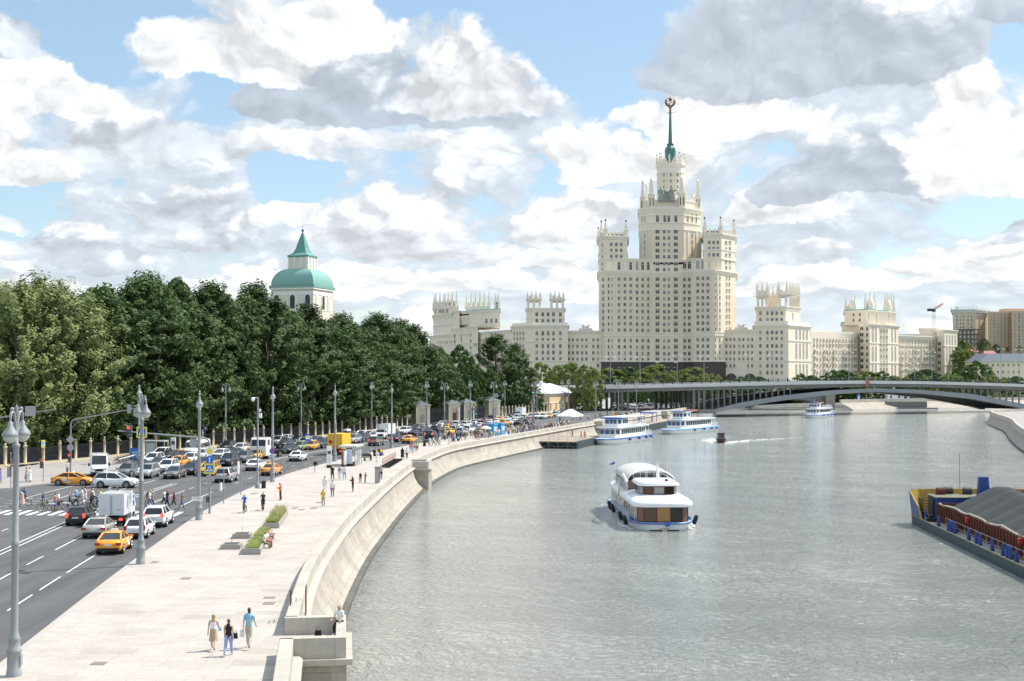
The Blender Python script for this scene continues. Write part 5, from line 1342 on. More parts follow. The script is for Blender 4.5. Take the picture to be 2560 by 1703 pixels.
def park_trees():
 g = random.Random(3); k = 0
 sil = [(-52, 178), (25, 172), (60, 186), (120, 178), (185, 184), (-10, 190)]
 for i, (px, d) in enumerate(sil):
  top = (700, 690, 672, 682, 718, 690)[i]
  d += 14; tree('silver', XP(px, d), d + 4, ZP(top, d + 4) * .90, 1.12, 0, 'silvery light green poplar at the left edge, ' + ['partly outside frame', 'behind nearest street lamp', 'with tallest top', 'second from its right end', 'overhanging the fence at clump end', 'rear of clump'][i],
    'silvery poplars at the left', 'poplar_tree')
 s = PF.near_y(168); n = 0
 while s < PF.near_y(372):
  q, a = PF.at(s); nx = Vector((-math.sin(a), math.cos(a), 0));
  for row, off in ((0, 4.5), (1, 12.5), (2, 21)):
   if row == 2 and n % 2: continue
   p = q + nx * (off + g.uniform(-1.2, 1.2)) + Vector((g.uniform(-1.5, 1.5), 0, 0)); px = 1280 + FPX * p.x / p.y
   if px < 190 or px > 1130 or (row == 0 and p.y > 322): continue
   tp = top_at(px) + (g.uniform(-4, 14) if row else g.uniform(22, 85)); h = ZP(tp, p.y)
   kd = 'dark' if (n + row) % 3 else 'poplar'
   where = 'left of the church tower' if px < 660 else 'below the church tower' if px < 830 else 'right of the church tower'
   h *= .955; tree(kd, p.x, p.y, h, (1.28 if row == 0 else 1.3) * 22 / max(16, h) * 1.05, 0, ['dark green tree right behind the park fence', 'tall dark green tree in the second park row', 'rear park tree showing only its top'][row] + ' ' + where, 'park trees ' + where + ', row %d' % (row + 1), 'park_tree')
  s += 7.6; n += 1
 # the rounder trees towards the yellow house
 for kd, px, d, top, wid, lab in [('deep', 1150, 398, 868, .62, 'rounded deep green linden beside the gate houses'), ('deep', 1096, 388, 872, .62, 'dark rounded tree left of deep green linden'), ('deep', 1180, 412, 905, .62, 'dark linden in the gap before the tall grey green tree'), ('poplar', 1240, 425, 850, 1.25, 'tall loose grey green tree standing above the gates'), ('poplar', 1290, 432, 872, 1.15, 'loose tree on the right shoulder of the tall one'),
  ('deep', 1225, 415, 925, .7, 'dark low tree under the tall grey green tree'), ('deep', 1280, 440, 930, .8, 'dark tree left of the yellow house'), ('deep', 1335, 440, 962, .75, 'small dark tree beside the yellow house'), ('linden', 1318, 500, 906, .68, 'light green linden behind the yellow house roof'),
  ('linden', 1352, 505, 908, .7, 'light green linden above the left roof end'), ('linden', 1390, 502, 914, .72, 'light green linden above the yellow house'), ('linden', 1428, 500, 908, .74, 'light green linden above the right roof end'), ('linden', 1462, 478, 912, .72, 'light green linden right of the yellow house'), ('linden', 1484, 462, 925, .6, 'light linden covering the bridge deck end'), ('linden', 1470, 456, 958, .75, 'lower light linden by the bridge end')]:
  tree(kd, XP(px, d), d, ZP(top, d), wid, 0, lab, None, 'linden_tree' if kd != 'poplar' else 'park_tree')
 # trees before the plinth of the high-rise, beyond the bridge
 for i, (px, top, d, kd) in enumerate([(1410, 914, 640, 'linden'), (1465, 916, 640, 'linden'), (1525, 921, 650, 'linden'), (1570, 919, 655, 'deep'), (1640, 912, 660, 'linden'), (1700, 926, 650, 'linden'), (1735, 920, 660, 'linden'), (1780, 934, 650, 'linden'), (1605, 930, 640, 'linden'), (1850, 955 - 12, 640, 'deep')]):
  tree(kd, XP(px, d), d, ZP(top, d) + 1, 1.35, -1, 'round green street tree before ' + ['low left link wing', 'left end of the link wing', 'left edge of the dark plinth', 'dark plinth, darker crown', 'dark plinth, tallest of the row', 'dark plinth, right of tallest one', 'right part of dark plinth', 'right end of dark plinth, small', 'dark plinth, low and left of tallest', 'the archways'][i], 'street trees before the skyscraper', 'street_tree')
 for i, (px, top, d, kd) in enumerate([(1897, 943, 640, 'deep'), (2005, 934, 650, 'linden'), (2030, 940, 650, 'deep'), (2083, 928, 660, 'deep'), (2110, 927, 662, 'deep'), (2140, 934, 660, 'linden'), (2170, 929, 665, 'linden'), (2208, 930, 665, 'deep'), (2238, 942, 660, 'linden'), (2268, 941, 660, 'linden'), (2292, 931, 670, 'deep'), (2305, 938, 664, 'linden'), (2318, 925, 672, 'deep'), (2372, 933, 680, 'linden'), (2395, 941, 676, 'linden'), (2440, 905, 760, 'deep'), (2480, 938, 700, 'linden'), (2510, 944, 690, 'linden'), (2540, 942, 700, 'deep')]):
  tree(kd, XP(px, d), d, ZP(top, d) + 1, 1.15, -1, 'small green tree behind bridge railing ' + ('left of the river block' if px < 2150 else 'before the river block' if px < 2260 else 'before the right end of river wing' if px < 2400 else 'by the grey roofed house'), 'small trees behind the bridge, ' + ('left' if px < 2150 else 'middle' if px < 2260 else 'right' if px < 2400 else 'far right'), 'street_tree')
 for i, (px, py, top, d, kd) in enumerate([(2405, 905, 855, 960, 'deep'), (2425, 900, 862, 950, 'linden'), (2395, 950, 872, 930, 'linden'), (2460, 880, 848, 1000, 'deep'), (2492, 885, 862, 1000, 'deep'), (2415, 945, 880, 920, 'linden'), (2520, 880, 868, 1010, 'deep'), (2470, 900, 866, 990, 'linden'), (2398, 925, 868, 940, 'deep'), (2550, 885, 866, 1010, 'linden')]):
  zb = ZP(py, d); tree(kd, XP(px, d), d, (ZP(top, d) - zb) * 1.05, .95, zb, 'green hillside tree below the apartment blocks', 'trees on the hillside', 'hill_tree')
 # greenery under and beyond the approach of the bridge
 for i, (px, d) in enumerate([(1530, 560), (1560, 575), (1590, 570), (1625, 585), (1655, 575), (1690, 590), (1725, 580), (1760, 600), (1960, 690), (2010, 700), (2120, 690), (2150, 700), (2330, 720), (2300, 720)]):
  tree('deep', XP(px, d), d, 9.5 if d < 650 else 8, 1.0, -.3, 'dark bushy tree seen in the gap under the bridge deck', 'trees seen under the bridge', 'bush_tree')
park_trees()
FENCEP = mat('sandstone_post', (.52, .44, .30), rough=.85, var=.1, vscale=3)
GRILL = mat('black_fence_iron', (.012, .014, .018), rough=.6)
def fence(y0, y1, lab):
 root = thing('park_fence', lab, 'fence', (0, 0, 0), 0, 'sections of the park fence')
 s, e = PF.near_y(y0), PF.near_y(y1); n = round((e - s) / 3.5)
 pm = MB(); pm.lathe([(.30, 0), (.30, .35), (.24, .38), (.235, 2.55), (.29, 2.6), (.29, 2.75), (.20, 2.8), (.10, 2.86)], 10, sm=True); pm.ball((0, 0, 3.02), .2, 8); pme = pm.mesh('post', FENCEP)
 gm = MB(); L = (e - s) / n - .45
 for i in range(int(L / .13)): gm.box((-L / 2 + .065 + i * .13, 0, .38), (.05, .05, 2.05))
 for z in (.5, 1.0, 2.25): gm.box((0, 0, z), (L, .06, .06))
 gme = gm.mesh('grille', GRILL)
 bm_ = MB(); bm_.box((0, 0, -.2), (L + .1, .4, .55)); bme = bm_.mesh('plinth', FENCEP)
 for i in range(n + 1):
  q, a = PF.at(s + (e - s) * i / n); o = bpy.data.objects.new('post', pme); COL.objects.link(o); o.parent = root; o.location = q; o.rotation_euler.z = a
  if i < n:
   q2, a2 = PF.at(s + (e - s) * (i + .5) / n)
   for nm, me in (('grille', gme), ('plinth', bme)):
    o = bpy.data.objects.new(nm, me); COL.objects.link(o); o.parent = root; o.location = q2; o.rotation_euler.z = a2
fence(150, 321, 'park fence with sandstone posts and black grilles, long section left of gates')
fence(404, 452, 'park fence with sandstone posts, short section right of the gates')
def gates():
 PVW = mat('gatehouse_stucco', (.62, .54, .42), rough=.85, var=.08, vscale=1); SL = mat('slate_hip_roof', (.10, .115, .135), rough=.6, var=.1)
 labs = ['leftmost pale gate house where the long fence ends', 'gate house left of narrow gate, with red niche door', 'gate house right of narrow gate', 'rightmost gate house beside the short fence']
 spots = [(1050, 1062, 40), (1129, 1056, 34), (1166, 1051, 32), (1229, 1043, 34)]
 for i, (px, py, w) in enumerate(spots):
  p = G(px, py); k = p.y / FPX; W = w * k * .86; a = PF.at(PF.near_y(min(p.y, 400)))[1]
  t = thing('gate_house', labs[i], 'gate house', (p.x, p.y + W * .5, 0), a - math.pi / 2 + .75, 'gate houses of the park')
  H = 4.7
  m_ = MB(); m_.box((0, 0, -.2), (W, W, H + .2)); m_.box((0, 0, -.2), (W + .25, W + .25, .7), 1); m_.box((0, 0, H - .5), (W + .3, W + .3, .25), 1); m_.box((0, 0, H + .003), (W + .7, W + .7, .3), 1)
  for sx in (-1, 1):
   for sy in (-1, 1): m_.box((sx * W * .46, sy * W * .46, .5), (W * .14, W * .14, H - 1.0), 1)
  m_.build('wall', [PVW, CREAM2], t)
  m_ = MB(); q = W / 2 + .5; m_.add([(-q, -q, H + .31), (q, -q, H + .31), (q, q, H + .31), (-q, q, H + .31), (0, 0, H + 1.35)], [(0, 1, 4), (1, 2, 4), (2, 3, 4), (3, 0, 4), (0, 3, 2, 1)]); m_.build('roof', SL, t)
  m_ = MB(); pts = [(-W * .38, -W / 2 - .12, H - 1.6), (0, -W / 2 - .12, H - .8), (W * .38, -W / 2 - .12, H - 1.6)]
  m_.tube(pts, .11, 5); m_.build('pediment', CREAM2, t)
  m_ = MB(); m_.box((0, -W / 2 - .03, .3), (W * .30, .1, 2.3)); m_.build('niche', REDBALL if i == 1 else mat('shadowed_niche', (.40, .36, .30), rough=.9), t)
 gl = ['wide black iron gate right of the leftmost gate house', 'narrow black iron gate between the middle gate houses', 'wide black iron gate left of the rightmost gate house']
 for i, (pa, ya, pb, yb) in enumerate([(1071, 1061, 1113, 1057), (1148, 1055, 1152, 1054), (1181, 1051, 1212, 1046)]):
  a, b = G(pa, ya), G(pb, yb);
  if i == 1: a, b = G(1142, 1056), G(1158, 1053)
  L = (b - a).length; ang = math.atan2(b.y - a.y, b.x - a.x); t = thing('iron_gate', gl[i], 'gate', (a.x, a.y, 0), ang)
  for hh in range(2):
   m_ = MB(); x0 = L * hh / 2; n = max(4, int(L / 2 / .16))
   for j in range(n): f = (j + .5) / n; z = 3.3 + .5 * (1 - abs(2 * f - 1)) ; m_.box((x0 + L / 2 * f, 0, .15), (.055, .055, z)); m_.box((x0 + L / 2 * f, 0, .15 + z), (.09, .09, .22), 0, top=.1)
   for z in (.3, 1.4, 3.2): m_.box((x0 + L / 4, 0, z), (L / 2, .08, .1))
   m_.build('leaf', GRILL, t)
gates()
# ================================================================== lamps, signals, signs, street furniture
CLEARG = mat('lantern_glass', (.62, .62, .58), rough=.15, spec=.5, alpha=.72)
SIGNB = mat('sign_back_grey', (.36, .37, .37), rough=.5, metal=.2)
SIGY = mat('sign_yellow', (.80, .66, .03), rough=.5); SIGBL = mat('sign_blue', (.02, .15, .56), rough=.45); SIGW = mat('sign_white', (.80, .80, .78), rough=.5)
BLK = mat('black_plastic', (.014, .014, .015), rough=.5); DKG = mat('dark_grey_metal', (.075, .08, .085), rough=.5)
LRED = mat('lit_red_signal', (.5, .02, .02), emit=(1, .06, .04), es=1.6); LGRN = mat('lit_green_signal', (.02, .4, .3), emit=(.05, .95, .65), es=1.3)
WOOD = mat('bench_wood', (.20, .12, .07), rough=.7, var=.2, vscale=6); PLANT = mat('granite_planter', (.34, .32, .28), rough=.85, var=.12, vscale=2)
REEDM = leaf_mat('ornamental_grass', (.38, .36, .15), (.62, .52, .30), .35); REEDG = leaf_mat('green_grass_tuft', (.22, .30, .07), (.40, .44, .16), .35)
GLZ = mat('clear_panel', (.55, .60, .60), rough=.1, spec=.5, alpha=.35)
def lamp_parts():
 P = {}
 b = MB(); b.lathe([(.31, -.12), (.31, .22), (.285, .25), (.275, .95), (.31, 1.0), (.31, 1.08), (.24, 1.16), (.225, 1.45), (.25, 1.5), (.19, 1.62), (.145, 1.9), (.14, 5.3), (.17, 5.35), (.17, 5.5), (.13, 5.55), (.115, 9.35), (.15, 9.4), (.15, 9.5), (.08, 9.55), (.065, 10.75), (.11, 10.8), (.05, 10.9), (.085, 11.0), (.0, 11.15)], 12)
 b.box((0, -.285, .45), (.22, .06, .42)); P['pole'] = b.mesh('pole', POLE)
 b = MB()
 for s_ in (-1, 1):
  pts = [(0, 0, 9.62), (s_ * .10, 0, 10.3), (s_ * .26, 0, 10.78), (s_ * .45, 0, 10.88), (s_ * .60, 0, 10.72), (s_ * .62, 0, 10.45)]
  b.tube(pts, [.06, .055, .055, .075, .06, .045], 6); b.ball((s_ * .45, 0, 10.95), .09, 6)
  b.tube([(s_ * .08, 0, 10.05), (s_ * .3, 0, 10.15), (s_ * .36, 0, 10.4)], .03, 5)
 P['arms'] = b.mesh('arms', POLE)
 b = MB(); b.lathe([(.04, .85), (.10, .80), (.09, .66), (.15, .60), (.16, .55), (.28, .40), (.32, .30), (.325, .24), (.30, .235)], 12, closed=False); P['lantern'] = b.mesh('lantern', POLE)
 b = MB(); b.lathe([(.29, .25), (.29, .17), (.24, .06), (.13, -.03), (.0, -.06)], 12, closed=False); P['globe'] = b.mesh('globe', CLEARG)
 return P
LP_ = lamp_parts()
def put(me, name, parent, loc=(0, 0, 0), rz=0):
 o = bpy.data.objects.new(name, me); COL.objects.link(o); o.parent = parent; o.location = loc; o.rotation_euler.z = rz; return o
def lamp(x, y, ang, label, group):
 t = thing('street_lamp', label, 'street lamp', (x, y, 0), ang, group)
 put(LP_['pole'], 'pole', t); put(LP_['arms'], 'lamp_arm', t)
 for s_ in (-1, 1):
  l = put(LP_['lantern'], 'lantern', t, (s_ * .62, 0, 9.62)); put(LP_['globe'], 'globe', l)
 return t
def lamps():
 RL = [(35, 1690, 88, 'nearest grey street lamp with two lanterns in the lower left corner'), (352, 1410, -50, 'grey street lamp right of the orange taxi by the kerb'), (497, 1300, 103, 'grey street lamp carrying the white stop plate'),
   (681, 1205, 100, 'grey street lamp carrying the round no stopping sign'), (837, 1154, 98, 'grey street lamp beside the bus shelter roof'), (979, 1121, 95, 'grey street lamp left of the people along the promenade'),
   (1111, 1094, 10, 'grey street lamp behind the group by the wall, right of leftmost gate'), (1234, 1077, 20, 'grey street lamp behind the blue kiosk'), (1335, 1063, 25, 'grey street lamp with green signal, left of white tent'),
   (1489.5, 1048, 30, 'grey street lamp just right of the white tent'), (1546, 1037, 30, 'grey street lamp left of the yellow notice on the promenade'), (1591, 1029.5, 30, 'grey street lamp above the blue boarding shelter'), (1637, 1022.7, 30, 'farthest riverside street lamp near the bridge')]
 for px, py, a, lab in RL:
  p = G(px, py); lamp(p.x, p.y, R(a), lab, 'street lamps along the promenade')
 LL = [(347, 1158, 97, 'street lamp on far pavement in front of blue stand'), (563.5, 1121, 25, 'street lamp on far pavement left of white truck'), (752.5, 1102.5, 22, 'street lamp on far pavement before the middle fence'), (929, 1085, 70, 'street lamp on far pavement above the white box truck'),
   (1066.5, 1071, 60, 'street lamp before the leftmost gate house'), (1175.5, 1057.5, 60, 'street lamp before the narrow gate'), (1262, 1046.5, 50, 'street lamp right of the rightmost gate house'), (1342, 1037.5, 50, 'street lamp left of the yellow house'),
   (1405, 1031, 50, 'street lamp before the yellow house wall'), (1421, 1030, 50, 'second street lamp before the yellow house wall'), (1459, 1026, 40, 'street lamp at right corner of yellow house'), (1510, 1020, 40, 'street lamp before the left end of bridge'), (1537.5, 1017, 40, 'street lamp before the first bridge columns')]
 for px, py, a, lab in LL:
  p = G(px, py); lamp(p.x, p.y, R(a), lab, 'street lamps on the far pavement')
lamps()
def text_mesh(s, size, m):
 c = bpy.data.curves.new('text', 'FONT'); c.body = s; c.size = size; c.align_x = 'CENTER'; c.align_y = 'CENTER'; c.extrude = .004
 o = bpy.data.objects.new('text', c); COL.objects.link(o); bpy.context.view_layer.update()
 me = bpy.data.meshes.new_from_object(o.evaluated_get(bpy.context.evaluated_depsgraph_get())); bpy.data.objects.remove(o); me.materials.clear(); me.materials.append(m)
 me.transform(Matrix.Rotation(math.pi / 2, 4, 'X')); return me
def poly2(mb, pts, y, m, th=.012):
 n = len(pts); mb.add([(x, y, z) for x, z in pts] + [(x, y + th, z) for x, z in pts], [tuple(range(n)), tuple(range(2 * n - 1, n - 1, -1))] + [(i, n + i, n + (i + 1) % n, (i + 1) % n) for i in range(n)], m)
def disc(r, n=20): return [(r * math.cos(2 * math.pi * i / n), r * math.sin(2 * math.pi * i / n)) for i in range(n)]
def sq(w, h): return [(-w / 2, -h / 2), (w / 2, -h / 2), (w / 2, h / 2), (-w / 2, h / 2)]
def sign(parent, kind, x, y, z, s=.9, rz=0.0):
 """sign board facing -y before turning by rz"""
 b = MB()
 if kind == 'crossing':
  poly2(b, sq(s, s), 0, 1); poly2(b, sq(s * .70, s * .70), -.014, 2); k = s * .30
  poly2(b, [(-k, -k * .8), (k, -k * .8), (0, k * .95)], -.028, 3)
  poly2(b, [(-.02 * s, .07 * s), (.03 * s, .08 * s), (.05 * s, -.03 * s), (.12 * s, -.20 * s), (.07 * s, -.20 * s), (.0, -.06 * s), (-.10 * s, -.20 * s), (-.14 * s, -.18 * s), (-.04 * s, -.03 * s)], -.042, 4); poly2(b, [(px * .032 * s + .02 * s, pz * .032 * s + .13 * s) for px, pz in disc(1, 8)], -.042, 4)
  poly2(b, [(-.02 * s, .06 * s), (-.13 * s, -.02 * s), (-.11 * s, -.05 * s), (.0, .02 * s), (.11 * s, -.03 * s), (.12 * s, .0)], -.044, 4)
 elif kind == 'priority': poly2(b, [(0, -s), (s, 0), (0, s), (-s, 0)], 0, 3); poly2(b, [(0, -s * .62), (s * .62, 0), (0, s * .62), (-s * .62, 0)], -.014, 1)
 elif kind == 'ahead':
  poly2(b, disc(s), 0, 2); poly2(b, [(-s * .12, -s * .7), (s * .12, -s * .7), (s * .12, s * .25), (s * .34, s * .15), (0, s * .72), (-s * .34, s * .15), (-s * .12, s * .25)], -.014, 3)
 elif kind == 'nostop':
  poly2(b, disc(s), 0, 5); poly2(b, disc(s * .84), -.014, 2)
  for a in (R(45), R(-45)): c_, s2 = math.cos(a), math.sin(a); poly2(b, [(px * c_ - pz * s2, px * s2 + pz * c_) for px, pz in sq(s * 1.7, s * .16)], -.02 - .001 * (a > 0), 5)
 elif kind == 'noentry': poly2(b, disc(s), 0, 5); poly2(b, sq(s * 1.4, s * .36), -.014, 3)
 elif kind == 'bus':
  poly2(b, sq(s * .72, s), 0, 2); poly2(b, [(px, pz + .03 * s) for px, pz in sq(s * .56, s * .46)], -.014, 3); poly2(b, [(px, pz + .03 * s) for px, pz in sq(s * .42, s * .13)], -.02, 1)
 elif kind == 'tow':
  poly2(b, sq(s, s * .5), 0, 3); poly2(b, [(-.4 * s, -.1 * s), (-.05 * s, -.1 * s), (-.05 * s, .0), (-.2 * s, .1 * s), (-.3 * s, .1 * s), (-.4 * s, 0)], -.014, 4); poly2(b, [(.0, -.1 * s), (.4 * s, -.1 * s), (.4 * s, -.03 * s), (.1 * s, .05 * s), (0, 0)], -.014, 4)
 elif kind == 'back': poly2(b, disc(s), 0, 0)
 elif kind == 'backsq': poly2(b, sq(s, s), 0, 0)
 elif kind == 'backdiamond': poly2(b, [(0, -s), (s, 0), (0, s), (-s, 0)], 0, 0)
 elif kind == 'board': poly2(b, sq(s, s * 1.35), 0, 3); poly2(b, sq(s * .8, s * .5), -.014, 0)
 o = b.build({'crossing': 'crossing_sign', 'priority': 'priority_sign', 'ahead': 'straight_ahead_sign', 'nostop': 'no_stopping_sign', 'noentry': 'no_entry_sign', 'bus': 'bus_stop_sign', 'tow': 'tow_plate', 'board': 'notice_board'}.get(kind, 'sign_back'), [SIGNB, SIGY, SIGBL, SIGW, BLK, RED], parent)
 o.location = (x, y, z); o.rotation_euler.z = rz; return o
def signal(parent, x, y, z, lit=None, rz=0.0):
 b = MB(); b.box((0, 0, -.5), (.34, .2, 1.02)); poly2(b, sq(.46, 1.12), .12, 1)
 for i in (-1, 0, 1): b.cyl((0, -.1, i * .32), (0, -.24, i * .32 + .02), .14, .14, 10, 0)
 o = b.build('signal_head', [DKG, SIGNB], parent); o.location = (x, y, z); o.rotation_euler.z = rz
 if lit:
  b = MB(); q = .32 if lit == 'red' else -.32; b.cyl((0, -.235, q), (0, -.25, q), .135, None, 12); b.build('signal_lens', LRED if lit == 'red' else LGRN, o)
 return o
def pole(parent, h, r=.06, m=POLE):
 b = MB(); b.cyl((0, 0, -.12), (0, 0, h), r, r * .9, 8); return b.build('pole', m, parent)
def mast(px, py, h, arm, label, r=.11):
 p = G(px, py); t = thing('signal_mast', label, 'traffic light', (p.x, p.y, 0), 0, 'traffic signal masts')
 b = MB(); b.tube([(0, 0, -.12), (0, 0, h - .5), (arm[0] * .02, 0, h - .15), (arm[0] * .06, arm[1] * .06, h), arm], [r, r * .85, r * .8, r * .75, r * .5], 8); b.tube([(0, 0, h - 1.2), (arm[0] * .18, arm[1] * .18, h + (arm[2] - h) * .15)], r * .35, 5)
 b.build('mast_arm', POLE, t); return t
def signals():
 t = mast(176, 1187, 6.9, (8.3, 0, 8.3), 'grey signal mast behind the orange taxi with arm over the oncoming lanes')
 sign(t, 'backdiamond', 0, -.14, 4.4, .55); sign(t, 'back', 0, -.14, 3.4, .42); signal(t, -.1, -.1, 1.9 + .2, 'red', .1); signal(t, 7.3, 0, 8.25, None, math.pi)
 t = mast(524, 1284, 6.75, (-8.3, 0, 7.4), 'signal mast by the kerb with yellow diamond and crossing signs')
 sign(t, 'priority', 0, -.16, 5.6, .50, -.05); sign(t, 'ahead', 0, -.16, 4.82, .36, -.05); sign(t, 'crossing', 0, -.16, 4.02, .95, -.05); signal(t, 0, -.12, 2.9, None, 2.9)
 signal(t, -7.25, -.05, 7.35, 'red', -.1); sign(t, 'crossing', -6.1, -.16, 7.28, .98, -.1); sign(t, 'back', -1.5, .12, 6.3, .4, .2)
 b = MB(); b.box((-.12, -.14, 1.0), (.3, .2, .55)); b.build('control_box', DKG, t)
 t = mast(-95, 1190, 6.6, (11.2, 1, 8.2), 'signal mast arm entering from the left frame edge with a sign back'); sign(t, 'backsq', 8.4, -.1, 8.0, 1.25, .35)
 for px, py, h, lab, kinds in ((27, 1224, 3.4, 'sign post with yellow crossing sign behind the nearest lamp', ('crossing', 'noentry', 'sig')), (108, 1204, 4.2, 'sign post with no entry sign and red signal on the corner pavement', ('edge', 'noentry', 'sigr'))):
  p = G(px, py); t = thing('sign_post', lab, 'sign post', (p.x, p.y, 0), 0, 'sign posts on the corner'); pole(t, h, .05); z = h
  sign(t, 'crossing', 0, -.08, h + .2, .85, -1.1 if 'edge' not in kinds else 1.45); sign(t, 'noentry', 0, -.08, h - .75, .36, -1.0); signal(t, -.15, -.05, 2.1 if 'sigr' in kinds else 1.9, 'red' if 'sigr' in kinds else None, .6 if 'sigr' in kinds else 2.6)
 # plain posts with edge on signs by the kerb
 for px, py, h, lab in ((559, 1259, 3.4, 'thin grey post with edge on sign box, left of the pair by the kerb'), (602, 1238, 3.6, 'thin grey post with narrow cream plate, right of pair by kerb')):
  p = G(px, py); t = thing('sign_post', lab, 'sign post', (p.x, p.y, 0), 0, 'thin sign posts by the kerb'); pole(t, h, .05)
  b = MB(); b.box((-.28, 0, 1.25 if px < 580 else 2.2), (.14, .5, .75 if px < 580 else 1.25)); b.build('side_sign', SIGW, t)
 for px, py, h, s_, lab in ((513.5, 1118, 3.6, .95, 'bus stop sign on far pavement by the fence'), (769.5, 1175.5, 4.6, .95, 'bus stop sign on the promenade kerb')):
  p = G(px, py); t = thing('bus_stop_post', lab, 'bus stop sign', (p.x, p.y, 0), 0, 'bus stop signs'); pole(t, h, .035); sign(t, 'bus', 0, -.06, h - .35, s_, .05)
 # plates clamped to lamps are parts of those lamps
 def on_lamp(word): return next(o for o in bpy.data.objects if o.get('label', '').startswith('grey street lamp') and word in o['label'])
 l = on_lamp('stop plate'); iv = l.rotation_euler.z
 def local(v, rz): c, s_ = math.cos(-iv), math.sin(-iv); return (v[0] * c - v[1] * s_, v[0] * s_ + v[1] * c, v[2]), rz - iv
 b = MB(); poly2(b, sq(.95, .34), 0, 0); o = b.build('stop_plate', [SIGW], l); o.location, o.rotation_euler.z = local((-.1, -.2, 1.83), 0)
 me = text_mesh('СТОП', .27, mat('sign_lettering', (.12, .12, .12))); q = put(me, 'lettering', o, (0, -.008, 0))
 l = on_lamp('no stopping'); iv = l.rotation_euler.z
 for k, s_, z in (('nostop', .34, 3.6), ('tow', .70, 3.05)):
  o = sign(l, k, 0, 0, 0, s_); o.location, o.rotation_euler.z = local((0, -.2, z), 0)
 p = G(643.7, 1220); t = thing('camera_pole', 'slim grey pole with white traffic camera beside the litter bin', 'camera pole', (p.x, p.y, 0))
 b = MB(); b.lathe([(.28, -.05), (.28, .35), (.16, .5), (.11, .6), (.095, 10.0)], 10); b.build('pole', POLE, t)
 b = MB(); b.tube([(0, 0, 9.9), (-.45, 0, 9.95)], .04, 5); b.ball((-.55, 0, 9.75), .24, 10); b.build('camera_dome', WHITEP, t); b = MB(); b.box((.28, 0, 7.7), (.3, .3, .55)); b.box((.22, 0, 8.4), (.2, .2, .3)); b.build('equipment_box', WHITEP, t)
 # junction further on
 t = mast(1191.7, 1056, 6.4, (7.6, 0, 7.3), 'signal mast with long arm before the narrow gate', .09); sign(t, 'crossing', -.6, -.2, 4.6, .95); signal(t, -.1, -.15, 2.6, 'green'); signal(t, 7.0, 0, 7.2, None, math.pi); sign(t, 'backsq', 5.2, -.1, 7.2, 1.1); sign(t, 'back', -.6, -.2, 3.5, .4)
 t = mast(1332, 1060, 8.0, (7.5, 0, 8.4), 'green lit signal mast left of the yellow house', .09); signal(t, 0, -.15, 8.4, 'green'); sign(t, 'crossing', 1.3, -.2, 8.35, 1.0)
 for px, py, hh, lab in ((1401, 1034, 3.6, 'crossing sign post before the yellow house'), (1523, 1019, 5.2, 'crossing sign post at the left bridge columns')):
  p = G(px, py); t = thing('sign_post', lab, 'sign post', (p.x, p.y, 0)); pole(t, hh, .06); sign(t, 'crossing', 0, -.1, hh, 1.0); sign(t, 'board', 0, -.1, hh - 1.2, .7)
signals()
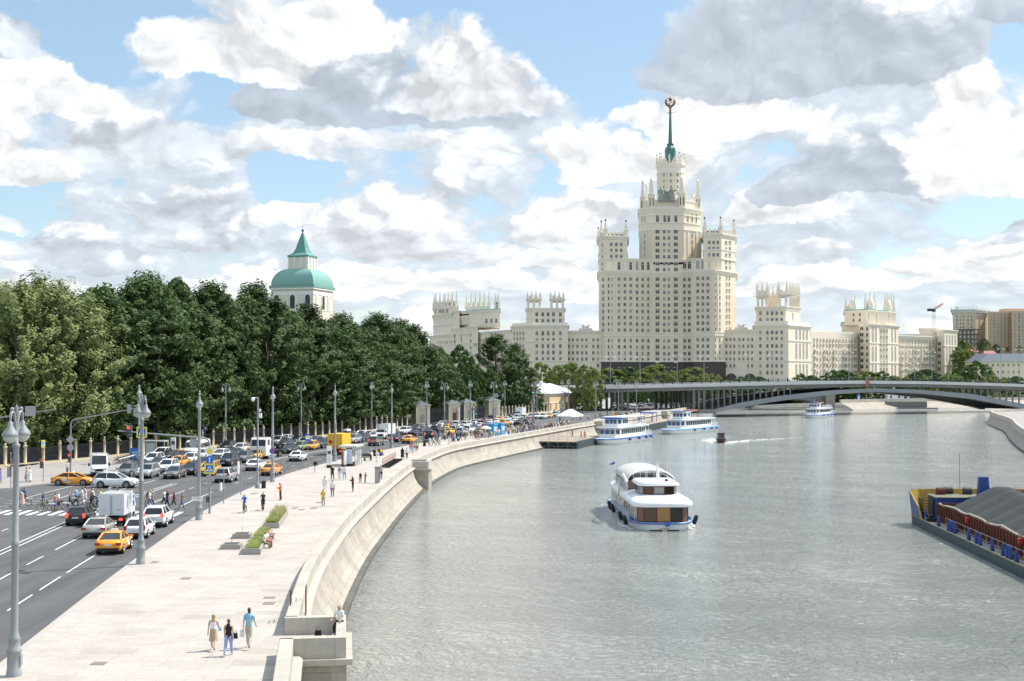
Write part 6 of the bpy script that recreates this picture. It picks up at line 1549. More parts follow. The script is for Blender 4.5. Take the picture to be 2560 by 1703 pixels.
def furniture():
 def T(name, lab, cat, px, py, rz=0.0, z=0.0, group=None):
  p = G(px, py, z); return thing(name, lab, cat, (p.x, p.y, z), rz, group), p
 # planters with ornamental grass
 def tuft(mb, x, y, z, h, n, g, spread=.16):
  for i in range(n):
   a = g.uniform(0, 6.28); l = g.uniform(.5, 1.0) * h; dx, dy = math.cos(a), math.sin(a); b0 = Vector((x + g.gauss(0, .07), y + g.gauss(0, .07), z)); w = Vector((-dy, dx, 0)) * .012
   t1 = b0 + Vector((dx * spread * .4, dy * spread * .4, l * .6)); t2 = b0 + Vector((dx * spread * 1.3, dy * spread * 1.3, l)); mb.add([b0 - w, b0 + w, t1 + w, t1 - w, t2], [(0, 1, 2, 3), (3, 2, 4)])
 g = random.Random(8)
 for (xl, xr, y0, sx, y1, hgt, lab, dry) in ((-18.6, -17.35, 91.4, -.7, 97.3, .28, 'granite planter of short green grass nearest the viewer', 0), (-19.3, -18.15, 98.0, -.55, 103.5, .30, 'low granite planter behind the seated couple', 0), (-20.1, -18.85, 107.2, -1.0, 117.5, .55, 'long granite planter with tall feathery dry grass', 1)):
  t = thing('planter', lab, 'planter', (xl, y0, 0), 0, 'granite planters on the promenade'); L = y1 - y0; W = xr - xl; H = .42
  q = lambda u, v: (u + sx * v / L, v)
  b = MB(); o_ = [q(0, 0), q(W, 0), q(W, L), q(0, L)]; b.prism(o_, -.02, H, 0, cap=False); i_ = [q(.12, .12), q(W - .12, .12), q(W - .12, L - .12), q(.12, L - .12)]
  b.add([(x, y, H) for x, y in o_] + [(x, y, H) for x, y in i_] + [(x, y, H - .08) for x, y in i_], [(0, 1, 5, 4), (1, 2, 6, 5), (2, 3, 7, 6), (3, 0, 4, 7), (4, 5, 9, 8), (5, 6, 10, 9), (6, 7, 11, 10), (7, 4, 8, 11)]); b.build('trough', PLANT, t)
  b = MB(); b.prism(i_, H - .2, H - .06); b.build('soil', mat('planter_soil', (.06, .05, .035), rough=1), t)
  for kind, m_ in ((0, REEDG), (1, REEDM)):
   b = MB()
   for k in range(int(L * 34)):
    v = g.uniform(.2, L - .2); u = g.uniform(.2, W - .2); dr = dry and v > L * .35
    if (1 if (dr and g.random() < .7) or g.random() < .2 else 0) != kind: continue
    x, y = q(u, v); tuft(b, x, y, H - .07, hgt * g.uniform(.7, 1.3) * (1.25 if dr else 1), 9, g)
   o = b.build('ornamental_grass', m_, t); o['kind'] = 'stuff'
 # seat slab and square tree pits
 b = MB(); b.box((0, 0, .38), (.55, 2.0, .08), 0); b.box((0, -.8, 0), (.4, .12, .38), 1); b.box((0, .8, 0), (.4, .12, .38), 1)
 t, p = T('bench', 'wooden bench against the planter under the seated couple', 'bench', 676, 1352, .1)
 b.build('seat', [WOOD, PLANT], t)
 for px0, px1, py, lab in ((550, 598, 1374, 'square stone tree pit with grate, nearer one'), (579.5, 623, 1347, 'square stone tree pit with grate, farther one')):
  a, c = G(px0, py), G(px1, py); w = c.x - a.x; t = thing('tree_pit', lab, 'tree pit', ((a.x + c.x) / 2, a.y + w / 2, 0), .06, 'stone tree pits')
  b = MB(); b.box((0, 0, -.02), (w, w, .36)); b.build('kerb_block', PLANT, t); b = MB()
  for i in range(9): b.box((-w * .34 + i * w * .085, 0, .342), (w * .05, w * .7, .03))
  b.box((0, -w * .36, .342), (w * .76, .05, .03)); b.box((0, w * .36, .342), (w * .76, .05, .03)); b.build('grate', DKG, t); b = MB(); b.cyl((0, 0, .34), (.02, 0, .85), .02, .01, 5); b.build('stake', WOOD, t)
 # litter bins
 for px, py, lab in ((659, 1221, 'black cylindrical litter bin beside the camera pole'), (1061, 1116, 'black litter bin by the wall near the white shirted group')):
  t, p = T('litter_bin', lab, 'litter bin', px, py, 0, 0, 'litter bins'); b = MB(); b.lathe([(.20, 0), (.24, .06), (.25, .74), (.27, .76), (.27, .82), (.2, .82), (.18, .6)], 12); b.build('body', BLK, t)
 # bus shelter with kiosk end
 t, p = T('bus_shelter', 'grey flat roofed glass bus shelter on the promenade', 'bus shelter', 876, 1165, R(-4))
 b = MB(); b.box((-.2, 1.6, 2.55), (2.6, 5.6, .22)); b.build('roof', mat('shelter_roof', (.42, .42, .40), rough=.6, var=.1), t)
 b = MB(); b.box((.75, 1.9, .1), (.06, 4.6, 2.4)); b.build('glass_wall', GLZ, t); b = MB()
 for y in (-.6, 1.0, 2.6, 4.3): b.box((.75, y, 0), (.1, .1, 2.55))
 b.box((.75, 1.9, 0), (.14, 4.8, .14)); b.box((-.9, -.6, 0), (.1, .1, 2.55)); b.build('frame', SIGNB, t)
 b = MB(); b.box((-.1, -.75, .35), (1.0, .16, 2.0)); b.build('light_panel', mat('pale_blue_panel', (.50, .60, .70), rough=.3), t); b = MB(); b.box((-1.0, 4.2, .5), (.9, .12, 1.9)); b.build('poster', mat('purple_red_poster', (.30, .08, .10), rough=.4, var=.7, vscale=5), t)
 b = MB(); b.box((0, -.75, 0), (.9, .34, .34)); b.build('base', BLK, t); b = MB(); b.box((.35, 1.8, .42), (.4, 3.0, .06)); b.box((.35, .6, 0), (.3, .08, .42)); b.box((.35, 3, 0), (.3, .08, .42)); b.build('seat', WOOD, t)
 t, p = T('information_pylon', 'tall white information pylon left of the bus shelter', 'information pylon', 823, 1170, .05, 0, 'information pylons')
 b = MB(); b.box((0, 0, .40), (.66, .22, 2.55)); b.build('panel', WHITEP, t); b = MB(); b.box((0, 0, 0), (.66, .24, .398)); b.build('base', BLK, t); b = MB(); b.box((.0, -.125, 1.85), (.46, .03, .42)); b.build('screen', DKG, t); b = MB(); [b.box((0, -.122, .8 + i * .17), (.44, .02, .035)) for i in range(5)]; b.build('text_lines', SIGNB, t)
 t, p = T('information_pylon', 'shorter pylon with brown front right of the tall one', 'information pylon', 860, 1167, -.5, 0, 'information pylons')
 b = MB(); b.box((0, 0, .3), (.55, .4, 1.85)); b.build('panel', WHITEP, t); b = MB(); b.box((-.1, -.21, .32), (.34, .03, 1.8)); b.build('front_panel', WOOD, t); b = MB(); b.box((0, 0, 0), (.55, .42, .298)); b.build('base', BLK, t)
 t, p = T('bench', 'grey metal bench with solid back behind the bus shelter', 'bench', 912, 1152, R(28)); b = MB(); b.box((0, .25, .55), (2.0, .06, .5)); b.box((0, -.05, .42), (2.0, .55, .08)); b.build('seat', DKG, t)
 for s_ in (-1, 0, 1): b = MB(); b.box((s_ * .95, .05, 0), (.1, .55, .42 if s_ == 0 else .85)); b.build('leg', WOOD if s_ else DKG, t)
 t, p = T('bench', 'dark slatted bench with the couple in yellow tops', 'bench', 945, 1140, R(62)); b = MB(); b.box((0, 0, .42), (1.9, .45, .06)); b.build('seat', BLK, t); b = MB(); b.box((0, .26, .55), (1.9, .05, .42)); b.build('backrest', BLK, t)
 for s_ in (-1, 1): b = MB(); b.box((s_ * .85, .05, 0), (.07, .5, .9)); b.build('leg', BLK, t)
 for px, py, lab in ((1068, 1113, 'bench by wall left of the white shirted walkers'), (1140, 1103, 'bench by wall behind the red shirted man'), (1508, 1047, 'bench right of the street lamp past the tent'), (1553, 1042, 'bench near yellow notice'), (1568, 1040, 'bench under the far riverside lamp'), (1600, 1032, 'bench past the boarding shelter')):
  t, p = T('bench', lab, 'bench', px, py, R(60), 0, 'benches along the wall'); b = MB(); b.box((0, 0, .42), (1.8, .5, .06)); b.build('seat', BLK, t); b = MB(); b.box((0, .26, .5), (1.8, .05, .42)); b.build('backrest', BLK, t)
  for s_ in (-1, 1): b = MB(); b.box((s_ * .8, .03, 0), (.06, .45, .42)); b.build('leg', BLK, t)
 # equipment cabinet and telescope post at the wall
 t, p = T('equipment_cabinet', 'tall grey metal cabinet beside the river wall', 'cabinet', 943.5, 1208, R(8)); b = MB(); b.box((0, 0, 0), (.55, .5, 1.8)); b.box((0, 0, 1.803), (.62, .57, .06)); b.build('body', mat('cabinet_grey', (.14, .155, .16), rough=.5, var=.08), t); b = MB(); b.box((0, -.262, .1), (.47, .03, 1.6)); b.build('door', SIGNB, t)
 t, p = T('instrument_post', 'thin white post with small instruments behind the cabinet', 'instrument post', 942, 1190, 0); pole(t, 3.2, .04, WHITEP); [MB().box((0, 0, z), (.36, .36, .24), 0, top=.7).build('instrument', CREAM2, t) for z in (1.7, 2.2, 2.7)]
 # scooter racks
 SC_ = MB(); SC_.box((0, 0, .10), (.14, .95, .07), 0); SC_.cyl((0, .45, .1), (0, .36, 1.1), .03, None, 6, 1); SC_.cyl((-.24, .36, 1.12), (.24, .36, 1.12), .022, None, 6, 0); SC_.cyl((-.02, .52, .1), (.02, .52, .1), .11, None, 10, 0); SC_.cyl((-.02, -.45, .1), (.02, -.45, .1), .11, None, 10, 0); SC_.box((0, .38, .5), (.07, .06, .3), 1)
 wire = [mat('scooter_blue_grey', (.16, .17, .24), rough=.5), mat('scooter_orange', (.70, .22, .05), rough=.5), mat('scooter_violet', (.16, .12, .40), rough=.5)]
 sm_ = [SC_.mesh('scooter', [BLK, w]) for w in wire]
 a = G(962, 1170); c = G(996, 1150); n = 13
 t = thing('scooter_rack', 'low black floor rack under the row of scooters by the river wall', 'scooter rack', (*((a + c) / 2).xy, 0), math.atan2(c.y - a.y, c.x - a.x)); b = MB(); b.box((0, 0, 0), ((c - a).length + .6, 1.3, .06)); b.build('base', BLK, t)
 ang = math.atan2(c.y - a.y, c.x - a.x)
 for i in range(n):
  q = a.lerp(c, (i + .5) / n); o = bpy.data.objects.new('kick_scooter', sm_[1 if i % 3 else 0]); COL.objects.link(o); o.location = (q.x, q.y, .062); o.rotation_euler.z = ang - .15; tag(o, 'orange and grey kick scooter parked in the rack by river wall' if i % 3 else 'dark blue grey kick scooter parked in the rack by river wall', 'kick scooter', 'orange scooters in the rack by the wall' if i % 3 else 'dark scooters in the rack by the wall')
 for i in range(12):
  q = G(38 + i * 4.2 + (8 if i > 5 else 0), 1168 - i * .7); o = bpy.data.objects.new('kick_scooter', sm_[2 if i % 2 else 0]); COL.objects.link(o); o.location = (q.x, q.y, 0); o.rotation_euler.z = R(70); o.scale = (1.15,) * 3
  tag(o, ('violet' if i % 2 else 'grey blue') + ' kick scooter parked in a row before the fence at far left', 'kick scooter', ('violet' if i % 2 else 'grey') + ' scooters before the fence')
 # docked hire bicycles on the far pavement
 for i in range(11):
  q = G(293 + i * 4.3, 1161 - i * 1.25); b = MB()
  if i == 0:
   bk = MB()
   for y in (-.5, .5): bk.tube([(0, y + .33 * math.cos(2 * math.pi * k / 12), .34 + .33 * math.sin(2 * math.pi * k / 12)) for k in range(13)], .03, 4, 0)
   bk.tube([(0, -.5, .34), (0, -.15, .8), (0, .4, .85), (0, .5, .34)], .035, 5, 1); bk.tube([(0, -.15, .8), (0, -.05, .3), (0, .4, .8)], .03, 5, 1); bk.cyl((-.28, .38, 1.0), (.28, .38, 1.0), .02, None, 5, 0); bk.box((0, -.18, .86), (.18, .28, .07), 0); bk.box((0, -.55, .66), (.08, .6, .12), 2)
   bme = bk.mesh('bicycle', [BLK, DKG, SIGW])
  o = bpy.data.objects.new('hire_bicycle', bme); COL.objects.link(o); o.location = q; o.rotation_euler.z = R(150); tag(o, 'hire bicycle docked in the row behind the white van', 'bicycle', 'docked hire bicycles')
 # far pavement: shelter, pylon, blue stand
 t, p = T('bus_shelter', 'white roofed bus shelter with map panel on the far pavement', 'bus shelter', 387, 1143, R(-8)); b = MB(); b.box((0, .3, 2.35), (3.4, 1.6, .2)); b.build('roof', mat('shelter_roof', (.42, .42, .40)), t)
 b = MB(); b.box((-.7, 0, .3), (1.4, .1, 1.9)); b.build('map_panel', mat('map_panel', (.50, .52, .52), rough=.3, var=.35, vscale=3), t); b = MB(); [b.box((x, 0, 0), (.1, .1, 2.35)) for x in (-1.5, .1, 1.5)]; b.build('post', SIGNB, t)
 t, p = T('information_pylon', 'white information pylon on the far pavement beside the minibus', 'information pylon', 433, 1140, 0); b = MB(); b.box((0, 0, .35), (.75, .25, 2.5)); b.build('panel', WHITEP, t); b = MB(); b.box((0, -.14, 1.75), (.5, .03, .55)); b.build('screen', DKG, t); b = MB(); b.box((0, 0, 0), (.75, .27, .348)); b.build('base', BLK, t)
 t, p = T('advert_stand', 'blue advertising stand on the far pavement behind the bicycle row', 'advertising stand', 338, 1150, 0); b = MB(); b.box((0, 0, 0), (1.5, .3, 1.75)); b.build('panel', BLUEP, t); b = MB(); b.box((0, -.16, .2), (1.1, .03, 1.1)); b.build('picture', mat('pale_blue_picture', (.16, .34, .56), rough=.4, var=.6, vscale=4), t)
 # covers set in the paving
 for px0, px1, py0, py1 in ((221, 273, 1655, 1663), (447, 482, 1444, 1449), (655, 692, 1492, 1497), (653, 691, 1506, 1512), (373, 400, 1404, 1408), (622, 648, 1233, 1236), (726, 748, 1269, 1272), (743, 765, 1273, 1276), (773, 795, 1269, 1272), (786, 808, 1255, 1258)):
  a, c = G(px0, py1), G(px1, py0); b = MB(); b.box((0, 0, .002), (abs(c.x - a.x) * .9, max(.5, abs(c.y - a.y)), .012)); tag(b.build('drain_cover', mat('cover_iron', (.22, .18, .16), rough=.7, var=.2, vscale=8), loc=((a.x + c.x) / 2, (a.y + c.y) / 2, 0)), 'brown metal drain cover set flush in the promenade paving', 'drain cover', 'drain covers in the promenade')
 # white canopy tent, barriers, blue kiosks, parasol
 t, p = T('canopy_tent', 'white pyramid roofed canopy tent on the promenade', 'tent', 1425, 1060, R(64)); b = MB(); w, l = 4.2, 4.0
 b.add([(-l, -w / 2, 2.2), (l, -w / 2, 2.2), (l, w / 2, 2.2), (-l, w / 2, 2.2), (-1.6, 0, 3.7), (1.6, 0, 3.7), (-l, -w / 2, 1.9), (l, -w / 2, 1.9), (l, w / 2, 1.9), (-l, w / 2, 1.9)], [(0, 1, 5, 4), (1, 2, 5), (2, 3, 4, 5), (3, 0, 4), (0, 6, 7, 1), (1, 7, 8, 2), (2, 8, 9, 3), (3, 9, 6, 0)]); b.build('roof', WHITEP, t)
 for sx in (-1, 0, 1):
  for sy in (-1, 1): b = MB(); b.cyl((sx * (l - .1), sy * (w / 2 - .1), 0), (sx * (l - .1), sy * (w / 2 - .1), 2.2), .05, n=6); b.build('leg', SIGNB, t)
 bar = MB(); bar.box((0, 0, .15), (2.3, .03, .05)); bar.box((0, 0, 1.1), (2.3, .05, .05)); [bar.box((-1.1 + .157 * i, 0, .15), (.03, .03, .95)) for i in range(15)]; [bar.box((s_ * .9, 0, 0), (.06, .5, .06)) for s_ in (-1, 1)]; bme2 = bar.mesh('barrier', SIGNB)
 for i in range(26):
  s0 = PW.near_y(287) + i * 2.4; q, a = PW.at(s0); nx = Vector((-math.sin(a), math.cos(a), 0)); p = q + nx * (4.2 if i < 14 else 1.6)
  o = bpy.data.objects.new('crowd_barrier', bme2); COL.objects.link(o); o.location = p; o.rotation_euler.z = a; tag(o, 'grey metal crowd barrier on the promenade ' + ('left of the tent' if i < 14 else 'beside the tent'), 'barrier', 'crowd barriers ' + ('left of the tent' if i < 14 else 'by the tent'))
 kb = mat('kiosk_blue', (.08, .33, .62), rough=.4, var=.12)
 for i, (px, py, lab) in enumerate(((1231, 1089, 'light blue ticket kiosk, left one of the pair'), (1250, 1087, 'light blue ticket kiosk, right one of the pair'))):
  t, p = T('ticket_kiosk', lab, 'kiosk', px, py, R(62), 0, 'blue ticket kiosks'); b = MB(); b.box((0, 0, 0), (1.7, 1.5, 2.2)); b.build('body', kb, t); b = MB(); b.box((0, 0, 2.203), (1.9, 1.7, .28)); b.build('roof', kb, t); b = MB(); b.box((-.05, -.77, .9), (1.2, .05, .9)); b.build('window', mat('pale_blue_panel', (.50, .60, .70)), t)
 t, p = T('parasol', 'white parasol over a stall left of the blue kiosks', 'parasol', 1214, 1094, 0); pole(t, 2.1, .03, SIGNB); b = MB(); b.lathe([(1.15, 1.75), (1.12, 1.9), (.8, 2.1), (.3, 2.3), (0, 2.35)], 10, closed=False); b.build('canopy', WHITEP, t); b = MB(); b.box((0, 0, 0), (1.6, .8, .9)); b.build('stall', mat('stall_cloth', (.55, .60, .62), rough=.8), t)
 b = MB(); b.box((0, 0, 0), (.05, .6, 1.6)); p = G(1537, 1043); tag(b.build('notice_stand', YELL, loc=p, rz=1.3), 'small yellow notice stand on the promenade past the tent', 'notice stand')
 t, p = T('lifebuoy_post', 'white slatted rescue board hung on the river wall', 'rescue board', 1118, 1111); b = MB(); b.box((.35, -.7, -.9), (.28, .12, 2.0)); b.box((.35, -.7, 1.1), (.28, .12, .3), 0, top=.2); b.build('board', CREAM2, t)
 # stepped white wall and shelter by the bridge
 t, p = T('stepped_wall', 'white stepped boundary wall leading to the bridge columns', 'wall', 1500, 1021, R(62)); b = MB(); [b.box((-9 + i * 3.6, 0, -.2), (3.6, .4, 1.6 + i * .5)) for i in range(6)]; b.build('wall_body', WHITEP, t)
 t, p = T('bus_shelter', 'small bus shelter before the stepped white wall', 'bus shelter', 1473, 1023, R(60)); b = MB(); b.box((0, 0, 2.2), (4, 1.6, .2)); b.build('roof', mat('shelter_roof', (.42, .42, .40)), t); b = MB(); b.box((0, .7, 0), (3.8, .08, 2.2)); b.box((-1.9, 0, 0), (.08, 1.4, 2.2)); b.build('panel', SIGNB, t)
furniture()
# ================================================================== vehicles
def paint(name, c, metal=.0): return mat(name, c, rough=.32, metal=metal, spec=.5, coat=.6)
CP = {'white': paint('white_car_paint', (.78, .78, .78)), 'silver': paint('silver_car_paint', (.46, .47, .48), .5), 'beige': paint('beige_silver_paint', (.46, .43, .38), .4), 'grey': paint('grey_car_paint', (.15, .155, .155), .3),
  'black': paint('black_car_paint', (.012, .013, .015)), 'navy': paint('navy_car_paint', (.012, .02, .05), .2), 'orange': paint('orange_taxi_paint', (.85, .33, .015)), 'yellow': paint('yellow_taxi_paint', (.80, .43, .03)), 'green': paint('pale_green_car_paint', (.22, .34, .14), .2), 'red': paint('dark_red_car_paint', (.30, .02, .02))}
CARGL = mat('car_glass', (.02, .024, .028), rough=.08, spec=.6); TYRE = mat('tyre_rubber', (.015, .015, .015), rough=.8); RIM = mat('alloy_rim', (.42, .42, .43), rough=.35, metal=.7)
HEADL = mat('headlamp', (.70, .72, .74), rough=.15, spec=.7); TAIL = mat('tail_lamp', (.42, .02, .015), rough=.25); BRAKE = mat('lit_brake_lamp', (.6, .03, .02), emit=(1, .08, .04), es=1.4); PLATE = mat('number_plate', (.66, .66, .64), rough=.5)
KD = {'sedan': (4.6, 1.82, 1.46, [(-.5, .44, .80, .80), (-.475, .30, .98, .93), (-.36, .22, 1.03, 1), (-.1, .2, .97, 1), (.2, .2, .95, 1), (.34, .2, .90, .99), (.45, .24, .78, .92), (.5, .36, .62, .76)], (-.42, -.20, .03, .27), .96),
  'suv': (4.75, 1.92, 1.70, [(-.5, .46, .95, .84), (-.48, .34, 1.10, .94), (-.36, .26, 1.10, 1), (-.1, .25, 1.08, 1), (.2, .25, 1.08, 1), (.34, .25, 1.06, .99), (.455, .28, .95, .93), (.5, .40, .74, .80)], (-.475, -.38, .01, .25), 1.05),
  'hatch': (4.2, 1.76, 1.52, [(-.5, .44, .86, .82), (-.475, .30, 1.0, .93), (-.36, .22, 1.0, 1), (-.1, .2, .97, 1), (.2, .2, .96, 1), (.33, .2, .92, .99), (.45, .24, .80, .92), (.5, .36, .64, .78)], (-.465, -.31, .03, .29), .96)}
def car_meshes(kind):
 L, W, H, st, cab, belt = KD[kind]; hw = W / 2; P = {}
 b = MB(); rings = []
 for y, zb, zt, f in st:
  w = hw * f; rings.append([(-w * .9, y * L, zb), (-w, y * L, zb + .16), (-w, y * L, zt - .16), (-w * .88, y * L, zt), (w * .88, y * L, zt), (w, y * L, zt - .16), (w, y * L, zb + .16), (w * .9, y * L, zb)])
 b.loft(rings, 0, sm=True)
 wy = (-.30 * L, .31 * L); r = .34 if kind != 'suv' else .38
 for y in wy:
  for s_ in (-1, 1): b.cyl((s_ * (hw - .25), y, r), (s_ * (hw + .004), y, r), r + .075, None, 16, 1)
 b.box((0, -L * .49, .30), (W * .8, .16, .2), 1); b.box((0, L * .485, .30), (W * .72, .18, .16), 1); b.box((0, L * .492, .52), (W * .42, .1, .14), 1)
 P['body'] = b
 # glass house
 y0, y1, y2, y3 = [v * L for v in cab]; wb, wt = hw * .90, hw * .66; zt = H - .05
 b = MB(); v = [(-wb, y0, belt - .04), (wb, y0, belt - .04), (wb, y3, belt - .06), (-wb, y3, belt - .06), (-wt, y1, zt), (wt, y1, zt), (wt, y2, zt), (-wt, y2, zt)]
 b.add(v, [(0, 1, 5, 4), (1, 2, 6, 5), (2, 3, 7, 6), (3, 0, 4, 7), (4, 5, 6, 7)]); P['windows'] = b
 b = MB(); ry = [(y1 - .06, -.03, .94), (y1 + .12, .02, 1.0), ((y1 + y2) / 2, .05, 1.0), (y2 - .1, .02, 1.0), (y2 + .08, -.03, .93)]
 b.loft([[(-wt * 1.04 * f, y, zt + dz - .04), (-wt * .9 * f, y, zt + dz + .03), (wt * .9 * f, y, zt + dz + .03), (wt * 1.04 * f, y, zt + dz - .04)] for y, dz, f in ry], 0, sm=True)
 ym = (y1 + y2) / 2 + .1
 for s_ in (-1, 1):
  b.tube([(s_ * wb * .99, y3 + .02, belt - .04), (s_ * wt * 1.0, y2 + .02, zt)], .05, 5); b.tube([(s_ * wb * .99, y0 - .01, belt - .03), (s_ * wt * 1.0, y1 - .01, zt)], .07, 5)
  b.tube([(s_ * (wb + .005), ym, belt - .02), (s_ * (wt + .012), ym - .05, zt)], .035, 4); b.box((s_ * (hw + .10), y3 - .35, belt - .02), (.2, .12, .14))
 if kind != 'sedan':
  for s_ in (-1, 1): b.tube([(s_ * wt * .9, y1 + .2, zt + .06), (s_ * wt * .9, y2 - .1, zt + .06)], .025, 4)
 P['roof'] = b
 b = MB(); b.cyl((-.10, 0, 0), (.10, 0, 0), r, None, 18, 0); P['wheel'] = b
 b = MB(); b.cyl((-.108, 0, 0), (.108, 0, 0), r * .30, None, 10, 0)
 for k in range(5):
  a = 2 * math.pi * k / 5;
  for s_ in (-1, 1): b.cyl((s_ * .106, 0, 0), (s_ * .106, r * .66 * math.cos(a), r * .66 * math.sin(a)), .05, .04, 4)
 for s_ in (-1, 1): b.tube([(s_ * .106, r * .66 * math.cos(2 * math.pi * k / 14), r * .66 * math.sin(2 * math.pi * k / 14)) for k in range(15)], .03, 4)
 P['rim'] = b
 zh = .66 if kind != 'suv' else .82
 b = MB(); b.box((0, 0, 0), (.42, .20, .14), 0, top=.8); P['headlight'] = b
 b = MB(); b.box((0, 0, 0), (.36 if kind == 'sedan' else .22, .14, .16 if kind == 'sedan' else .34)); P['taillight'] = b
 b = MB(); b.box((0, 0, 0), (.52, .03, .12)); P['number_plate'] = b
 me = {k: v.mesh(k, {'body': [CP['white'], BLK], 'windows': [CARGL], 'roof': [CP['white']], 'wheel': [TYRE], 'rim': [RIM], 'headlight': [HEADL], 'taillight': [TAIL], 'number_plate': [PLATE]}[k]) for k, v in P.items()}
 # one plain mesh of the whole car for the far ones
 one = MB();
 for k, m in (('body', None), ('windows', 2), ('roof', 0)): one.merge(P[k], None, m)
 for y in wy:
  for s_ in (-1, 1): one.merge(P['wheel'], Matrix.Translation((s_ * (hw - .06), y, r)), 1); one.merge(P['rim'], Matrix.Translation((s_ * (hw - .06), y, r)), 5)
 for s_ in (-1, 1): one.merge(P['headlight'], Matrix.Translation((s_ * hw * .68, L * .465, zh)), 3); one.merge(P['taillight'], Matrix.Translation((s_ * hw * .78, -L * .487, zh + .06)), 4)
 me['far'] = one.mesh('car_far', [CP['white'], BLK, CARGL, HEADL, TAIL, RIM])
 return me, (L, W, H, zh, r, wy)
CARS = {k: car_meshes(k) for k in KD}
TAXIS = MB(); TAXIS.box((0, 0, 0), (.5, .18, .13), 0, top=.8); TAXIM = TAXIS.mesh('taxi_sign', WHITEP)
def recolor(o, m, slot=0):
 o.material_slots[slot].link = 'OBJECT'; o.material_slots[slot].material = m
def heading(y): return PK.at(PK.near_y(y))[1] - math.pi / 2
CN = {'white': 'white', 'silver': 'silver', 'beige': 'beige silver', 'grey': 'dark grey', 'black': 'black', 'navy': 'dark blue', 'orange': 'orange', 'yellow': 'yellow', 'green': 'pale green', 'red': 'dark red'}
def car(kind, col, px, py, away, label, group=None, far=False, taxi=False, brake=False, rz=None, dz=0.0):
 p = G(px, py, ROAD_Z); me, (L, W, H, zh, r, wy) = CARS[kind]; a = rz if rz is not None else heading(p.y) + (0 if away else math.pi) + dz
 nm = {'sedan': 'sedan_car', 'suv': 'suv_car', 'hatch': 'hatchback_car'}[kind] if not taxi else 'taxi_car'
 if far:
  o = bpy.data.objects.new(nm, me['far']); COL.objects.link(o); o.location = p; o.rotation_euler.z = a; recolor(o, CP[col]); tag(o, label, 'car' if not taxi else 'taxi', group)
  if brake: recolor(o, BRAKE, 4)
  return o
 t = thing(nm, label, 'car' if not taxi else 'taxi', p, a, group)
 for k in ('body', 'windows', 'roof'):
  o = put(me[k], k, t)
  if k != 'windows': recolor(o, CP[col])
 for y in wy:
  for s_ in (-1, 1): w = put(me['wheel'], 'wheel', t, (s_ * (W / 2 - .07), y, r)); put(me['rim'], 'rim', w)
 for s_ in (-1, 1):
  put(me['headlight'], 'headlight', t, (s_ * W * .34, L * .462, zh), -s_ * .25); o = put(me['taillight'], 'taillight', t, (s_ * W * .39, -L * .487, zh + .04), s_ * .2)
  if brake: recolor(o, BRAKE)
 put(me['number_plate'], 'number_plate', t, (0, -L * .505, zh - .02)); put(me['number_plate'], 'number_plate', t, (0, L * .503, .44))
 if taxi: put(TAXIM, 'taxi_sign', t, (0, 0, H + .01))
 return t
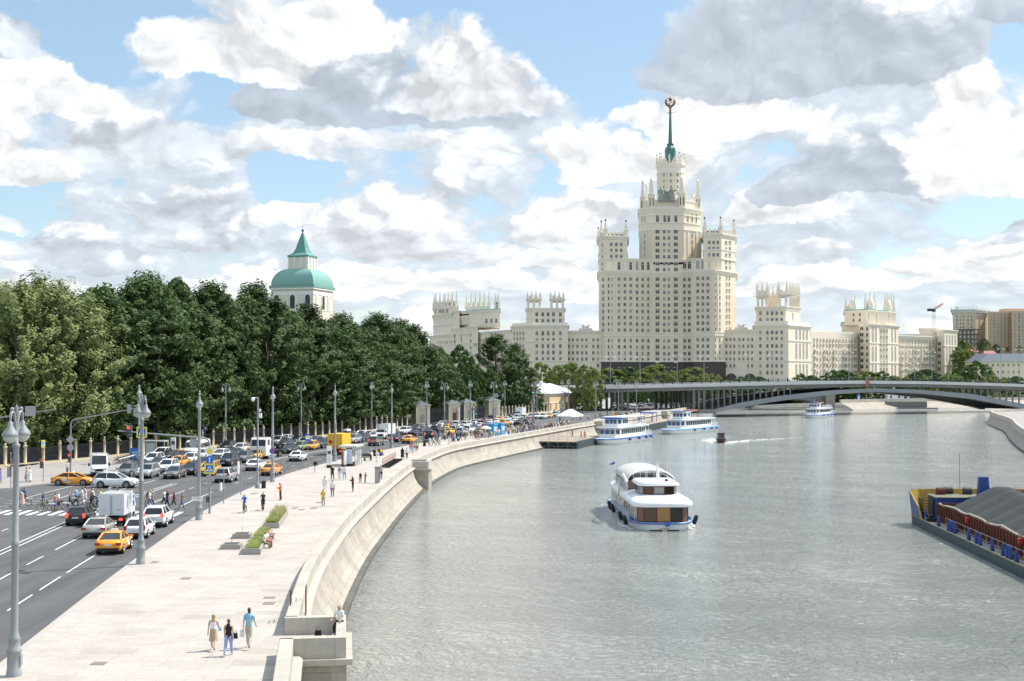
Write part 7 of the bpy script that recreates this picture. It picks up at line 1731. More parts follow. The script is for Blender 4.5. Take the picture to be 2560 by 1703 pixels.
def truck(col, px, py, away, label, w, l, boxh, cabw=1.8, boxcol=None, name='box_truck', flat=False, cab_h=1.0, far=False, rz=None, dark=None):
 p = G(px, py, ROAD_Z); a = (heading(p.y) + (0 if away else math.pi)) if rz is None else rz; t = thing(name, label, 'truck', p, a)
 z0 = .95
 b = MB(); b.box((0, -l * .05, .5), (w * .5, l * .98, .3)); b.box((0, -l * .49, .45), (w * .95, .12, .25)); b.build('chassis', BLK, t)
 if not flat:
  b = MB(); b.box((0, -l * .16, z0), (w, l * .66, boxh), 0)
  for s_ in (-1, 1): b.box((s_ * (w / 2 - .04), -l * .492, z0 - .01), (.09, .04, boxh + .02), 0)
  b.box((0, -l * .492, z0 + boxh - .06), (w, .05, .09), 0); b.build('cargo_box', boxcol or CP['white'], t)
  for s_ in (-1, 1):
   b = MB(); b.box((s_ * w * .245, -l * .4935, z0 + .05), (w * .46, .03, boxh - .14), 0); b.box((s_ * .05, -l * .4985, z0 + .05), (.03, .03, boxh - .2), 1); b.box((s_ * w * .3, -l * .4985, z0 + .45), (.3, .03, .05), 1); b.build('cargo_door', [boxcol or mat('door_white', (.70, .70, .71), rough=.5), SIGNB], t)
 else:
  b = MB(); b.box((0, -l * .17, .98), (w, l * .64, .16)); b.box((0, -l * .3, .8), (w * .9, l * .3, .2)); b.build('flat_bed', BLK, t)
  b = MB(); b.lathe([(.5, 0), (.6, .3), (.5, .6), (.2, .8)], 10, (.3, l * .02, 1.15)); b.build('covered_load', mat('pale_tarpaulin', (.55, .55, .52), rough=.8, var=.2), t)
 ch = boxh + z0 - .45 if cab_h is None else cab_h
 b = MB(); yb = l * .20; b.loft([[(-cabw / 2, y, .42), (cabw / 2, y, .42), (cabw / 2 * f, y, zt), (-cabw / 2 * f, y, zt)] for y, zt, f in ((yb, .45 + ch, .92), (l * .36, .45 + ch, .92), (l * .44, .45 + ch * .60, .96), (l * .5, .45 + ch * .46, .96))], 0, sm=False) if ch < 2.2 else b.loft([[(-cabw / 2, y, .5), (cabw / 2, y, .5), (cabw / 2 * f, y, zt), (-cabw / 2 * f, y, zt)] for y, zt, f in ((yb, .45 + ch, .95), (l * .44, .45 + ch, .95), (l * .47, .45 + ch * .9, .95), (l * .5, .45 + ch * .5, 1))], 0, sm=False)
 b.build('cab', CP[col], t)
 b = MB()
 if ch < 2.2: b.add([(-cabw * .42, l * .372, .43 + ch), (cabw * .42, l * .372, .43 + ch), (cabw * .45, l * .442, .50 + ch * .6), (-cabw * .45, l * .442, .50 + ch * .6)], [(0, 1, 2, 3)])
 else: b.add([(-cabw * .43, l * .4745, .42 + ch * .90), (cabw * .43, l * .4745, .42 + ch * .90), (cabw * .45, l * .4985, .47 + ch * .54), (-cabw * .45, l * .4985, .47 + ch * .54)], [(0, 1, 2, 3)])
 b.build('windscreen', CARGL, t)
 for s_ in (-1, 1): b = MB(); b.box((s_ * cabw * .475, l * .33, .45 + ch * .58), (.06, l * .12, ch * .3)); b.build('side_window', CARGL, t)
 b = MB(); b.box((0, l * .502, .6), (cabw * .6, .04, .42)); b.build('grille', BLK, t)
 for s_ in (-1, 1):
  b = MB(); b.box((s_ * cabw * .38, l * .503, .62), (.3, .05, .2)); b.build('headlight', HEADL, t); b = MB(); b.box((s_ * w * .38, -l * .503, .55), (.32, .06, .16)); b.build('taillight', BRAKE if s_ > 0 and not flat else TAIL, t)
 for y in (-l * .30, l * .33) + ((-l * .38,) if flat else ()):
  for s_ in (-1, 1): b = MB(); b.cyl((s_ * (w / 2 - .28), y, .42), (s_ * (w / 2 - .02), y, .42), .42, None, 16, 0); b.cyl((s_ * (w / 2 - .03), y, .42), (s_ * (w / 2 - .01), y, .42), .22, None, 10, 1); b.build('wheel', [TYRE, RIM], t)
 return t
def vans():
 # high roofed white delivery van
 p = G(248, 1190, ROAD_Z); t = thing('delivery_van', 'high roofed white delivery van with its side door open near the bicycle row', 'van', p, math.pi + R(17)); L, W, H = 5.9, 2.06, 2.75; hw = W / 2
 b = MB(); st = [(-.5, .45, H - .08, .95), (-.47, .4, H, 1), (.1, .4, H, 1), (.22, .4, H - .12, .98), (.36, .4, 1.45, .96), (.47, .4, 1.18, .93), (.5, .5, .8, .85)]
 b.loft([[(-hw * f, y * L, zb), (-hw * f, y * L, zt - .35), (-hw * f * .86, y * L, zt), (hw * f * .86, y * L, zt), (hw * f, y * L, zt - .35), (hw * f, y * L, zb)] for y, zb, zt, f in st], 0, sm=False); b.build('body', CP['white'], t)
 b = MB(); y0, y1 = .232 * L, .352 * L; b.add([(-hw * .80, y0, H - .15), (hw * .80, y0, H - .15), (hw * .86, y1, 1.58), (-hw * .86, y1, 1.58)], [(0, 1, 2, 3)]); b.build('windscreen', CARGL, t)
 for s_ in (-1, 1):
  b = MB(); b.box((s_ * (hw * .985), .20 * L, 1.4), (.05, .9, .75), 0, topy=.6); b.build('side_window', CARGL, t); b = MB(); b.box((s_ * hw * .68, .475 * L, .9), (.34, .2, .24)); b.build('headlight', HEADL, t)
  b = MB(); b.box((s_ * (hw + .18), .27 * L, 1.35), (.22, .1, .36)); b.build('mirror', BLK, t)
  for y in (-.31 * L, .33 * L): b = MB(); b.cyl((s_ * (hw - .3), y, .36), (s_ * (hw + .01), y, .36), .37, None, 16, 0); b.cyl((s_ * hw, y, .36), (s_ * (hw + .02), y, .36), .2, None, 10, 1); b.build('wheel', [TYRE, RIM], t)
 b = MB(); b.box((0, .495 * L, .78), (.95, .1, .28)); b.box((0, .49 * L, .38), (W * .9, .2, .3)); b.build('grille', BLK, t); b = MB(); b.box((0, .512 * L, .5), (.5, .03, .12)); b.build('number_plate', PLATE, t)
 b = MB(); b.box((-hw - .08, -.32 * L, .5), (.08, 1.3, H - .6)); b.build('sliding_door', CP['white'], t); b = MB(); b.box((-hw - .008, -.05 * L, 1.5), (.02, .5, .42)); b.build('red_emblem', mat('faint_red_print', (.62, .16, .12)), t)
 # long white minibus with a wooden coloured roof
 p = G(492, 1142, ROAD_Z); t = thing('minibus', 'long white minibus with dark windows and tan roof', 'minibus', p, heading(p.y) + math.pi + .12); L, W, H = 8.2, 2.2, 2.6; hw = W / 2
 b = MB(); st = [(-.5, .4, 2.5, .97), (-.48, .35, H, 1), (.22, .35, H, 1), (.30, .35, 2.45, .98), (.37, .35, 1.5, .96), (.5, .45, 1.1, .88)]
 b.loft([[(-hw * f, y * L, zb), (-hw * f, y * L, zt - .3), (-hw * f * .9, y * L, zt), (hw * f * .9, y * L, zt), (hw * f, y * L, zt - .3), (hw * f, y * L, zb)] for y, zb, zt, f in st], 0, sm=False); b.build('body', CP['white'], t)
 b = MB(); b.box((0, -.14 * L, H + .003), (W * .8, L * .66, .05)); b.build('roof', mat('tan_roof', (.50, .34, .22), rough=.7), t)
 b = MB(); b.add([(-hw * .86, .312 * L, 2.35), (hw * .86, .312 * L, 2.35), (hw * .9, .366 * L, 1.6), (-hw * .9, .366 * L, 1.6)], [(0, 1, 2, 3)]); b.build('windscreen', CARGL, t)
 for s_ in (-1, 1):
  b = MB(); b.box((s_ * hw, -.12 * L, 1.45), (.03, L * .68, .72)); b.build('side_windows', CARGL, t); b = MB(); b.box((s_ * hw * .7, .492 * L, .78), (.3, .14, .2)); b.build('headlight', HEADL, t)
  for y in (-.3 * L, .36 * L): b = MB(); b.cyl((s_ * (hw - .3), y, .38), (s_ * (hw + .01), y, .38), .38, None, 14); b.build('wheel', TYRE, t)
vans()
def traffic():
 J = heading
 t = car('sedan', 'orange', 286, 1378, 1, 'orange taxi sedan nearest the viewer with white stripe, rear view', taxi=True)
 b = MB(); b.add([(.915, .35, .40), (.915, .95, .40), (.915, .15, .93), (.915, -.4, .93)], [(0, 1, 2, 3)]); b.add([(.915, .96, .40), (.915, 1.2, .40), (.915, .7, .72)], [(0, 1, 2)], 1); b.build('side_stripe', [WHITEP, BLK], t)
 car('sedan', 'beige', 249, 1339, 1, 'beige silver sedan left of the white hatchback at the stop line'); car('hatch', 'white', 349, 1341, 1, 'white hatchback beside the beige sedan, half behind street lamp')
 car('hatch', 'black', 203, 1309, 1, 'black hatchback with lit brake lamps at the crossing', brake=True); car('suv', 'white', 395, 1313, 1, 'white estate with tall red rear lamps nearest the kerb', brake=True)
 truck('white', 295, 1309, 1, 'small white box truck waiting at the zebra crossing', 2.05, 5.4, 1.75, cab_h=1.5)
 t = car('sedan', 'orange', 183, 1213, 1, 'orange taxi sedan turning across the junction, seen from its side', taxi=True, rz=-math.pi / 2 - .02)
 b = MB(); x = .914; b.add([(x, -1.15, .95), (x, -.75, .95), (x, .15, .36), (x, -.6, .36)], [(0, 1, 2, 3)]); b.add([(x, -.74, .95 - .38), (x, -.42, .57), (x, .32, .36), (x, .16, .36)], [(0, 1, 2, 3)], 1); b.build('side_stripe', [WHITEP, BLK], t)
 me = text_mesh('Go', .42, BLK); q = put(me, 'side_lettering', t, (.922, -.38, .55), math.pi / 2)
 car('suv', 'white', 290, 1219, 1, 'white estate crossing the junction in front of the van, side view', rz=-math.pi / 2 - .05)
 for a in (('suv', 'grey', 318, 1192, 'dark grey suv leading the oncoming queue beside the van'), ('suv', 'silver', 369, 1194, 'silver suv at the front of the oncoming queue'), ('suv', 'white', 419, 1181, 'white suv second in the oncoming queue behind dark sedan'),
    ('suv', 'white', 383, 1162, 'boxy white off roader behind the silver suv'), ('sedan', 'grey', 437, 1195, 'dark grey sedan at the front of the queue next to double line'), ('sedan', 'navy', 478, 1186, 'dark blue sedan second in the lane by the double line'),
    ('hatch', 'white', 478, 1158, 'white hatchback before the long minibus'), ('hatch', 'white', 508, 1147, 'white hatchback beside the minibus, behind lamp post'), ('sedan', 'black', 424, 1150, 'black sedan behind the boxy white off roader'), ('sedan', 'black', 508, 1171, 'black sedan hidden behind lamp post in the queue'),
    ('sedan', 'black', 541, 1163, 'black sedan in the queue right of the yellow diamond sign'), ('suv', 'black', 571, 1164, 'black suv in the queue above the silver suv'), ('suv', 'grey', 609, 1156, 'dark grey suv left of the yellow taxi in the queue'), ('suv', 'black', 568, 1128, 'black suv in the outer oncoming lane near the minibus'),
    ('hatch', 'white', 602, 1131, 'white hatchback in the outer lane left of white truck'), ('sedan', 'black', 629, 1120, 'black sedan at the far kerb left of white truck'), ('suv', 'black', 713, 1120, 'big black suv right behind the white truck'), ('sedan', 'black', 725, 1133, 'black sedan beside the flat bed of white truck'),
    ('suv', 'black', 802, 1120, 'black suv in the queue behind the orange taxi'), ('sedan', 'black', 824, 1112, 'black sedan left of the yellow truck'), ('suv', 'black', 866, 1100, 'black suv carrying a white roof box'), ('suv', 'silver', 883, 1108, 'silver estate right of the yellow truck'), ('suv', 'black', 904, 1105, 'large black suv in the queue before white taxi')):
  car(a[0], a[1], a[2], a[3], 0, a[4], 'oncoming cars queued on the road')
 b = MB(); o = next(o for o in bpy.data.objects if o.get('label') == 'black suv carrying a white roof box'); b.box((0, -.3, 1.76), (.85, 2.0, .36), 0, top=.85); b.build('roof_box', WHITEP, o)
 for a in (('hatch', 'orange', 446, 1168, 'orange taxi in the oncoming queue left of lamp post'), ('suv', 'orange', 523, 1188, 'orange taxi partly hidden behind the crossing sign'), ('sedan', 'yellow', 643, 1148, 'yellow taxi beside the white truck cab'), ('sedan', 'orange', 630, 1129, 'orange taxi left of white truck, in the outer lane'), ('hatch', 'orange', 778, 1124, 'orange taxi between the green car and black suv'), ('sedan', 'white', 937, 1098, 'white taxi before the white box truck')):
  car(a[0], a[1], a[2], a[3], 0, a[4], 'oncoming taxis', taxi=True)
 car('hatch', 'green', 750, 1126, 0, 'pale green hatchback left of the orange taxi')
 car('suv', 'silver', 566, 1204, 1, 'silver suv driving away in the kerb lane'); car('sedan', 'white', 640, 1175, 1, 'white taxi driving away left of the yellow taxi', taxi=True); car('sedan', 'orange', 679, 1187, 1, 'orange taxi driving away behind the street lamp with no stopping sign', taxi=True); car('sedan', 'white', 746, 1152, 1, 'white taxi with yellow door driving away by bus stop sign', taxi=True)
 car('suv', 'grey', 941, 1114, 1, 'grey suv driving away with one lit brake lamp', brake=True); car('sedan', 'navy', 993, 1105, 1, 'dark blue sedan braking left of the yellow taxi', brake=True); car('sedan', 'orange', 1024, 1108, 1, 'orange taxi driving away near the people in bright shirts', taxi=True)
 truck('white', 667, 1144, 0, 'white truck with flat bed and square cab in the oncoming queue', 2.45, 8.0, 1.6, 2.45, flat=True, cab_h=2.75, name='flatbed_truck')
 t = truck('yellow', 853, 1135, 1, 'yellow box truck parked at the kerb behind the bus shelter', 2.4, 7.0, 2.35, 2.0, boxcol=mat('yellow_truck_box', (.78, .42, .02), rough=.5, var=.08), cab_h=1.6)
 b = MB(); b.cyl((-.7, -3.47, 2.1), (-.7, -3.49, 2.1), .3, None, 16); b.build('red_emblem', RED, t); b = MB(); b.box((0, -3.48, 1.0), (2.3, .03, .5)); b.build('red_stripe', ORANGE, t)
 truck('white', 963, 1097, 0, 'white box truck with refrigerator unit in the oncoming queue', 2.1, 5.8, 2.0, 1.9, cab_h=1.5); truck('white', 1299, 1045, 0, 'white box truck far along the jam before the short fence', 2.2, 6.4, 2.2, 1.9, cab_h=1.5, far=True)
 truck('orange', 1737, 1004, 1, 'orange lorry under the bridge approach', 2.3, 6.5, 1.2, 2.2, boxcol=ORANGE, cab_h=1.8)
 J1 = 'jam of cars beyond the first gate house'
 far = [('suv', 'white', 1011, 1086, 0), ('sedan', 'navy', 1038, 1091, 1), ('suv', 'black', 1081, 1097, 1), ('sedan', 'grey', 1060, 1081, 1), ('suv', 'black', 1093, 1083, 1), ('sedan', 'white', 1103, 1075, 1), ('sedan', 'yellow', 1125, 1087, 1), ('suv', 'silver', 1138, 1083, 1), ('suv', 'silver', 1156, 1089, 1), ('sedan', 'yellow', 1119, 1076, 1),
   ('sedan', 'red', 1121, 1069, 1), ('suv', 'white', 1145, 1070, 1), ('suv', 'white', 1166, 1070, 1), ('suv', 'black', 1184, 1080, 1), ('suv', 'white', 1172, 1082, 1), ('suv', 'black', 1208, 1068, 1), ('sedan', 'red', 1214, 1075, 1), ('sedan', 'silver', 1188, 1063, 1), ('suv', 'black', 1232, 1053, 1), ('sedan', 'yellow', 1252, 1054, 1), ('sedan', 'white', 1268, 1055, 1), ('sedan', 'white', 1226, 1062, 1), ('sedan', 'red', 1215, 1059, 1), ('sedan', 'white', 1243, 1061, 1),
   ('hatch', 'yellow', 1261, 1064, 1), ('sedan', 'white', 1287, 1057, 1), ('suv', 'black', 1278, 1046, 0), ('suv', 'silver', 1292, 1051, 0), ('sedan', 'grey', 1306, 1058, 1), ('sedan', 'red', 1322, 1056, 1), ('hatch', 'silver', 1327, 1047, 0), ('suv', 'white', 1343, 1047, 0), ('suv', 'white', 1358, 1047, 0), ('sedan', 'yellow', 1372, 1045, 0), ('suv', 'silver', 1387, 1042, 0), ('sedan', 'white', 1275, 1062, 1), ('sedan', 'black', 1298, 1064, 1), ('hatch', 'grey', 1318, 1062, 1), ('sedan', 'white', 1110, 1066.5, 1), ('hatch', 'grey', 1095, 1072, 1), ('sedan', 'black', 1071, 1088, 1), ('sedan', 'white', 1200, 1072, 1), ('sedan', 'white', 1160, 1076, 1), ('sedan', 'black', 980, 1090, 0), ('sedan', 'white', 925, 1094, 0), ('sedan', 'silver', 762, 1113, 0), ('sedan', 'grey', 790, 1110, 0), ('sedan', 'black', 1022, 1079, 0), ('hatch', 'black', 1044, 1078, 0)]
 for k, c, px, py, aw in far:
  car(k, c, px, py, aw, '%s %s in the dense traffic jam %s' % (CN[c], {'suv': 'suv', 'sedan': 'sedan', 'hatch': 'hatchback'}[k], 'before the gate houses' if px < 1245 else 'before the short fence' if px > 1245 else ''), '%s %s cars in the jam' % (CN[c], k), far=True, brake=aw and (px * 7 + py) % 3 == 0, taxi=False)
 for k, c, px, py, lab in [('sedan', 'black', 585, 1143, 'black sedan above the two dark suvs in the queue'), ('hatch', 'white', 552, 1147, 'white hatchback right of the minibus'), ('suv', 'silver', 695, 1113, 'silver suv at the far kerb right of white truck'), ('sedan', 'black', 742, 1109, 'black sedan at the far kerb above the green car'), ('suv', 'grey', 846, 1104, 'grey suv above the yellow truck'), ('sedan', 'white', 716, 1106, 'white sedan at the far kerb, in the outer lane'), ('sedan', 'black', 458, 1152, 'black sedan left of the minibus'), ('suv', 'white', 405, 1147, 'white suv at the far kerb by white pylon'), ('sedan', 'white', 906, 1094, 'white sedan behind the large black suv'), ('sedan', 'grey', 398, 1170, 'grey sedan behind the silver suv'), ('sedan', 'black', 345, 1176, 'black sedan behind the leading grey suv'), ('hatch', 'black', 655, 1113, 'black hatchback at the far kerb behind truck cab')]:
  car(k, c, px, py, 0, lab, 'oncoming cars queued on the road', far=True)
 for k, c, px, py, aw, lab in [('sedan', 'grey', 1498, 1027, 0, 'grey sedan alone on the empty road past the tent'), ('sedan', 'white', 1532, 1025, 0, 'white sedan on the road before the first bridge columns'), ('sedan', 'black', 1550, 1020, 1, 'black car left in the pair near the bridge columns'), ('suv', 'grey', 1557, 1022, 0, 'grey suv right in the pair near the bridge columns'),
         ('hatch', 'white', 1584, 1017.5, 0, 'white hatchback at the edge of bridge shadow'), ('suv', 'grey', 1603, 1017.5, 0, 'dark grey suv in the bridge shadow'), ('suv', 'black', 1627, 1015.5, 0, 'black suv in the bridge shadow, right'), ('sedan', 'black', 1410, 1034, 0, 'black car left of the two parked before yellow house'), ('sedan', 'silver', 1430, 1033, 0, 'silver car right of the two before yellow house'), ('suv', 'black', 1560, 1000, 0, 'black suv beyond the bridge columns'), ('sedan', 'silver', 1718, 1003, 1, 'silver car beside the orange lorry under bridge')]:
  car(k, c, px, py, aw, lab, None, far=True)
traffic()
# ================================================================== vessels
HULLW = mat('white_hull', (.78, .79, .79), rough=.35, var=.04); HULLB = mat('blue_boat_trim', (.03, .12, .42), rough=.4); DECKG = mat('grey_blue_deck', (.42, .47, .52), rough=.6); UNDER = mat('dark_underbody', (.03, .022, .02), rough=.5)
MAROON = mat('maroon_frame', (.12, .02, .02), rough=.4); RAIL = mat('white_rail', (.75, .75, .75), rough=.4)
def rail(mb, pts, h=1.0, n=3, step=1.2, r=.022):
 for a, b in zip(pts, pts[1:]):
  a, b = Vector(a), Vector(b); k = max(1, int((b - a).length / step))
  for j in range(k + 1): q = a.lerp(b, j / k); mb.cyl(q, q + Vector((0, 0, h)), r, None, 4)
  for i in range(n): z = Vector((0, 0, h * (i + 1) / n)); mb.cyl(a + z, b + z, r, None, 4)
def plan(L, W, bow=.22, blunt=.35, n=8):
 """deck outline, bow towards -y"""
 pts = []
 for i in range(n + 1): t = i / n; pts.append((W / 2 * (blunt + (1 - blunt) * math.sin(t * math.pi / 2)), -L / 2 + L * bow * (1 - math.cos(t * math.pi / 2))))
 pts.append((W / 2 * .97, L / 2)); return pts + [(-x, y) for x, y in pts[::-1]]
def panes(mb, pts, z0, z1, gap, cols, out=.02):
 """glass panes along a polyline of (x, y), with frames left between"""
 for k, (a, b) in enumerate(zip(pts, pts[1:])):
  a, b = Vector((*a, 0)), Vector((*b, 0)); t = (b - a).normalized(); n = Vector((t.y, -t.x, 0)) * out; a2, b2 = a + t * gap + n, b - t * gap + n
  mb.add([(a2.x, a2.y, z0), (b2.x, b2.y, z0), (b2.x, b2.y, z1), (a2.x, a2.y, z1)], [(0, 1, 2, 3)], cols[k % len(cols)])
def restaurant_boat():
 t = thing('restaurant_boat', 'white glazed restaurant boat with brown windows heading towards the viewer in mid river', 'passenger boat', (14.75, 143.6, -3), R(1.5)); t.scale = (.92, .92, .92); L, W = 27.5, 6.7
 P = plan(L, W, .16, .42); Pb = [(x * .86, y * .985 + .1) for x, y in P]
 b = MB(); b.prism(Pb, -.4, .75, 0, top_poly=P); b.build('hull', HULLW, t)
 b = MB(); b.prism([(x * 1.05, y * 1.012) for x, y in P], .752, .86); b.build('deck', DECKG, t); b = MB(); q = [(x * 1.06, y * 1.014, .80) for x, y in P]; b.tube(q + [q[0]], .09, 6); b.build('rubbing_strake', HULLB, t)
 b = MB(); b.prism([(x * .87, y * .99) for x, y in P], -.45, .12); b.build('underbody', UNDER, t)
 b = MB(); b.add([(-.5, -L / 2 + .1, .3), (.5, -L / 2 + .1, .3), (0, -L / 2 - .5, -.2), (0, -L / 2 + .6, -.3)], [(0, 2, 1), (0, 3, 2), (1, 2, 3)]); b.build('stem', mat('worn_beige', (.45, .40, .30)), t)
 # saloon: dark core behind the panes, pane tints paint in reflections and interior
 C = [(3.0, 12.5), (3.0, -10.6), (2.75, -12.2), (2.1, -12.9), (.75, -13.15), (-.75, -13.15), (-2.1, -12.9), (-2.75, -12.2), (-3.0, -10.6), (-3.0, 12.5)]
 b = MB(); b.prism([(x * .97, y * .985) for x, y in C], .862, 2.55); b.build('saloon', mat('dim_interior', (.05, .03, .02), rough=.6), t)
 tint = [mat('pane_tint_%s' % n, c, rough=.07, spec=.8) for n, c in (('amber', (.30, .14, .03)), ('umber', (.06, .03, .015)), ('dark', (.02, .018, .012)), ('rose', (.16, .08, .05)), ('clear', (.22, .23, .22)))]
 b = MB(); Q = C[1:9][::-1]; panes(b, Q, .95, 2.50, .05, [4, 3, 1, 0, 2, 3, 4]); b.build('bow_windows', tint, t)
 for s_ in (-1, 1):
  b = MB(); ys = [-10.4 + 1.75 * i for i in range(14)]; panes(b, [(s_ * 3.0, y) for y in (ys if s_ > 0 else ys[::-1])], .95, 2.5, .10, [2, 4, 1]); b.build('side_windows', tint, t)
  b = MB(); [b.box((s_ * 3.0, y, .86), (.12, .16, 1.7)) for y in ys]; b.build('window_frame', MAROON if s_ > 0 else RAIL, t)
 b = MB(); [b.box((x, y - .02, .86), (.09, .1, 1.7)) for x, y in C[1:9]]; b.build('bow_frame', MAROON, t)
 # sloping white fore roof
 def ring(w, y0, y1, z, rnd=1.2): return [(-w, y1, z), (-w, y0 + rnd, z), (-w + rnd * .4, y0 + rnd * .35, z), (-w + rnd, y0, z), (w - rnd, y0, z), (w - rnd * .4, y0 + rnd * .35, z), (w, y0 + rnd, z), (w, y1, z)]
 b = MB(); b.loft([ring(3.22, -13.35, 12.8, 2.5), ring(3.30, -13.5, 12.9, 2.75), ring(3.2, -13.3, 12.8, 3.05), ring(2.9, -12.4, 12.6, 3.3), ring(2.3, -9.6, 12.4, 3.52)], 0); b.build('fore_roof', HULLW, t)
 # wheelhouse
 Wc = [(2.1, -5), (2.1, -8.4), (1.7, -9.2), (.6, -9.5), (-.6, -9.5), (-1.7, -9.2), (-2.1, -8.4), (-2.1, -5)]
 b = MB(); b.prism(Wc, 3.5, 4.5); b.build('wheelhouse', MAROON, t); b = MB(); panes(b, Wc[::-1], 3.62, 4.36, .06, [2, 4, 1, 4, 2, 4, 2]); b.build('wheelhouse_windows', tint, t)
 b = MB(); b.loft([ring(2.3, -9.75, -3.5, 4.5, .8), ring(2.35, -9.8, -3.4, 4.68, .8), ring(1.95, -9.2, -3.5, 4.95, .8)], 0); b.build('wheelhouse_roof', HULLW, t)
 b = MB(); b.cyl((.15, -7.4, 4.9), (.15, -7.2, 6.6), .24, .11, 8); b.box((.15, -7.2, 6.6), (.36, .2, .16)); b.build('mast', HULLW, t); b = MB(); [b.cyl((x, -5, 4.9), (x, -5, 6.8), .02, n=4) for x in (1.6, 1.9, -.9)]; b.build('antenna', RAIL, t)
 b = MB(); b.cyl((.9, -8.9, 5.02), (.9, -8.98, 5.06), .2, None, 12); b.build('searchlight', MAROON, t)
 # rear canopy: arched glazed hood with white rim
 b = MB(); n = 12; A = lambda y, w, h: [(w * math.cos(math.pi * i / n), y, 4.6 + h * math.sin(math.pi * i / n)) for i in range(n + 1)]
 b.loft([A(-2.5, 2.7, 1.15), A(4, 2.9, 1.3), A(10, 2.9, 1.2)], 0, close=False, caps=False); b.build('canopy', mat('canopy_grey', (.50, .49, .46), rough=.5), t)
 b = MB(); b.tube(A(-2.5, 2.7, 1.15), .10, 5); [b.cyl((x, -2.45, 4.55), (x, -2.45, 4.6 + 1.1 * math.sqrt(max(0, 1 - (x / 2.7) ** 2))), .035, n=4) for x in (-2, -1.2, -.4, .4, 1.2, 2)]; b.build('canopy_frame', RAIL, t)
 b = MB(); b.box((0, 4, 3.5), (5.4, 13, 1.05)); b.build('upper_saloon', mat('dim_upper', (.16, .12, .10), rough=.4), t)
 for s_ in (-1, 1):
  b = MB() if s_ < 0 else None; pr = [(s_ * 3.0, -5.2, 4.7), (s_ * 3.15, -4.2, 5.2), (s_ * 3.2, -2.6, 5.45), (s_ * 3.22, -1.0, 5.1), (s_ * 3.22, .6, 4.2), (s_ * 3.2, 1.6, 3.2), (s_ * 3.2, 2.2, 2.6)]; b and b.loft([[(x, y - .5, z), (x, y + .5, z - .35), (x + s_ * .18, y + .5, z - .35), (x + s_ * .18, y - .5, z)] for x, y, z in pr], 0).build('side_arch', HULLW, t)
  b = MB(); rail(b, [(s_ * 2.95, -5, 3.45), (s_ * 3.0, 12, 3.4)], .9, 3, 1.0); b.build('upper_rail', RAIL, t)
  b = MB(); rail(b, [(s_ * 3.4, -9, .86), (s_ * 3.4, 12.5, .86)], .8, 2, 1.4, .018); b.build('deck_rail', RAIL, t)
  for y in (-10.5, -6, 2.5, 6) if s_ < 0 else (-10.3,): b = MB(); b.at((s_ * 3.72, y, .35), 0, 0, s_ * .35).lathe([(.1, 0), (.22, .06), (.24, .5), (.22, 1.0), (.1, 1.06)], 8); b.M = Matrix.Identity(4); b.build('fender', BLK, t)
  for y in (-10.9, -9.9): b = MB(); b.lathe([(.16, 0), (.1, .08), (.1, .3), (.16, .34)], 8, (s_ * 3.2, y, .86)); b.build('bollard', HULLB, t)
 b = MB(); b.box((.3, -L / 2 - .12, .5), (.5, .3, .5)); b.build('bow_bollard', HULLB, t)
 b = MB(); b.cyl((-2.6, 12, 3.5), (-2.6, 12.3, 6.2), .03, n=5); b.build('flag_pole', RAIL, t); b = MB(); b.add([(-2.6, 12.3, 6.2), (-2.9, 12.3, 5.9), (-3.3, 12.2, 5.75), (-3.2, 12.3, 5.35), (-2.6, 12.3, 5.5)], [(0, 1, 2, 3, 4)]); b.add([(-2.6, 12.28, 5.8), (-3.2, 12.25, 5.55), (-3.2, 12.28, 5.35), (-2.6, 12.28, 5.5)], [(0, 1, 2, 3)], 1); b.build('flag', [WHITEP, HULLB], t)
restaurant_boat()
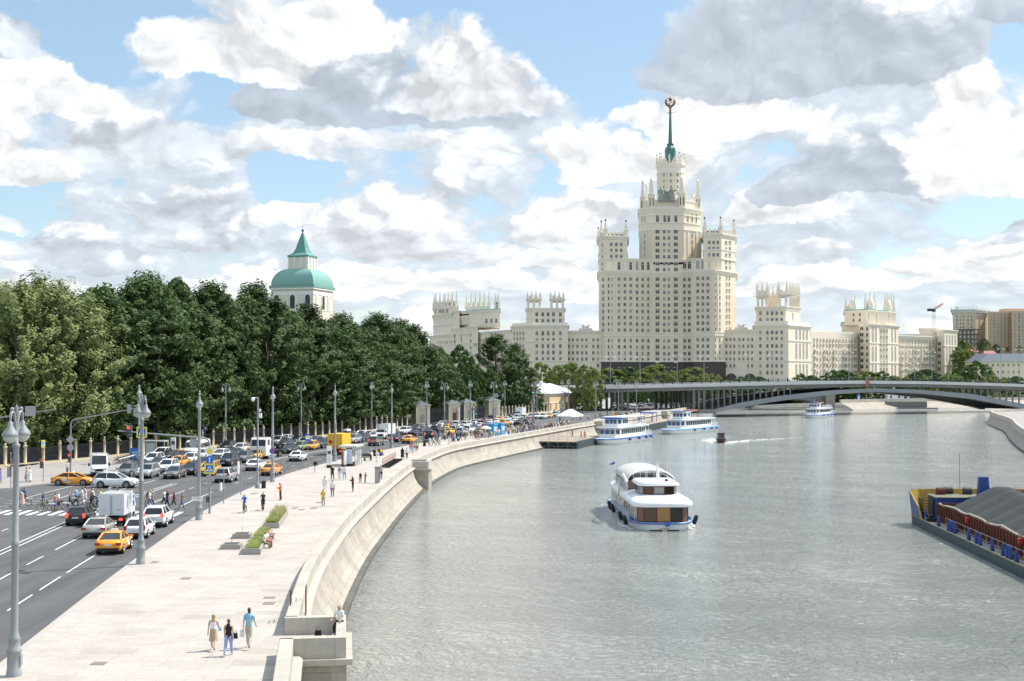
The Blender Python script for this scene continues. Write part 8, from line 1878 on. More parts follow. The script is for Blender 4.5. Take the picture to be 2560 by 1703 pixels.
def tram(px0, py0, x1, y1, label, stripe, canopy, Lw=None, sc=1.0, under=None):
 """river tram; bow waterline seen at pixel, stern at (x1, y1)"""
 a = G(px0, py0, WATER_Z); c = Vector((x1, y1, WATER_Z)); m = (a + c) / 2; L = (c - a).length; ang = math.atan2(c.y - a.y, c.x - a.x) - math.pi / 2; W = 6.2 * sc
 t = thing('river_tram', label, 'passenger boat', m, ang, 'white river cruisers'); P = plan(L, W, .26, .12); h = 1.35 * sc
 b = MB(); b.prism([(x * .80, y * .93 + .5) for x, y in P], -.4, h, 0, top_poly=P); b.build('hull', HULLW, t); b = MB(); b.prism([(x * .84, y * .94 + .45) for x, y in P], -.45, .22); b.build('underbody', under or UNDER, t)
 b = MB(); q = [(x * 1.01, y * 1.005, h - .1) for x, y in P]; b.tube(q + [q[0]], .16, 6); b.build('rubbing_strake', stripe, t); b = MB(); b.prism(P, h, h + .05); b.build('deck', DECKG, t)
 def cabin(w, y0, y1, z0, z1, ny, name, over=.25, slope=.6):
  ww = w / 2; b = MB(); b.prism([(-ww * .7, y0), (ww * .7, y0), (ww, y0 + 1.4), (ww, y1), (-ww, y1), (-ww, y0 + 1.4)], z0, z1, 0, top_poly=[(-ww * .66, y0 + slope), (ww * .66, y0 + slope), (ww * .96, y0 + 1.6), (ww * .96, y1), (-ww * .96, y1), (-ww * .96, y0 + 1.6)]); b.build(name, HULLW, t)
  b = MB(); f = [(-ww * .68, y0 + slope * .5), (-ww * .23, y0 + slope * .5), (ww * .23, y0 + slope * .5), (ww * .68, y0 + slope * .5)]; panes(b, f, z0 + (z1 - z0) * .38, z0 + (z1 - z0) * .84, .12, [0], .16); panes(b, [(ww * .7, y0 + .4), (ww * .98, y0 + 1.5)], z0 + (z1 - z0) * .38, z0 + (z1 - z0) * .84, .15, [0], .12); panes(b, [(-ww * .98, y0 + 1.5), (-ww * .7, y0 + .4)], z0 + (z1 - z0) * .38, z0 + (z1 - z0) * .84, .15, [0], .12); b.build('front_windows', mat('blue_tinted_glass', (.05, .09, .16), rough=.08, spec=.7), t)
  for s_ in (-1, 1): b = MB(); ys = [y0 + 2.2 + (y1 - y0 - 2.6) * i / ny for i in range(ny + 1)]; panes(b, [(s_ * ww * .985, y) for y in (ys if s_ > 0 else ys[::-1])], z0 + (z1 - z0) * .36, z0 + (z1 - z0) * .84, .16, [0], .05); b.build('side_windows', mat('dark_cabin_glass', (.05, .06, .07), rough=.1), t)
  b = MB(); b.box((0, (y0 + y1) / 2 + .2, z1 + .003), (w + over * 2, y1 - y0 + .2, .14)); b.build('cabin_roof', HULLW, t)
 z1 = h + 2.3 * sc; cabin(W * .86, -L * .33, L * .34, h + .05, z1, 12, 'lower_cabin'); z2 = z1 + .145 + 1.9 * sc
 cabin(W * .66, -L * .24, -L * .02 if canopy else -L * .10, z1 + .146, z2, 3, 'wheelhouse')
 b = MB(); zc = z2 + .2
 if canopy:
  b.box((0, L * .05, zc), (W * .86, L * .56, .12)); b.build('sun_canopy', HULLW, t); b = MB(); b.box((0, -L * .16, zc - .3), (W * .8, L * .16, .28)); b.build('canopy_valance', HULLB, t)
  b = MB()
  for s_ in (-1, 1): [b.cyl((s_ * W * .41, -L * .02 + i * L * .058, z1 + .1), (s_ * W * .41, -L * .02 + i * L * .058, zc), .05, n=4) for i in range(7)]
  b.build('canopy_post', RAIL, t)
 else: b.box((0, -L * .17, z2 + .2), (W * .7, L * .18, .1)); b.build('roof_shade', HULLB, t); b = MB(); b.box((0, L * .05, z2 + .1), (2.6, 4, .35)); b.build('life_rafts', mat('orange_brown_rafts', (.42, .18, .08)), t)
 b = MB(); rail(b, [(W * .42, -L * .1, z1 + .15), (W * .42, L * .38, z1 + .15), (-W * .42, L * .38, z1 + .15), (-W * .42, -L * .1, z1 + .15)], 1.0, 3, 1.2, .03); rail(b, [(W * .47, L * .2, h + .05), (W * .46, L * .47, h + .05), (-W * .46, L * .47, h + .05)], 1.0, 3, 1.0, .03); b.build('railing', RAIL, t)
 b = MB(); b.box((0, L * .36, z1 - .1), (W * .9, L * .1, .25)); [b.cyl((s_ * W * .44, L * .4, h), (s_ * W * .44, L * .4, z1), .05, n=4) for s_ in (-1, 1)]; b.build('stern_deck', HULLW, t)
 for y in (-L * .1, L * .12, L * .3, L * .42):
  b = MB(); b.lathe([(.2, 0), (.32, .1), (.32, .5), (.2, .6)], 8, (W / 2 + .1, y, .6)); b.build('fender', HULLB, t)
 b = MB(); b.cyl((0, -L * .2, z2), (0, -L * .19, z2 + 2.2), .06, .03, 5); b.build('mast', RAIL, t); b = MB(); b.cyl((0, L * .49, h), (0, L * .5, h + 1.8), .03, n=4); b.build('flag_staff', RAIL, t)
tram(1498, 1113, 31.5, 321, 'white two deck river cruiser moored at the nearer landing stage', HULLB, True); tram(1664, 1087, 55.9, 374, 'white and light blue river cruiser with crowded open deck, leaving the far stage', mat('light_blue_trim', (.12, .32, .66), rough=.4), False, under=mat('red_underbody', (.35, .05, .04), rough=.5)); tram(2020, 1046, 121, 506, 'small white river cruiser passing under the bridge arch', HULLB, False, sc=.9)
def speedboat():
 p = G(1803, 1106, WATER_Z); t = thing('speedboat', 'small dark speedboat throwing a wake behind the river cruisers', 'motor boat', p, R(-8)); P = plan(7.2, 2.6, .35, .2)
 b = MB(); b.prism([(x * .7, y * .95) for x, y in P], -.3, .95, 0, top_poly=P); b.build('hull', mat('dark_maroon_hull', (.05, .02, .022), rough=.3), t); b = MB(); b.prism([(-.8, -1.2), (.8, -1.2), (1.05, 1.6), (-1.05, 1.6)], .95, 2.0, 0, top_poly=[(-.6, -.4), (.6, -.4), (.9, 1.6), (-.9, 1.6)]); b.build('cabin', GLASSB, t); b = MB(); b.box((0, .7, 2.0), (2.0, 2.4, .12)); b.build('roof', BLK, t); b = MB(); [b.cyl((s_ * .95, -.9, .95), (s_ * .8, -.2, 2.0), .05, n=5) for s_ in (-1, 1)]; b.build('screen_frame', RAIL, t)
 b = MB(); g = random.Random(4)
 for s_ in (-1, 1):
  for i in range(170):
   f = i / 170; x = s_ * (1.3 + f * 9 + g.gauss(0, .35 + f)); y = -2.5 + f * 34 + g.gauss(0, .8); r = g.uniform(.1, .42) * (1.1 - f * .9); b.lathe([(r, 0), (r * .6, .05 * (1 - f)), (0, .07 * (1 - f) + .01)], 6, (x + f * f * 14, y, .01), closed=False)
 for i in range(60): b.lathe([(.36, 0), (.2, .06), (0, .09)], 6, (g.gauss(0, .6), 3.6 + i * .25, .01), closed=False)
 o = b.build('wake', FOAM); o.location = p; o.rotation_euler.z = R(-8); tag(o, 'white wake of the speedboat', 'wake', kind='stuff')
 b = MB()
 for i in range(90): f = g.random(); s_ = g.choice((-1, 1)); r = g.uniform(.10, .26) * (1.1 - f); b.lathe([(r, 0), (r * .5, .08), (0, .1)], 6, (14.9 + s_ * (2.85 + f * 1.6) + g.gauss(0, .15), 132.5 + f * 9, WATER_Z + .01), closed=False)
 tag(b.build('bow_wave', FOAM), 'white bow wave of the restaurant boat', 'wake', kind='stuff')
speedboat()
def barge():
 TEAL = mat('worn_teal_hull', (.035, .06, .065), rough=.6, var=.4, vscale=1.5); RUST = mat('rusty_coaming', (.13, .045, .03), rough=.85, var=.5, vscale=2.5); DK_ = mat('dusty_deck', (.33, .29, .25), rough=.85, var=.2, vscale=1.5); BY = mat('yellow_bulwark', (.42, .27, .05), rough=.6, var=.4, vscale=2); BB = mat('royal_blue_steel', (.012, .045, .20), rough=.45, var=.2, vscale=1)
 x0, x1, y0, y1 = 40.3, 52.3, 60.0, 139.0; ox, oy = (x0 + x1) / 2, 100; t = thing('gravel_barge', 'long dark barge with blue and yellow stern loaded with gravel at the right edge', 'barge', (ox - 1.7, oy, WATER_Z), R(-4.4)); hw = 6.0; a, e = y0 - oy, y1 - oy
 b = MB(); pl = [(-hw, a), (hw, a), (hw, e - 2), (hw * .8, e - .5), (hw * .4, e), (-hw * .4, e), (-hw * .8, e - .5), (-hw, e - 2)]; b.prism(pl, -.4, .85); b.build('hull', TEAL, t); b = MB(); b.prism([(x * .995, y) for x, y in pl], .852, .9); b.build('side_deck', DK_, t); b = MB(); q = [(x, y, .93) for x, y in pl]; b.tube(q + [q[0]], .08, 5); b.build('gunwale', mat('olive_gunwale', (.16, .15, .10), rough=.8, var=.3), t)
 ce = e - 7.0; cw = hw - 1.5; b = MB()
 b.box((-cw, (a + ce) / 2, .9), (.14, ce - a, 1.75)); b.box((cw, (a + ce) / 2, .9), (.14, ce - a, 1.75)); b.box((0, ce, .9), (cw * 2, .14, 1.75)); [b.box((s_ * (cw + .14), a + .6 + i * .9, .9), (.2, .09, 1.7), 0) for s_ in (-1, 1) for i in range(int((ce - a) / .9))]; b.build('coaming', RUST, t)
 b = MB(); g = random.Random(2)
 for s_ in (-1, 1): b.tube([(s_ * cw, a + i * 1.4, 2.7 + .1 * math.sin(i * 1.1) + g.gauss(0, .03)) for i in range(int((ce - a) / 1.4) + 1)], .10, 5)
 b.build('coaming_rim', mat('pale_rim', (.36, .34, .28), rough=.8), t)  # wavy top edge in a paler tone than the coaming
 # gravel: a row of overlapping cones
 nx, ny = 34, 260; cs = [(g.gauss(0, .35), ce - 3.4 - 4.4 * i, 2.7 + g.gauss(0, .12)) for i in range(17)]; vs = []; nz = random.Random(9)
 for j in range(ny + 1):
  for i in range(nx + 1):
   x = -cw + .1 + (2 * cw - .2) * i / nx; y = a + (ce - .1 - a) * j / ny; z = max(H - .58 * math.hypot(x - cx_, (y - cy_) * .85) for cx_, cy_, H in cs) + nz.gauss(0, .015); vs.append((x, y, 2.15 + max(-.9, min(z, 2.4))))
 b = MB(); b.add(vs, [(j * (nx + 1) + i, j * (nx + 1) + i + 1, (j + 1) * (nx + 1) + i + 1, (j + 1) * (nx + 1) + i) for j in range(ny) for i in range(nx)], 0, True); o = b.build('gravel_load', mat('grey_gravel', (.042, .047, .048), rough=.95, var=.3, vscale=3, bump=1.0, bscale=7)); o.location = (ox - 1.7, oy, WATER_Z); o.rotation_euler.z = R(-4.4); tag(o, 'ridged heap of dark grey gravel in the barge', 'gravel', kind='stuff')
 # stern block
 b = MB(); b.box((0, e - 4.6, .9), (hw * 1.5, 3.8, 2.2)); b.build('deckhouse', BB, t); b = MB(); b.box((0, e - 4.6, 3.103), (hw * 1.54, 4.0, .08)); b.build('deckhouse_roof', mat('drab_deck', (.15, .15, .10), rough=.7, var=.2), t); b = MB(); b.box((.3, e - 5.6, 3.18), (1.15, 1.0, 2.0), 0, top=.72); b.build('funnel', BB, t)
 b = MB(); A = [(-hw, e - 6), (-hw, e - 2), (-hw * .8, e - .5), (-hw * .4, e), (hw * .4, e), (hw * .8, e - .5), (hw, e - 2), (hw, e - 6)]; b.loft([[(x, y, .9), (x * 1.04, y + .1, 3.5 if abs(x) < hw - .1 or y > e - 3 else 2.2), (x * 1.02, y, 3.5 if abs(x) < hw - .1 or y > e - 3 else 2.2), (x * .97, y - .1, .9)] for x, y in A], 0, sm=False); b.mi[:28] = [1 if k % 4 == 0 else 0 for k in range(28)]; b.build('bulwark', [BY, BB], t); b = MB(); rail(b, [(x * 1.0, y, 3.5) for x, y in A[1:7]], .5, 2, 1.5); b.build('bulwark_rail', SIGNB, t)
 b = MB(); b.cyl((-1.6, e - 4, 3.1), (-1.6, e - 4, 7.4), .05, .03, 5); b.build('mast', BY, t)
 for i, (x, y) in enumerate(((-3.4, e - 3.4), (-2.4, e - 2.6), (3.6, e - 3.5), (-.6, e - 3), (4.3, e - 4.6))): b = MB(); b.cyl((x - .4, y, 3.56), (x + .4, y, 3.56), .36, None, 10, 0); b.box((x, y, 3.18), (.9, .5, .3)); b.build('winch', mat('oily_iron', (.05, .05, .045), rough=.6, var=.3) if i % 2 else RUST, t)
 b = MB(); [b.box((-hw + .75, e - 3.6 - i * .22, .9 + 1.9 - i * .26), (.9, .1, .06)) for i in range(8)]; [b.box((-hw + .9 + s_ * .5, e - 4.4, .9), (.06, 1.9, 2.0), 0) for s_ in (-1, 1)]; b.build('stair', TEAL, t)
 for i, y in enumerate((e - 2.4, e - 7, e - 12.2, e - 16, e - 16.9, e - 18.2, e - 23, e - 25.4, e - 26.6, e - 30.2, e - 33.2, e - 34.4, e - 35.2, e - 36.8, e - 40)):
  b = MB(); b.lathe([(.19, 0), (.10, 1.0), (.06, 1.05)], 8, (-hw + .28, y, .9)); b.build('cone_post', BB, t)
 for y in (e - 15.6, e - 17, e - 35): b = MB(); b.cyl((-hw + .75, y, .9), (-hw + .75, y, 1.5), .22, .25, 8); b.build('mooring_bollard', RUST, t)
 for y in (e - 19, e - 34.6): b = MB(); b.box((-cw - .3, y, 2.0), (.22, .28, .5), 0, top=1.3); b.build('fire_bucket', RED, t)
 for y in (e - 5, e - 8): b = MB(); b.box((-hw + .5, y, .9), (1.0, .8, .35)); b.box((-hw + .5, y, 1.25), (.4, .4, .3)); b.build('fairlead', BLK, t)
 b = MB(); rail(b, [(-hw + .5, e - 14, .9), (-hw + .5, a, .9)], 1.0, 2, 3.4, .015); b.build('guard_wire', SIGNB, t)
barge()
def stages():
 ST = mat('pontoon_steel', (.10, .125, .135), rough=.6, var=.2); TB = mat('timber_deck', (.34, .27, .21), rough=.8, var=.15, vscale=2)
 for (s0, s1, out, lab, zt) in ((281, 310, 8.2, 'near landing stage with open steel truss front below the white tent', -1.45), (347, 420, 7.0, 'long landing stage with dark vertical fenders behind the moored cruiser', -1.2)):
  a, _ = PW.at(PW.near_y(s0)); c, _ = PW.at(PW.near_y(s1)); d = (c - a).normalized(); n = Vector((d.y, -d.x, 0)); L = (c - a).length; t = thing('landing_stage', lab, 'landing stage', (a + n * 1.3).xy[:] + (0,), math.atan2(d.y, d.x), 'landing stages')
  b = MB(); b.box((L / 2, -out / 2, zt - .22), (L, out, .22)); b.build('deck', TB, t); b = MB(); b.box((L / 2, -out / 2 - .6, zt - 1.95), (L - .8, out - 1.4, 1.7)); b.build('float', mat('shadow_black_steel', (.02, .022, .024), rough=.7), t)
  b = MB()
  for i in range(int(L / 1.15)): b.box((.5 + i * 1.15, -out - .12, zt - 1.9), (.5, .3, 2.0))
  b.build('fender_piles', ST, t); b = MB(); k = 4
  if True:
   for i in range(k + 1): y = -out * (i / k); b.box((-.08, y, zt - 1.9), (.14, .16, 1.7))
   b.box((-.08, -out / 2, zt - 1.95), (.14, out, .16)); b.box((-.08, -out / 2, zt - 1.1), (.12, out, .1))
   for i in range(k): b.cyl((-.1, -out * i / k, zt - .3 if i % 2 else zt - 1.85), (-.1, -out * (i + 1) / k, zt - 1.85 if i % 2 else zt - .3), .06, n=4)
  b.build('end_truss', ST, t); b = MB(); rail(b, [(.1, -.3, zt), (.1, -out + .3, zt), (L * .35, -out + .3, zt)], 1.1, 3, 1.6, .03); b.build('railing', SIGNB, t)
  if s0 > 300:
   b = MB(); b.box((L * .62, -out * .4, zt + 2.6), (7, 4, .3)); b.build('shelter_roof', BLUEP, t); b = MB(); [b.box((L * .62 + x, -out * .4 + y, zt), (.14, .14, 2.6)) for x in (-3.2, 3.2) for y in (-1.8, 1.8)]; b.build('shelter_post', BLUEP, t); b = MB(); b.box((L * .62, -out * .4 + 1.6, zt + .3), (6, .06, 1.8)); b.build('shelter_glass', GLZ, t)
stages()
# ================================================================== people and cyclists
CLO = {}
def cloth(c):
 if c not in CLO: CLO[c] = mat('cloth_%d' % len(CLO), c, rough=.85, var=.12, vscale=9)
 return CLO[c]
SKIN = mat('skin', (.55, .33, .23), rough=.6); SHOE = mat('shoe_leather', (.10, .07, .06), rough=.6)
WHT, BLKC, NAVY, LBLUE, JEAN, TAN, MARO, REDC, ORAC, YELC, GRYC, OLV, PINK, LIME = (.74, .74, .74), (.016, .016, .018), (.02, .028, .065), (.36, .50, .66), (.10, .17, .34), (.42, .32, .21), (.11, .015, .025), (.42, .04, .035), (.80, .13, .02), (.72, .45, .04), (.19, .19, .20), (.16, .17, .10), (.62, .42, .40), (.52, .60, .14)
BROWNH, BLONDE, REDH, DARKH, GREYH = (.05, .03, .018), (.38, .26, .12), (.20, .07, .03), (.012, .01, .009), (.30, .29, .28)
def rotx(v, a): c, s_ = math.cos(a), math.sin(a); return Vector((v.x, v.y * c - v.z * s_, v.y * s_ + v.z * c))
def figure(name, lt=0, rt=0, lk=0, rk=0, la=5, ra=-5, le=12, re=12, lean=3, head=0, hip=.93, spread=.10, rab=6, lab=6):
 """one continuous body grown on a posed skeleton (forward = +y); returns meshes for body, clothes and hair"""
 V, E, Rr, lab_ = [], [], [], []
 def add(p, r, parent, l): V.append(Vector(p)); Rr.append(r if isinstance(r, tuple) else (r, r)); lab_.append(l); (E.append((parent, len(V) - 1)) if parent is not None else None); return len(V) - 1
 ln = lambda x, y, z: Vector((0, 0, hip)) + rotx(Vector((x, y, z)), R(-lean))
 p0 = add((0, 0, hip), (.145, .105), None, 'hip'); w = add(ln(0, 0, .17), (.125, .095), p0, 'tor'); c = add(ln(0, .0, .36), (.165, .115), w, 'tor'); n0 = add(ln(0, -.005, .50), (.085, .075), c, 'tor'); nk = add(ln(0, .005, .58), (.052, .055), n0, 'nek')
 hd = ln(0, .01, .60); hf = lambda y, z: hd + rotx(Vector((0, y, z)), R(-lean - head))
 h1 = add(hf(.02, .05), (.066, .074), nk, 'hed'); h2 = add(hf(.012, .13), (.080, .098), h1, 'hed'); add(hf(0, .20), (.066, .078), h2, 'hed')
 for s_, t, k in ((-1, lt, lk), (1, rt, rk)):
  a = add((s_ * spread, 0, hip - .06), (.092, .10), p0, 'leg'); kn = V[a] + rotx(Vector((s_ * .01, 0, -.41)), R(t)); b = add((V[a] + kn) / 2, .078, a, 'leg'); b = add(kn, .058, b, 'leg')
  an = kn + rotx(Vector((0, 0, -.40)), R(t - k)); m = add(kn.lerp(an, .35) + Vector((0, -.015, 0)), .058, b, 'leg'); f = add(an, .038, m, 'ank'); add(an + rotx(Vector((0, .16, -.055)), R((t - k) * .5)), (.042, .03), f, 'foot');
 for s_, t, k, ab in ((-1, la, le, lab), (1, ra, re, rab)):
  sh = add(ln(s_ * .185, 0, .465), (.062, .062), n0, 'slv'); el = V[sh] + rotx(Vector((s_ * .28 * math.sin(R(ab)), 0, -.28 * math.cos(R(ab)))), R(t)); u = add(V[sh].lerp(el, .55), .047, sh, 'slv'); u = add(el, .037, u, 'arm'); wr = el + rotx(Vector((s_ * .02, 0, -.245)), R(t + k)); u = add(wr, .026, u, 'arm'); d = (wr - el).normalized(); ha = add(wr + d * .08, (.040, .020), u, 'hnd')
  for q in range(4): add(V[ha] + d * (.085 - .012 * abs(q - 1.3)) + Vector((.0, (q - 1.5) * .019, 0)), .0085, ha, 'hnd')
  add(wr + d * .075 + Vector((-s_ * .02, .045, 0)), .010, u, 'hnd')
 me = bpy.data.meshes.new(name + '_skeleton'); me.from_pydata(V, E, []); o = bpy.data.objects.new(name, me); COL.objects.link(o)
 sk = o.modifiers.new('skin', 'SKIN'); sk.use_smooth_shade = True; ss = o.modifiers.new('smooth', 'SUBSURF'); ss.levels = ss.render_levels = 1
 for i, r in enumerate(Rr): me.skin_vertices[0].data[i].radius = r
 me.skin_vertices[0].data[0].use_root = True
 bpy.context.view_layer.update(); ev = o.evaluated_get(bpy.context.evaluated_depsgraph_get()); body = bpy.data.meshes.new_from_object(ev); bpy.data.objects.remove(o)
 # nearest bone of every face gives its region
 cos = np.array([v.co[:] for v in body.vertices]); A = np.array([V[a][:] for a, b in E]); B = np.array([V[b][:] for a, b in E]); L = [lab_[b] for a, b in E]; rad = np.array([min(Rr[b]) for a, b in E])
 fc = np.array([cos[list(p.vertices)].mean(0) for p in body.polygons]); AB = B - A; t = ((fc[:, None] - A) * AB).sum(2) / (AB ** 2).sum(1); t = np.clip(t, 0, 1); dd = np.linalg.norm(fc[:, None] - (A + t[..., None] * AB), axis=2) / rad
 rg = [L[i] for i in dd.argmin(1)]; nor = np.array([v.normal[:] for v in body.vertices])
 def shell(sel, off, nm):
  ids = [i for i, r in enumerate(rg) if sel(r, fc[i])]; mp = {}; vs = []; fs = []
  for i in ids:
   f = []
   for v in body.polygons[i].vertices:
    if v not in mp: mp[v] = len(vs); vs.append(tuple(cos[v] + nor[v] * off))
    f.append(mp[v])
   fs.append(f)
  m = bpy.data.meshes.new(nm); m.from_pydata(vs, [], fs); m.polygons.foreach_set('use_smooth', [True] * len(fs)); m.materials.append(SKIN); m.update(); return m
 body.materials.clear(); body.materials.append(SKIN); P = {'body': body}
 P['shirt'] = shell(lambda r, c_: r in ('tor', 'slv') or (r == 'hip' and c_[2] > hip - .02), .012, 'shirt'); P['top'] = shell(lambda r, c_: r == 'tor' or (r == 'hip' and c_[2] > hip - .02), .012, 'top'); P['jacket'] = shell(lambda r, c_: r in ('tor', 'slv', 'arm') or (r == 'hip' and c_[2] > hip - .08), .018, 'jacket')
 P['trousers'] = shell(lambda r, c_: r in ('leg', 'ank') or (r == 'hip' and c_[2] <= hip + .06), .014, 'trousers'); P['shorts'] = shell(lambda r, c_: (r == 'leg' and c_[2] > hip - .50) or (r == 'hip' and c_[2] <= hip + .06), .016, 'shorts'); P['shoes'] = shell(lambda r, c_: r == 'foot' or r == 'ank' and c_[2] < .1, .010, 'shoes')
 H = hf(.01, .13); P['hair'] = shell(lambda r, c_: r == 'hed' and (c_[2] > H.z + .055 or c_[1] < H.y - .035), .014, 'hair'); P['longhair'] = shell(lambda r, c_: (r == 'hed' and (c_[2] > H.z + .055 or c_[1] < H.y - .02)) or (r in ('nek',) and c_[1] < H.y) or (r == 'tor' and c_[2] > H.z - .30 and c_[1] < V[n0].y - .03 and abs(c_[0]) < .09), .022, 'longhair')
 def skirt(nm, bot, flare): b = MB(); b.loft([[((.155 + flare * f) * math.cos(a), (.125 + flare * f) * math.sin(a) + (.02 * f), hip + .12 - (hip + .12 - bot) * f) for a in [2 * math.pi * i / 14 for i in range(14)]] for f in (0, .3, .65, 1)], 0, caps=False); return b.mesh(nm, SKIN)
 P['skirt'] = skirt('skirt', .46, .06); P['dress'] = skirt('dress', .30, .14)
 # face: eyes, brows, nose, mouth and ears
 b = MB(); F = lambda x, y, z: hd + rotx(Vector((x, y, z)), R(-lean - head)); [b.ball(F(s_ * .032, .098, .125), .011, 6, 0) for s_ in (-1, 1)]; b.box((*F(0, .100, .062).xy, F(0, .1, .062).z), (.045, .012, .009), 1); b.tube([F(0, .098, .125), F(0, .124, .095), F(0, .104, .085)], [.008, .014, .008], 5, 2); [b.ball(F(s_ * .082, .0, .11), .02, 6, 2, 1.4) for s_ in (-1, 1)]
 P['face'] = b.mesh('face', [BLK, REDB_, SKIN]); P['V'] = V; return P
REDB_ = mat('lips', (.35, .12, .10), rough=.5)
POSE = {'walk': figure('walk', 26, -22, 6, 24, -24, 22, 14, 24, 4), 'walk2': figure('walk2', -16, 20, 22, 4, 16, -20, 18, 14, 3), 'stand': figure('stand', 2, -2, 2, 2, 3, 0, 10, 14, 0, 4), 'phone': figure('phone', 3, -3, 3, 3, 14, 18, 112, 106, 1, 26, rab=2, lab=2), 'sit': figure('sit', 84, 80, 82, 80, 25, 30, 45, 40, 8, 10, hip=.50, spread=.12), 'ride': figure('ride', 70, 38, 78, 52, 48, 48, 14, 14, 24, -14, hip=.98)}
def wear(parent, P, key, name, c):
 o = put(P[key], name, parent); recolor(o, cloth(c)); return o
PN = [0]
def person(pose, pt, ang, label, up, upc, low, lowc, hair=BROWNH, long=False, shoes=(.30, .28, .26), sc=1.0, far=False, group=None, skin=None):
 """up: shirt / top / jacket ; low: trousers / shorts / skirt / dress"""
 P = POSE[pose]; o = bpy.data.objects.new('person', P['body']); COL.objects.link(o); o.location = pt; o.rotation_euler.z = ang; PN[0] += 1; o.scale = (sc * (.95 + .05 * (PN[0] % 3) / 2),) * 2 + (sc * (.97 + .03 * (PN[0] % 4) / 3),); tag(o, label, 'person', group)
 wear(o, P, up, {'shirt': 'shirt', 'top': 'sleeveless_top', 'jacket': 'jacket'}[up], upc); wear(o, P, low, low, lowc); wear(o, P, 'longhair' if long else 'hair', 'hair', hair)
 if low in ('skirt', 'shorts', 'dress') or not far: wear(o, P, 'shoes', 'shoes', shoes)
 if not far: put(P['face'], 'face', o)
 return o
def bag(label, pt, c, size, name='bag', rz=0):
 b = MB(); b.box((0, 0, -size[2]), size, 0, top=.8); b.tube([(-size[0] * .3, 0, 0), (-size[0] * .2, 0, size[2] * .5), (size[0] * .2, 0, size[2] * .5), (size[0] * .3, 0, 0)], .012, 4); tag(b.build(name, cloth(c), loc=pt, rz=rz), label, 'bag')
def bicycle(pt, ang, label, c=(.10, .10, .10)):
 o = bpy.data.objects.new('bicycle', bpy.data.meshes['bicycle']); COL.objects.link(o); o.location = pt; o.rotation_euler.z = ang; tag(o, label, 'bicycle'); return o
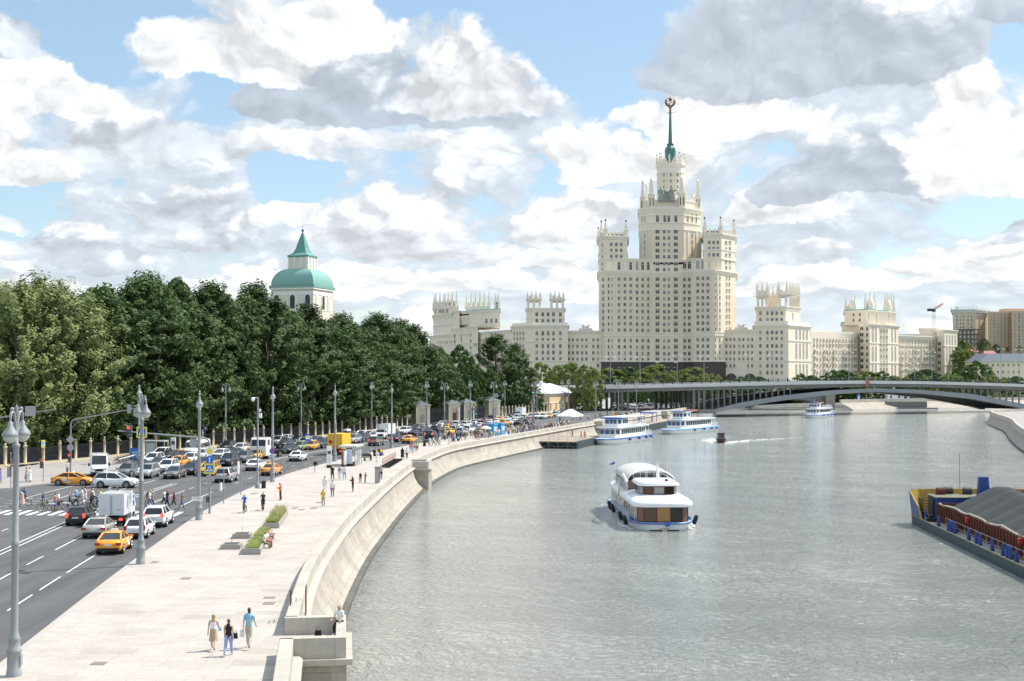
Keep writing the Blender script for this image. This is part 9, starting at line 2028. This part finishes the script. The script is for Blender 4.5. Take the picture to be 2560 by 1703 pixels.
def crowd():
 N_, E_, S_, W_ = 0, -math.pi / 2, math.pi, math.pi / 2
 p = G(533, 1627); person('walk', p, N_ + .06, 'blonde woman in white top and tan knee length skirt walking away', 'top', WHT, 'skirt', TAN, BLONDE, True, sc=.95); bag('small blue bag held by the blonde woman', (p.x + .28, p.y + .1, 1.02), LBLUE, (.16, .08, .15), 'handbag')
 p = G(571, 1640); person('walk2', p, N_, 'red haired woman in black sleeveless top and light blue trousers', 'top', BLKC, 'trousers', (.30, .36, .62), REDH, shoes=WHT, sc=.94); bag('black shoulder bag of the woman in blue trousers', (p.x + .30, p.y, 1.0), BLKC, (.22, .12, .24), 'shoulder_bag', .3)
 p = G(622, 1622); person('walk', p, N_ - .05, 'man in light blue shirt and beige trousers walking away', 'shirt', (.25, .46, .58), 'trousers', (.46, .41, .32), BROWNH, sc=1.06); bag('white plastic bag carried by the man in light blue', (p.x - .34, p.y + .25, .82), WHT, (.24, .12, .34), 'plastic_bag')
 q, a = PW.at(PW.near_y(60.9)); L_ = lambda u, v, z: Vector((q.x + u * math.cos(a) - v * math.sin(a), q.y + u * math.sin(a) + v * math.cos(a), z))
 person('sit', L_(1.1, -2.62, .33), a + 1.15, 'man in white t shirt and black trousers sitting on the lookout parapet', 'shirt', WHT, 'trousers', BLKC, DARKH, shoes=WHT); bag('black backpack on the lookout floor beside the sitting man', L_(1.3, -1.6, .36), BLKC, (.34, .24, .34), 'backpack')
 # zebra crossing
 Z = [('walk', 56, 1268, W_, 'person in pale dress walking at the left end of zebra crossing', 'shirt', PINK, 'dress', PINK, BROWNH, 1), ('ride', 66, 1262, W_, 'cyclist in blue jacket at the left end of zebra crossing', 'jacket', (.05, .13, .28), 'trousers', TAN, BROWNH, 0), ('walk', 108, 1279, W_, 'boy in dark blue top pushing a bicycle on the crossing', 'shirt', NAVY, 'shorts', OLV, BROWNH, 0), ('walk2', 138, 1277, E_, 'woman with long dark hair and coral top pushing a bicycle', 'top', (.55, .20, .14), 'shorts', JEAN, DARKH, 1), ('walk', 147, 1275, W_, 'person in white shirt with blue jacket tied at waist', 'shirt', WHT, 'skirt', NAVY, BLONDE, 0),
   ('walk', 176, 1271, W_, 'blonde woman in navy overall walking left on the crossing', 'top', NAVY, 'trousers', NAVY, BLONDE, 0), ('walk2', 190, 1263, E_, 'man in pale blue shirt and dark trousers on the crossing', 'jacket', LBLUE, 'trousers', NAVY, BROWNH, 0), ('walk', 206, 1262, W_, 'woman in white dress on the crossing', 'shirt', WHT, 'dress', WHT, BROWNH, 1), ('walk2', 214, 1259, W_, 'dark haired woman behind the white dress on the crossing', 'shirt', PINK, 'trousers', WHT, DARKH, 1), ('walk', 229, 1277, W_, 'person all in black behind the black hatchback', 'jacket', BLKC, 'trousers', BLKC, DARKH, 0), ('ride', 236, 1266, W_, 'cyclist in cream top on the crossing', 'shirt', (.55, .48, .40), 'trousers', BLKC, BROWNH, 0),
   ('walk', 251, 1266, E_, 'blonde woman in lime jacket and jeans on the crossing', 'jacket', LIME, 'trousers', JEAN, BLONDE, 1), ('walk2', 273, 1256, E_, 'person with blue cap on the crossing behind the truck', 'shirt', LBLUE, 'shorts', LBLUE, (.06, .2, .5), 0), ('phone', 276, 1262, E_, 'woman in pink top behind the truck on the crossing', 'top', PINK, 'shorts', LBLUE, BROWNH, 1), ('walk', 295, 1261, W_, 'man in dark green t shirt behind the truck', 'shirt', (.03, .06, .065), 'trousers', TAN, BROWNH, 0), ('walk', 325, 1268, E_, 'man in coral red shirt on the crossing', 'shirt', (.60, .14, .11), 'shorts', NAVY, BROWNH, 0), ('walk2', 333, 1272, E_, 'woman in light blue dress on the crossing', 'shirt', LBLUE, 'dress', LBLUE, BLONDE, 0),
   ('walk', 368, 1270, E_, 'person with dark top beside lamp post on the crossing', 'shirt', NAVY, 'shorts', TAN, DARKH, 0), ('walk', 374, 1272, E_, 'man in white t shirt and jeans striding right on the crossing', 'shirt', WHT, 'trousers', JEAN, DARKH, 0), ('walk2', 380, 1266, E_, 'person in green shirt and white cap on the crossing', 'shirt', (.20, .34, .24), 'trousers', MARO, WHT, 0), ('walk', 410, 1268, E_, 'youth in white t shirt and black shorts with backpack', 'shirt', WHT, 'shorts', BLKC, DARKH, 0), ('walk2', 418, 1270, E_, 'woman in black top and dark trousers beside the youth', 'shirt', BLKC, 'trousers', NAVY, BLONDE, 1), ('walk', 434, 1274, E_, 'person in maroon long sleeved top and brown shorts on the crossing', 'jacket', MARO, 'shorts', (.10, .05, .04), BROWNH, 0), ('walk2', 455, 1274, E_, 'woman in olive t shirt and jeans at the right end of crossing', 'shirt', OLV, 'trousers', JEAN, REDH, 0)]
 for ps, px, py, an, lab, up, uc, lo, lc, hr, lg in Z: pt = G(px, py, ROAD_Z); person(ps, pt, an, lab, up, uc, lo, lc, hr, lg)
 for px, py, an, lab in ((58, 1266, W_, 'bicycle ridden by the cyclist in blue jacket'), (114, 1279, W_, 'bicycle pushed by the boy in dark blue top'), (150, 1277, W_, 'bicycle pushed by the woman in coral top'), (200, 1264, E_, 'bicycle beside the man in pale blue shirt'), (238, 1267, W_, 'bicycle under the cyclist in cream top'), (262, 1266, E_, 'bicycle pushed by the woman in lime jacket')): bicycle(G(px, py, ROAD_Z), an, lab)
 Q = [('stand', 66, 1204, E_, 'woman in long grey blue dress waiting on the corner pavement', 'top', (.26, .26, .36), 'dress', (.26, .26, .36), BROWNH, 1), ('stand', 75, 1206, W_, 'woman in white dress waiting on the corner pavement', 'shirt', WHT, 'dress', WHT, BLONDE, 0), ('stand', 168, 1188, E_, 'person in patterned white shirt behind the turning taxi', 'shirt', (.55, .55, .58), 'shorts', BLKC, DARKH, 0), ('stand', 1, 1207, W_, 'person in violet dress cut by the left frame edge', 'shirt', (.25, .22, .40), 'dress', (.25, .22, .40), BROWNH, 1),
   ('ride', 612, 1282, S_, 'cyclist in bright blue t shirt riding towards the viewer', 'shirt', (.02, .16, .55), 'shorts', (.35, .33, .32), BROWNH, 0), ('ride', 658, 1276, S_ + .1, 'cyclist in dark patterned shirt riding towards the viewer', 'shirt', (.06, .06, .07), 'shorts', BLKC, BROWNH, 0), ('phone', 701, 1251, W_, 'person in bright orange jacket looking down at a phone', 'jacket', ORAC, 'trousers', MARO, BROWNH, 0), ('phone', 808, 1267, S_, 'promoter in yellow vest with red sleeves and red cap', 'shirt', YELC, 'trousers', TAN, REDC, 0), ('stand', 812, 1231, N_, 'dark haired woman in loose white shirt and white trousers', 'jacket', WHT, 'trousers', WHT, DARKH, 0), ('stand', 831, 1242, N_, 'man in white t shirt and grey trousers standing back to viewer', 'shirt', WHT, 'trousers', GRYC, BLONDE, 0),
   ('phone', 882, 1230, W_ + .5, 'person in maroon hooded jacket and black trousers', 'jacket', MARO, 'trousers', BLKC, BROWNH, 0), ('stand', 901, 1207, S_, 'child in black t shirt and grey trousers', 'shirt', BLKC, 'trousers', GRYC, DARKH, 0), ('phone', 913, 1207, E_, 'man in dark blue clothes taking a picture beside the child', 'jacket', NAVY, 'trousers', NAVY, BROWNH, 0), ('walk', 788, 1183, S_, 'woman in black top and white trousers walking towards the viewer', 'jacket', BLKC, 'trousers', WHT, BROWNH, 0), ('walk2', 831, 1201, S_, 'man in black t shirt and maroon trousers with backpack', 'shirt', BLKC, 'trousers', MARO, BROWNH, 0), ('walk', 849, 1200, S_, 'person in grey top and white trousers walking in a pair', 'shirt', (.34, .33, .34), 'trousers', WHT, BROWNH, 0), ('walk2', 861, 1200, S_, 'woman in white shirt and pale blue trousers walking in a pair', 'jacket', (.66, .68, .72), 'trousers', (.28, .36, .52), GREYH, 0),
   ('stand', 952, 1199, S_, 'person in striped top half hidden by the grey cabinet', 'shirt', (.55, .40, .36), 'trousers', MARO, BROWNH, 0), ('stand', 1006, 1148, N_, 'woman in long black dress by the river wall', 'jacket', BLKC, 'dress', BLKC, DARKH, 1), ('walk', 1017, 1148, N_, 'woman in white blouse and black trousers by the river wall', 'jacket', WHT, 'trousers', BLKC, REDH, 0), ('walk2', 1026, 1132, N_, 'walker in coral t shirt in the group by the wall', 'shirt', (.62, .15, .10), 'shorts', LBLUE, BROWNH, 0), ('walk', 1032, 1135, N_, 'walker in flowered top in the group by the wall', 'shirt', (.45, .40, .50), 'shorts', LBLUE, BROWNH, 0), ('walk2', 1036, 1129, N_, 'walker in pale blue t shirt in the group by the wall', 'shirt', LBLUE, 'trousers', MARO, BROWNH, 0), ('walk', 1043, 1130, N_, 'walker in yellow green t shirt and black shorts by the wall', 'shirt', LIME, 'shorts', BLKC, BLONDE, 0)]
 for ps, px, py, an, lab, up, uc, lo, lc, hr, lg in Q: person(ps, G(px, py), an, lab, up, uc, lo, lc, hr, lg, sc=.72 if 'child' in lab else 1.0)
 for px, py, lab, an in ((612, 1282, 'bicycle of the cyclist in bright blue', S_), (658, 1276, 'bicycle of the cyclist in dark patterned shirt', S_ + .1)): bicycle(G(px, py), an, lab)
 for u, (x, y) in enumerate(((-17.72, 94.7), (-17.72, 95.45))): person('sit', (x, y, -.02), E_, ('man in white t shirt and olive trousers on the bench by the planter', 'woman in white top and maroon trousers on the bench by the planter')[u], 'shirt', WHT, 'trousers', (OLV, (.28, .02, .04))[u], (BROWNH, BLONDE)[u], u)
 b = G(945, 1140)
 for u in (0, 1): person('sit', (b.x + .45 * (u - .5) * 1.6, b.y + .6 * (u - .5), -.02), R(62) + math.pi, ('person in beige top on the dark slatted bench', 'person in yellow top on the dark slatted bench')[u], 'jacket', ((.5, .4, .36), YELC)[u], 'trousers', JEAN, BLONDE, u)
 # farther along the promenade
 T_ = [(1075, 1117, 'white t shirt and white trousers, left of four by the wall', WHT, WHT), (1084, 1116, 'white t shirt and maroon shorts by the wall', WHT, MARO), (1093, 1114, 'black and white striped top by the wall', (.25, .25, .25), GRYC), (1099, 1114, 'white t shirt, right of four by the wall', WHT, (.45, .45, .5)), (1059, 1103, 'teal jacket beside the road kerb', (.05, .22, .25), GRYC), (1112, 1102, 'pale clothes near street lamp', (.6, .55, .5), BLKC), (1118, 1097, 'white shirt and navy trousers near street lamp', WHT, NAVY), (1123, 1097, 'black top near street lamp', BLKC, JEAN), (1130, 1106, 'red t shirt and jeans by the wall', REDC, JEAN), (1137, 1105.5, 'white t shirt and blue shorts beside red shirted man', WHT, LBLUE),
   (1151, 1103, 'navy t shirt by the wall', NAVY, NAVY), (1155, 1097, 'black clothes, tall, in the group left of parasol', BLKC, GRYC), (1163, 1100, 'dark green dress in the group left of parasol', OLV, OLV), (1171, 1098.5, 'white and pink top in the group left of parasol', (.65, .5, .5), WHT), (1179, 1097, 'small pink clothed figure left of parasol', PINK, PINK), (1187, 1095, 'dark jacket left of parasol', (.10, .09, .08), NAVY), (1192, 1095, 'dark blue jacket left of parasol', NAVY, BLKC), (1197, 1094.7, 'mustard jacket left of parasol', (.45, .32, .12), TAN), (1202, 1094.7, 'cream coat left of parasol', (.6, .5, .38), TAN)]
 for k, (px, py, lab, uc, lc) in enumerate(T_): person(('stand', 'walk', 'walk2')[k % 3], G(px, py), k * 1.3, 'person in ' + lab, 'shirt', uc, 'shorts' if 'shorts' in lab else 'trousers', lc, (BROWNH, DARKH, BLONDE)[k % 3], far=True)
 g = random.Random(12); cols = [('white', WHT), ('black', BLKC), ('navy', NAVY), ('tan', TAN), ('brown', (.14, .08, .05)), ('yellow', YELC), ('pale blue', LBLUE)]
 for k in range(78):
  s0 = PW.near_y(254) + g.random() * 74; q, a = PW.at(s0); nx = Vector((-math.sin(a), math.cos(a), 0)); o_ = 1.4 + 6.4 * g.random() ** 1.0
  if s0 > PW.near_y(303): o_ = 1.2 + g.random() * 2.5
  nm, c = cols[g.choice((0, 0, 0, 1, 2, 3, 4, 4, 5, 6))]; person(g.choice(('stand', 'walk', 'walk2', 'phone')), q + nx * o_, g.uniform(0, 6.28), 'person in a %s top in the dense queue right of the blue kiosks' % nm, 'shirt', c, g.choice(('trousers', 'shorts')), g.choice((BLKC, NAVY, GRYC, TAN, JEAN)), g.choice((BROWNH, DARKH, BLONDE)), far=True, group='queue right of the kiosks, %s tops' % nm)
 D_ = [(1471, 1052, 'white top crouching right of the tent', WHT, 0), (1450, 1052, 'orange vest under the tent edge', ORAC, 0), (1432, 1053, 'dark top under the white tent', BLKC, 0), (1400, 1056, 'brown top at left of the tent', (.2, .1, .06), 0), (1518, 1040, 'dark maroon top standing past the tent', MARO, 0), (1531, 1045, 'red jacket left of the yellow notice', REDC, 0), (1534, 1045.5, 'orange top beside the red jacket', ORAC, 0), (1540, 1045, 'black clothes right of yellow notice', BLKC, 0), (1567, 1038, 'grey top before the farther lamps', GRYC, 0), (1579, 1037, 'white top before the farther lamps', WHT, 0), (1587, 1036, 'maroon top before the farther lamps', MARO, 0), (1592, 1034, 'blue top near the farther lamps', LBLUE, 0), (1598, 1030, 'coral top near the boarding shelter', REDC, 0), (1626, 1029, 'orange red top past the boarding shelter', ORAC, 0), (1644, 1026, 'black top near the bridge', BLKC, 0), (1651, 1025, 'dark red top near the bridge', MARO, 0), (1675, 1023, 'dark top leaning on wall near bridge', NAVY, 0), (1679, 1022, 'pale blue top near the bridge abutment', LBLUE, 0),
   (1432, 1029, 'black clothes, left of group before yellow house', BLKC, 0), (1437, 1029, 'grey clothes in the group before yellow house', GRYC, 0), (1441, 1028, 'dark clothes in the group before yellow house', (.04, .03, .03), 0), (1447, 1028, 'navy clothes right of the group before yellow house', NAVY, 0), (1386, 1034, 'maroon top at the left corner of yellow house', MARO, 0), (1453, 1096, 'orange vest on the near landing stage, left', ORAC, -1.45), (1462, 1096, 'bright orange jacket on the near landing stage, right', (.85, .22, .02), -1.45), (1431, 1093, 'tan clothes at a dark board on the near stage', TAN, -1.45), (1629, 1055, 'orange vest on the long landing stage', ORAC, -1.2), (1584, 1060, 'teal top on the long landing stage', (.06, .25, .28), -1.2)]
 for k, (px, py, lab, c, z) in enumerate(D_): person(('stand', 'walk', 'walk2')[k % 3], G(px, py, z), k * 2.1, 'person in ' + lab, 'shirt', c, 'trousers', (BLKC, NAVY, GRYC)[k % 3], (BROWNH, DARKH, BLONDE)[k % 3], far=True)
 bicycle(G(1499, 1046), R(-60), 'bicycle past the white tent'); person('ride', G(1499, 1046), R(-60), 'cyclist in dark red past the white tent', 'shirt', MARO, 'shorts', BLKC, DARKH, far=True)
crowd()
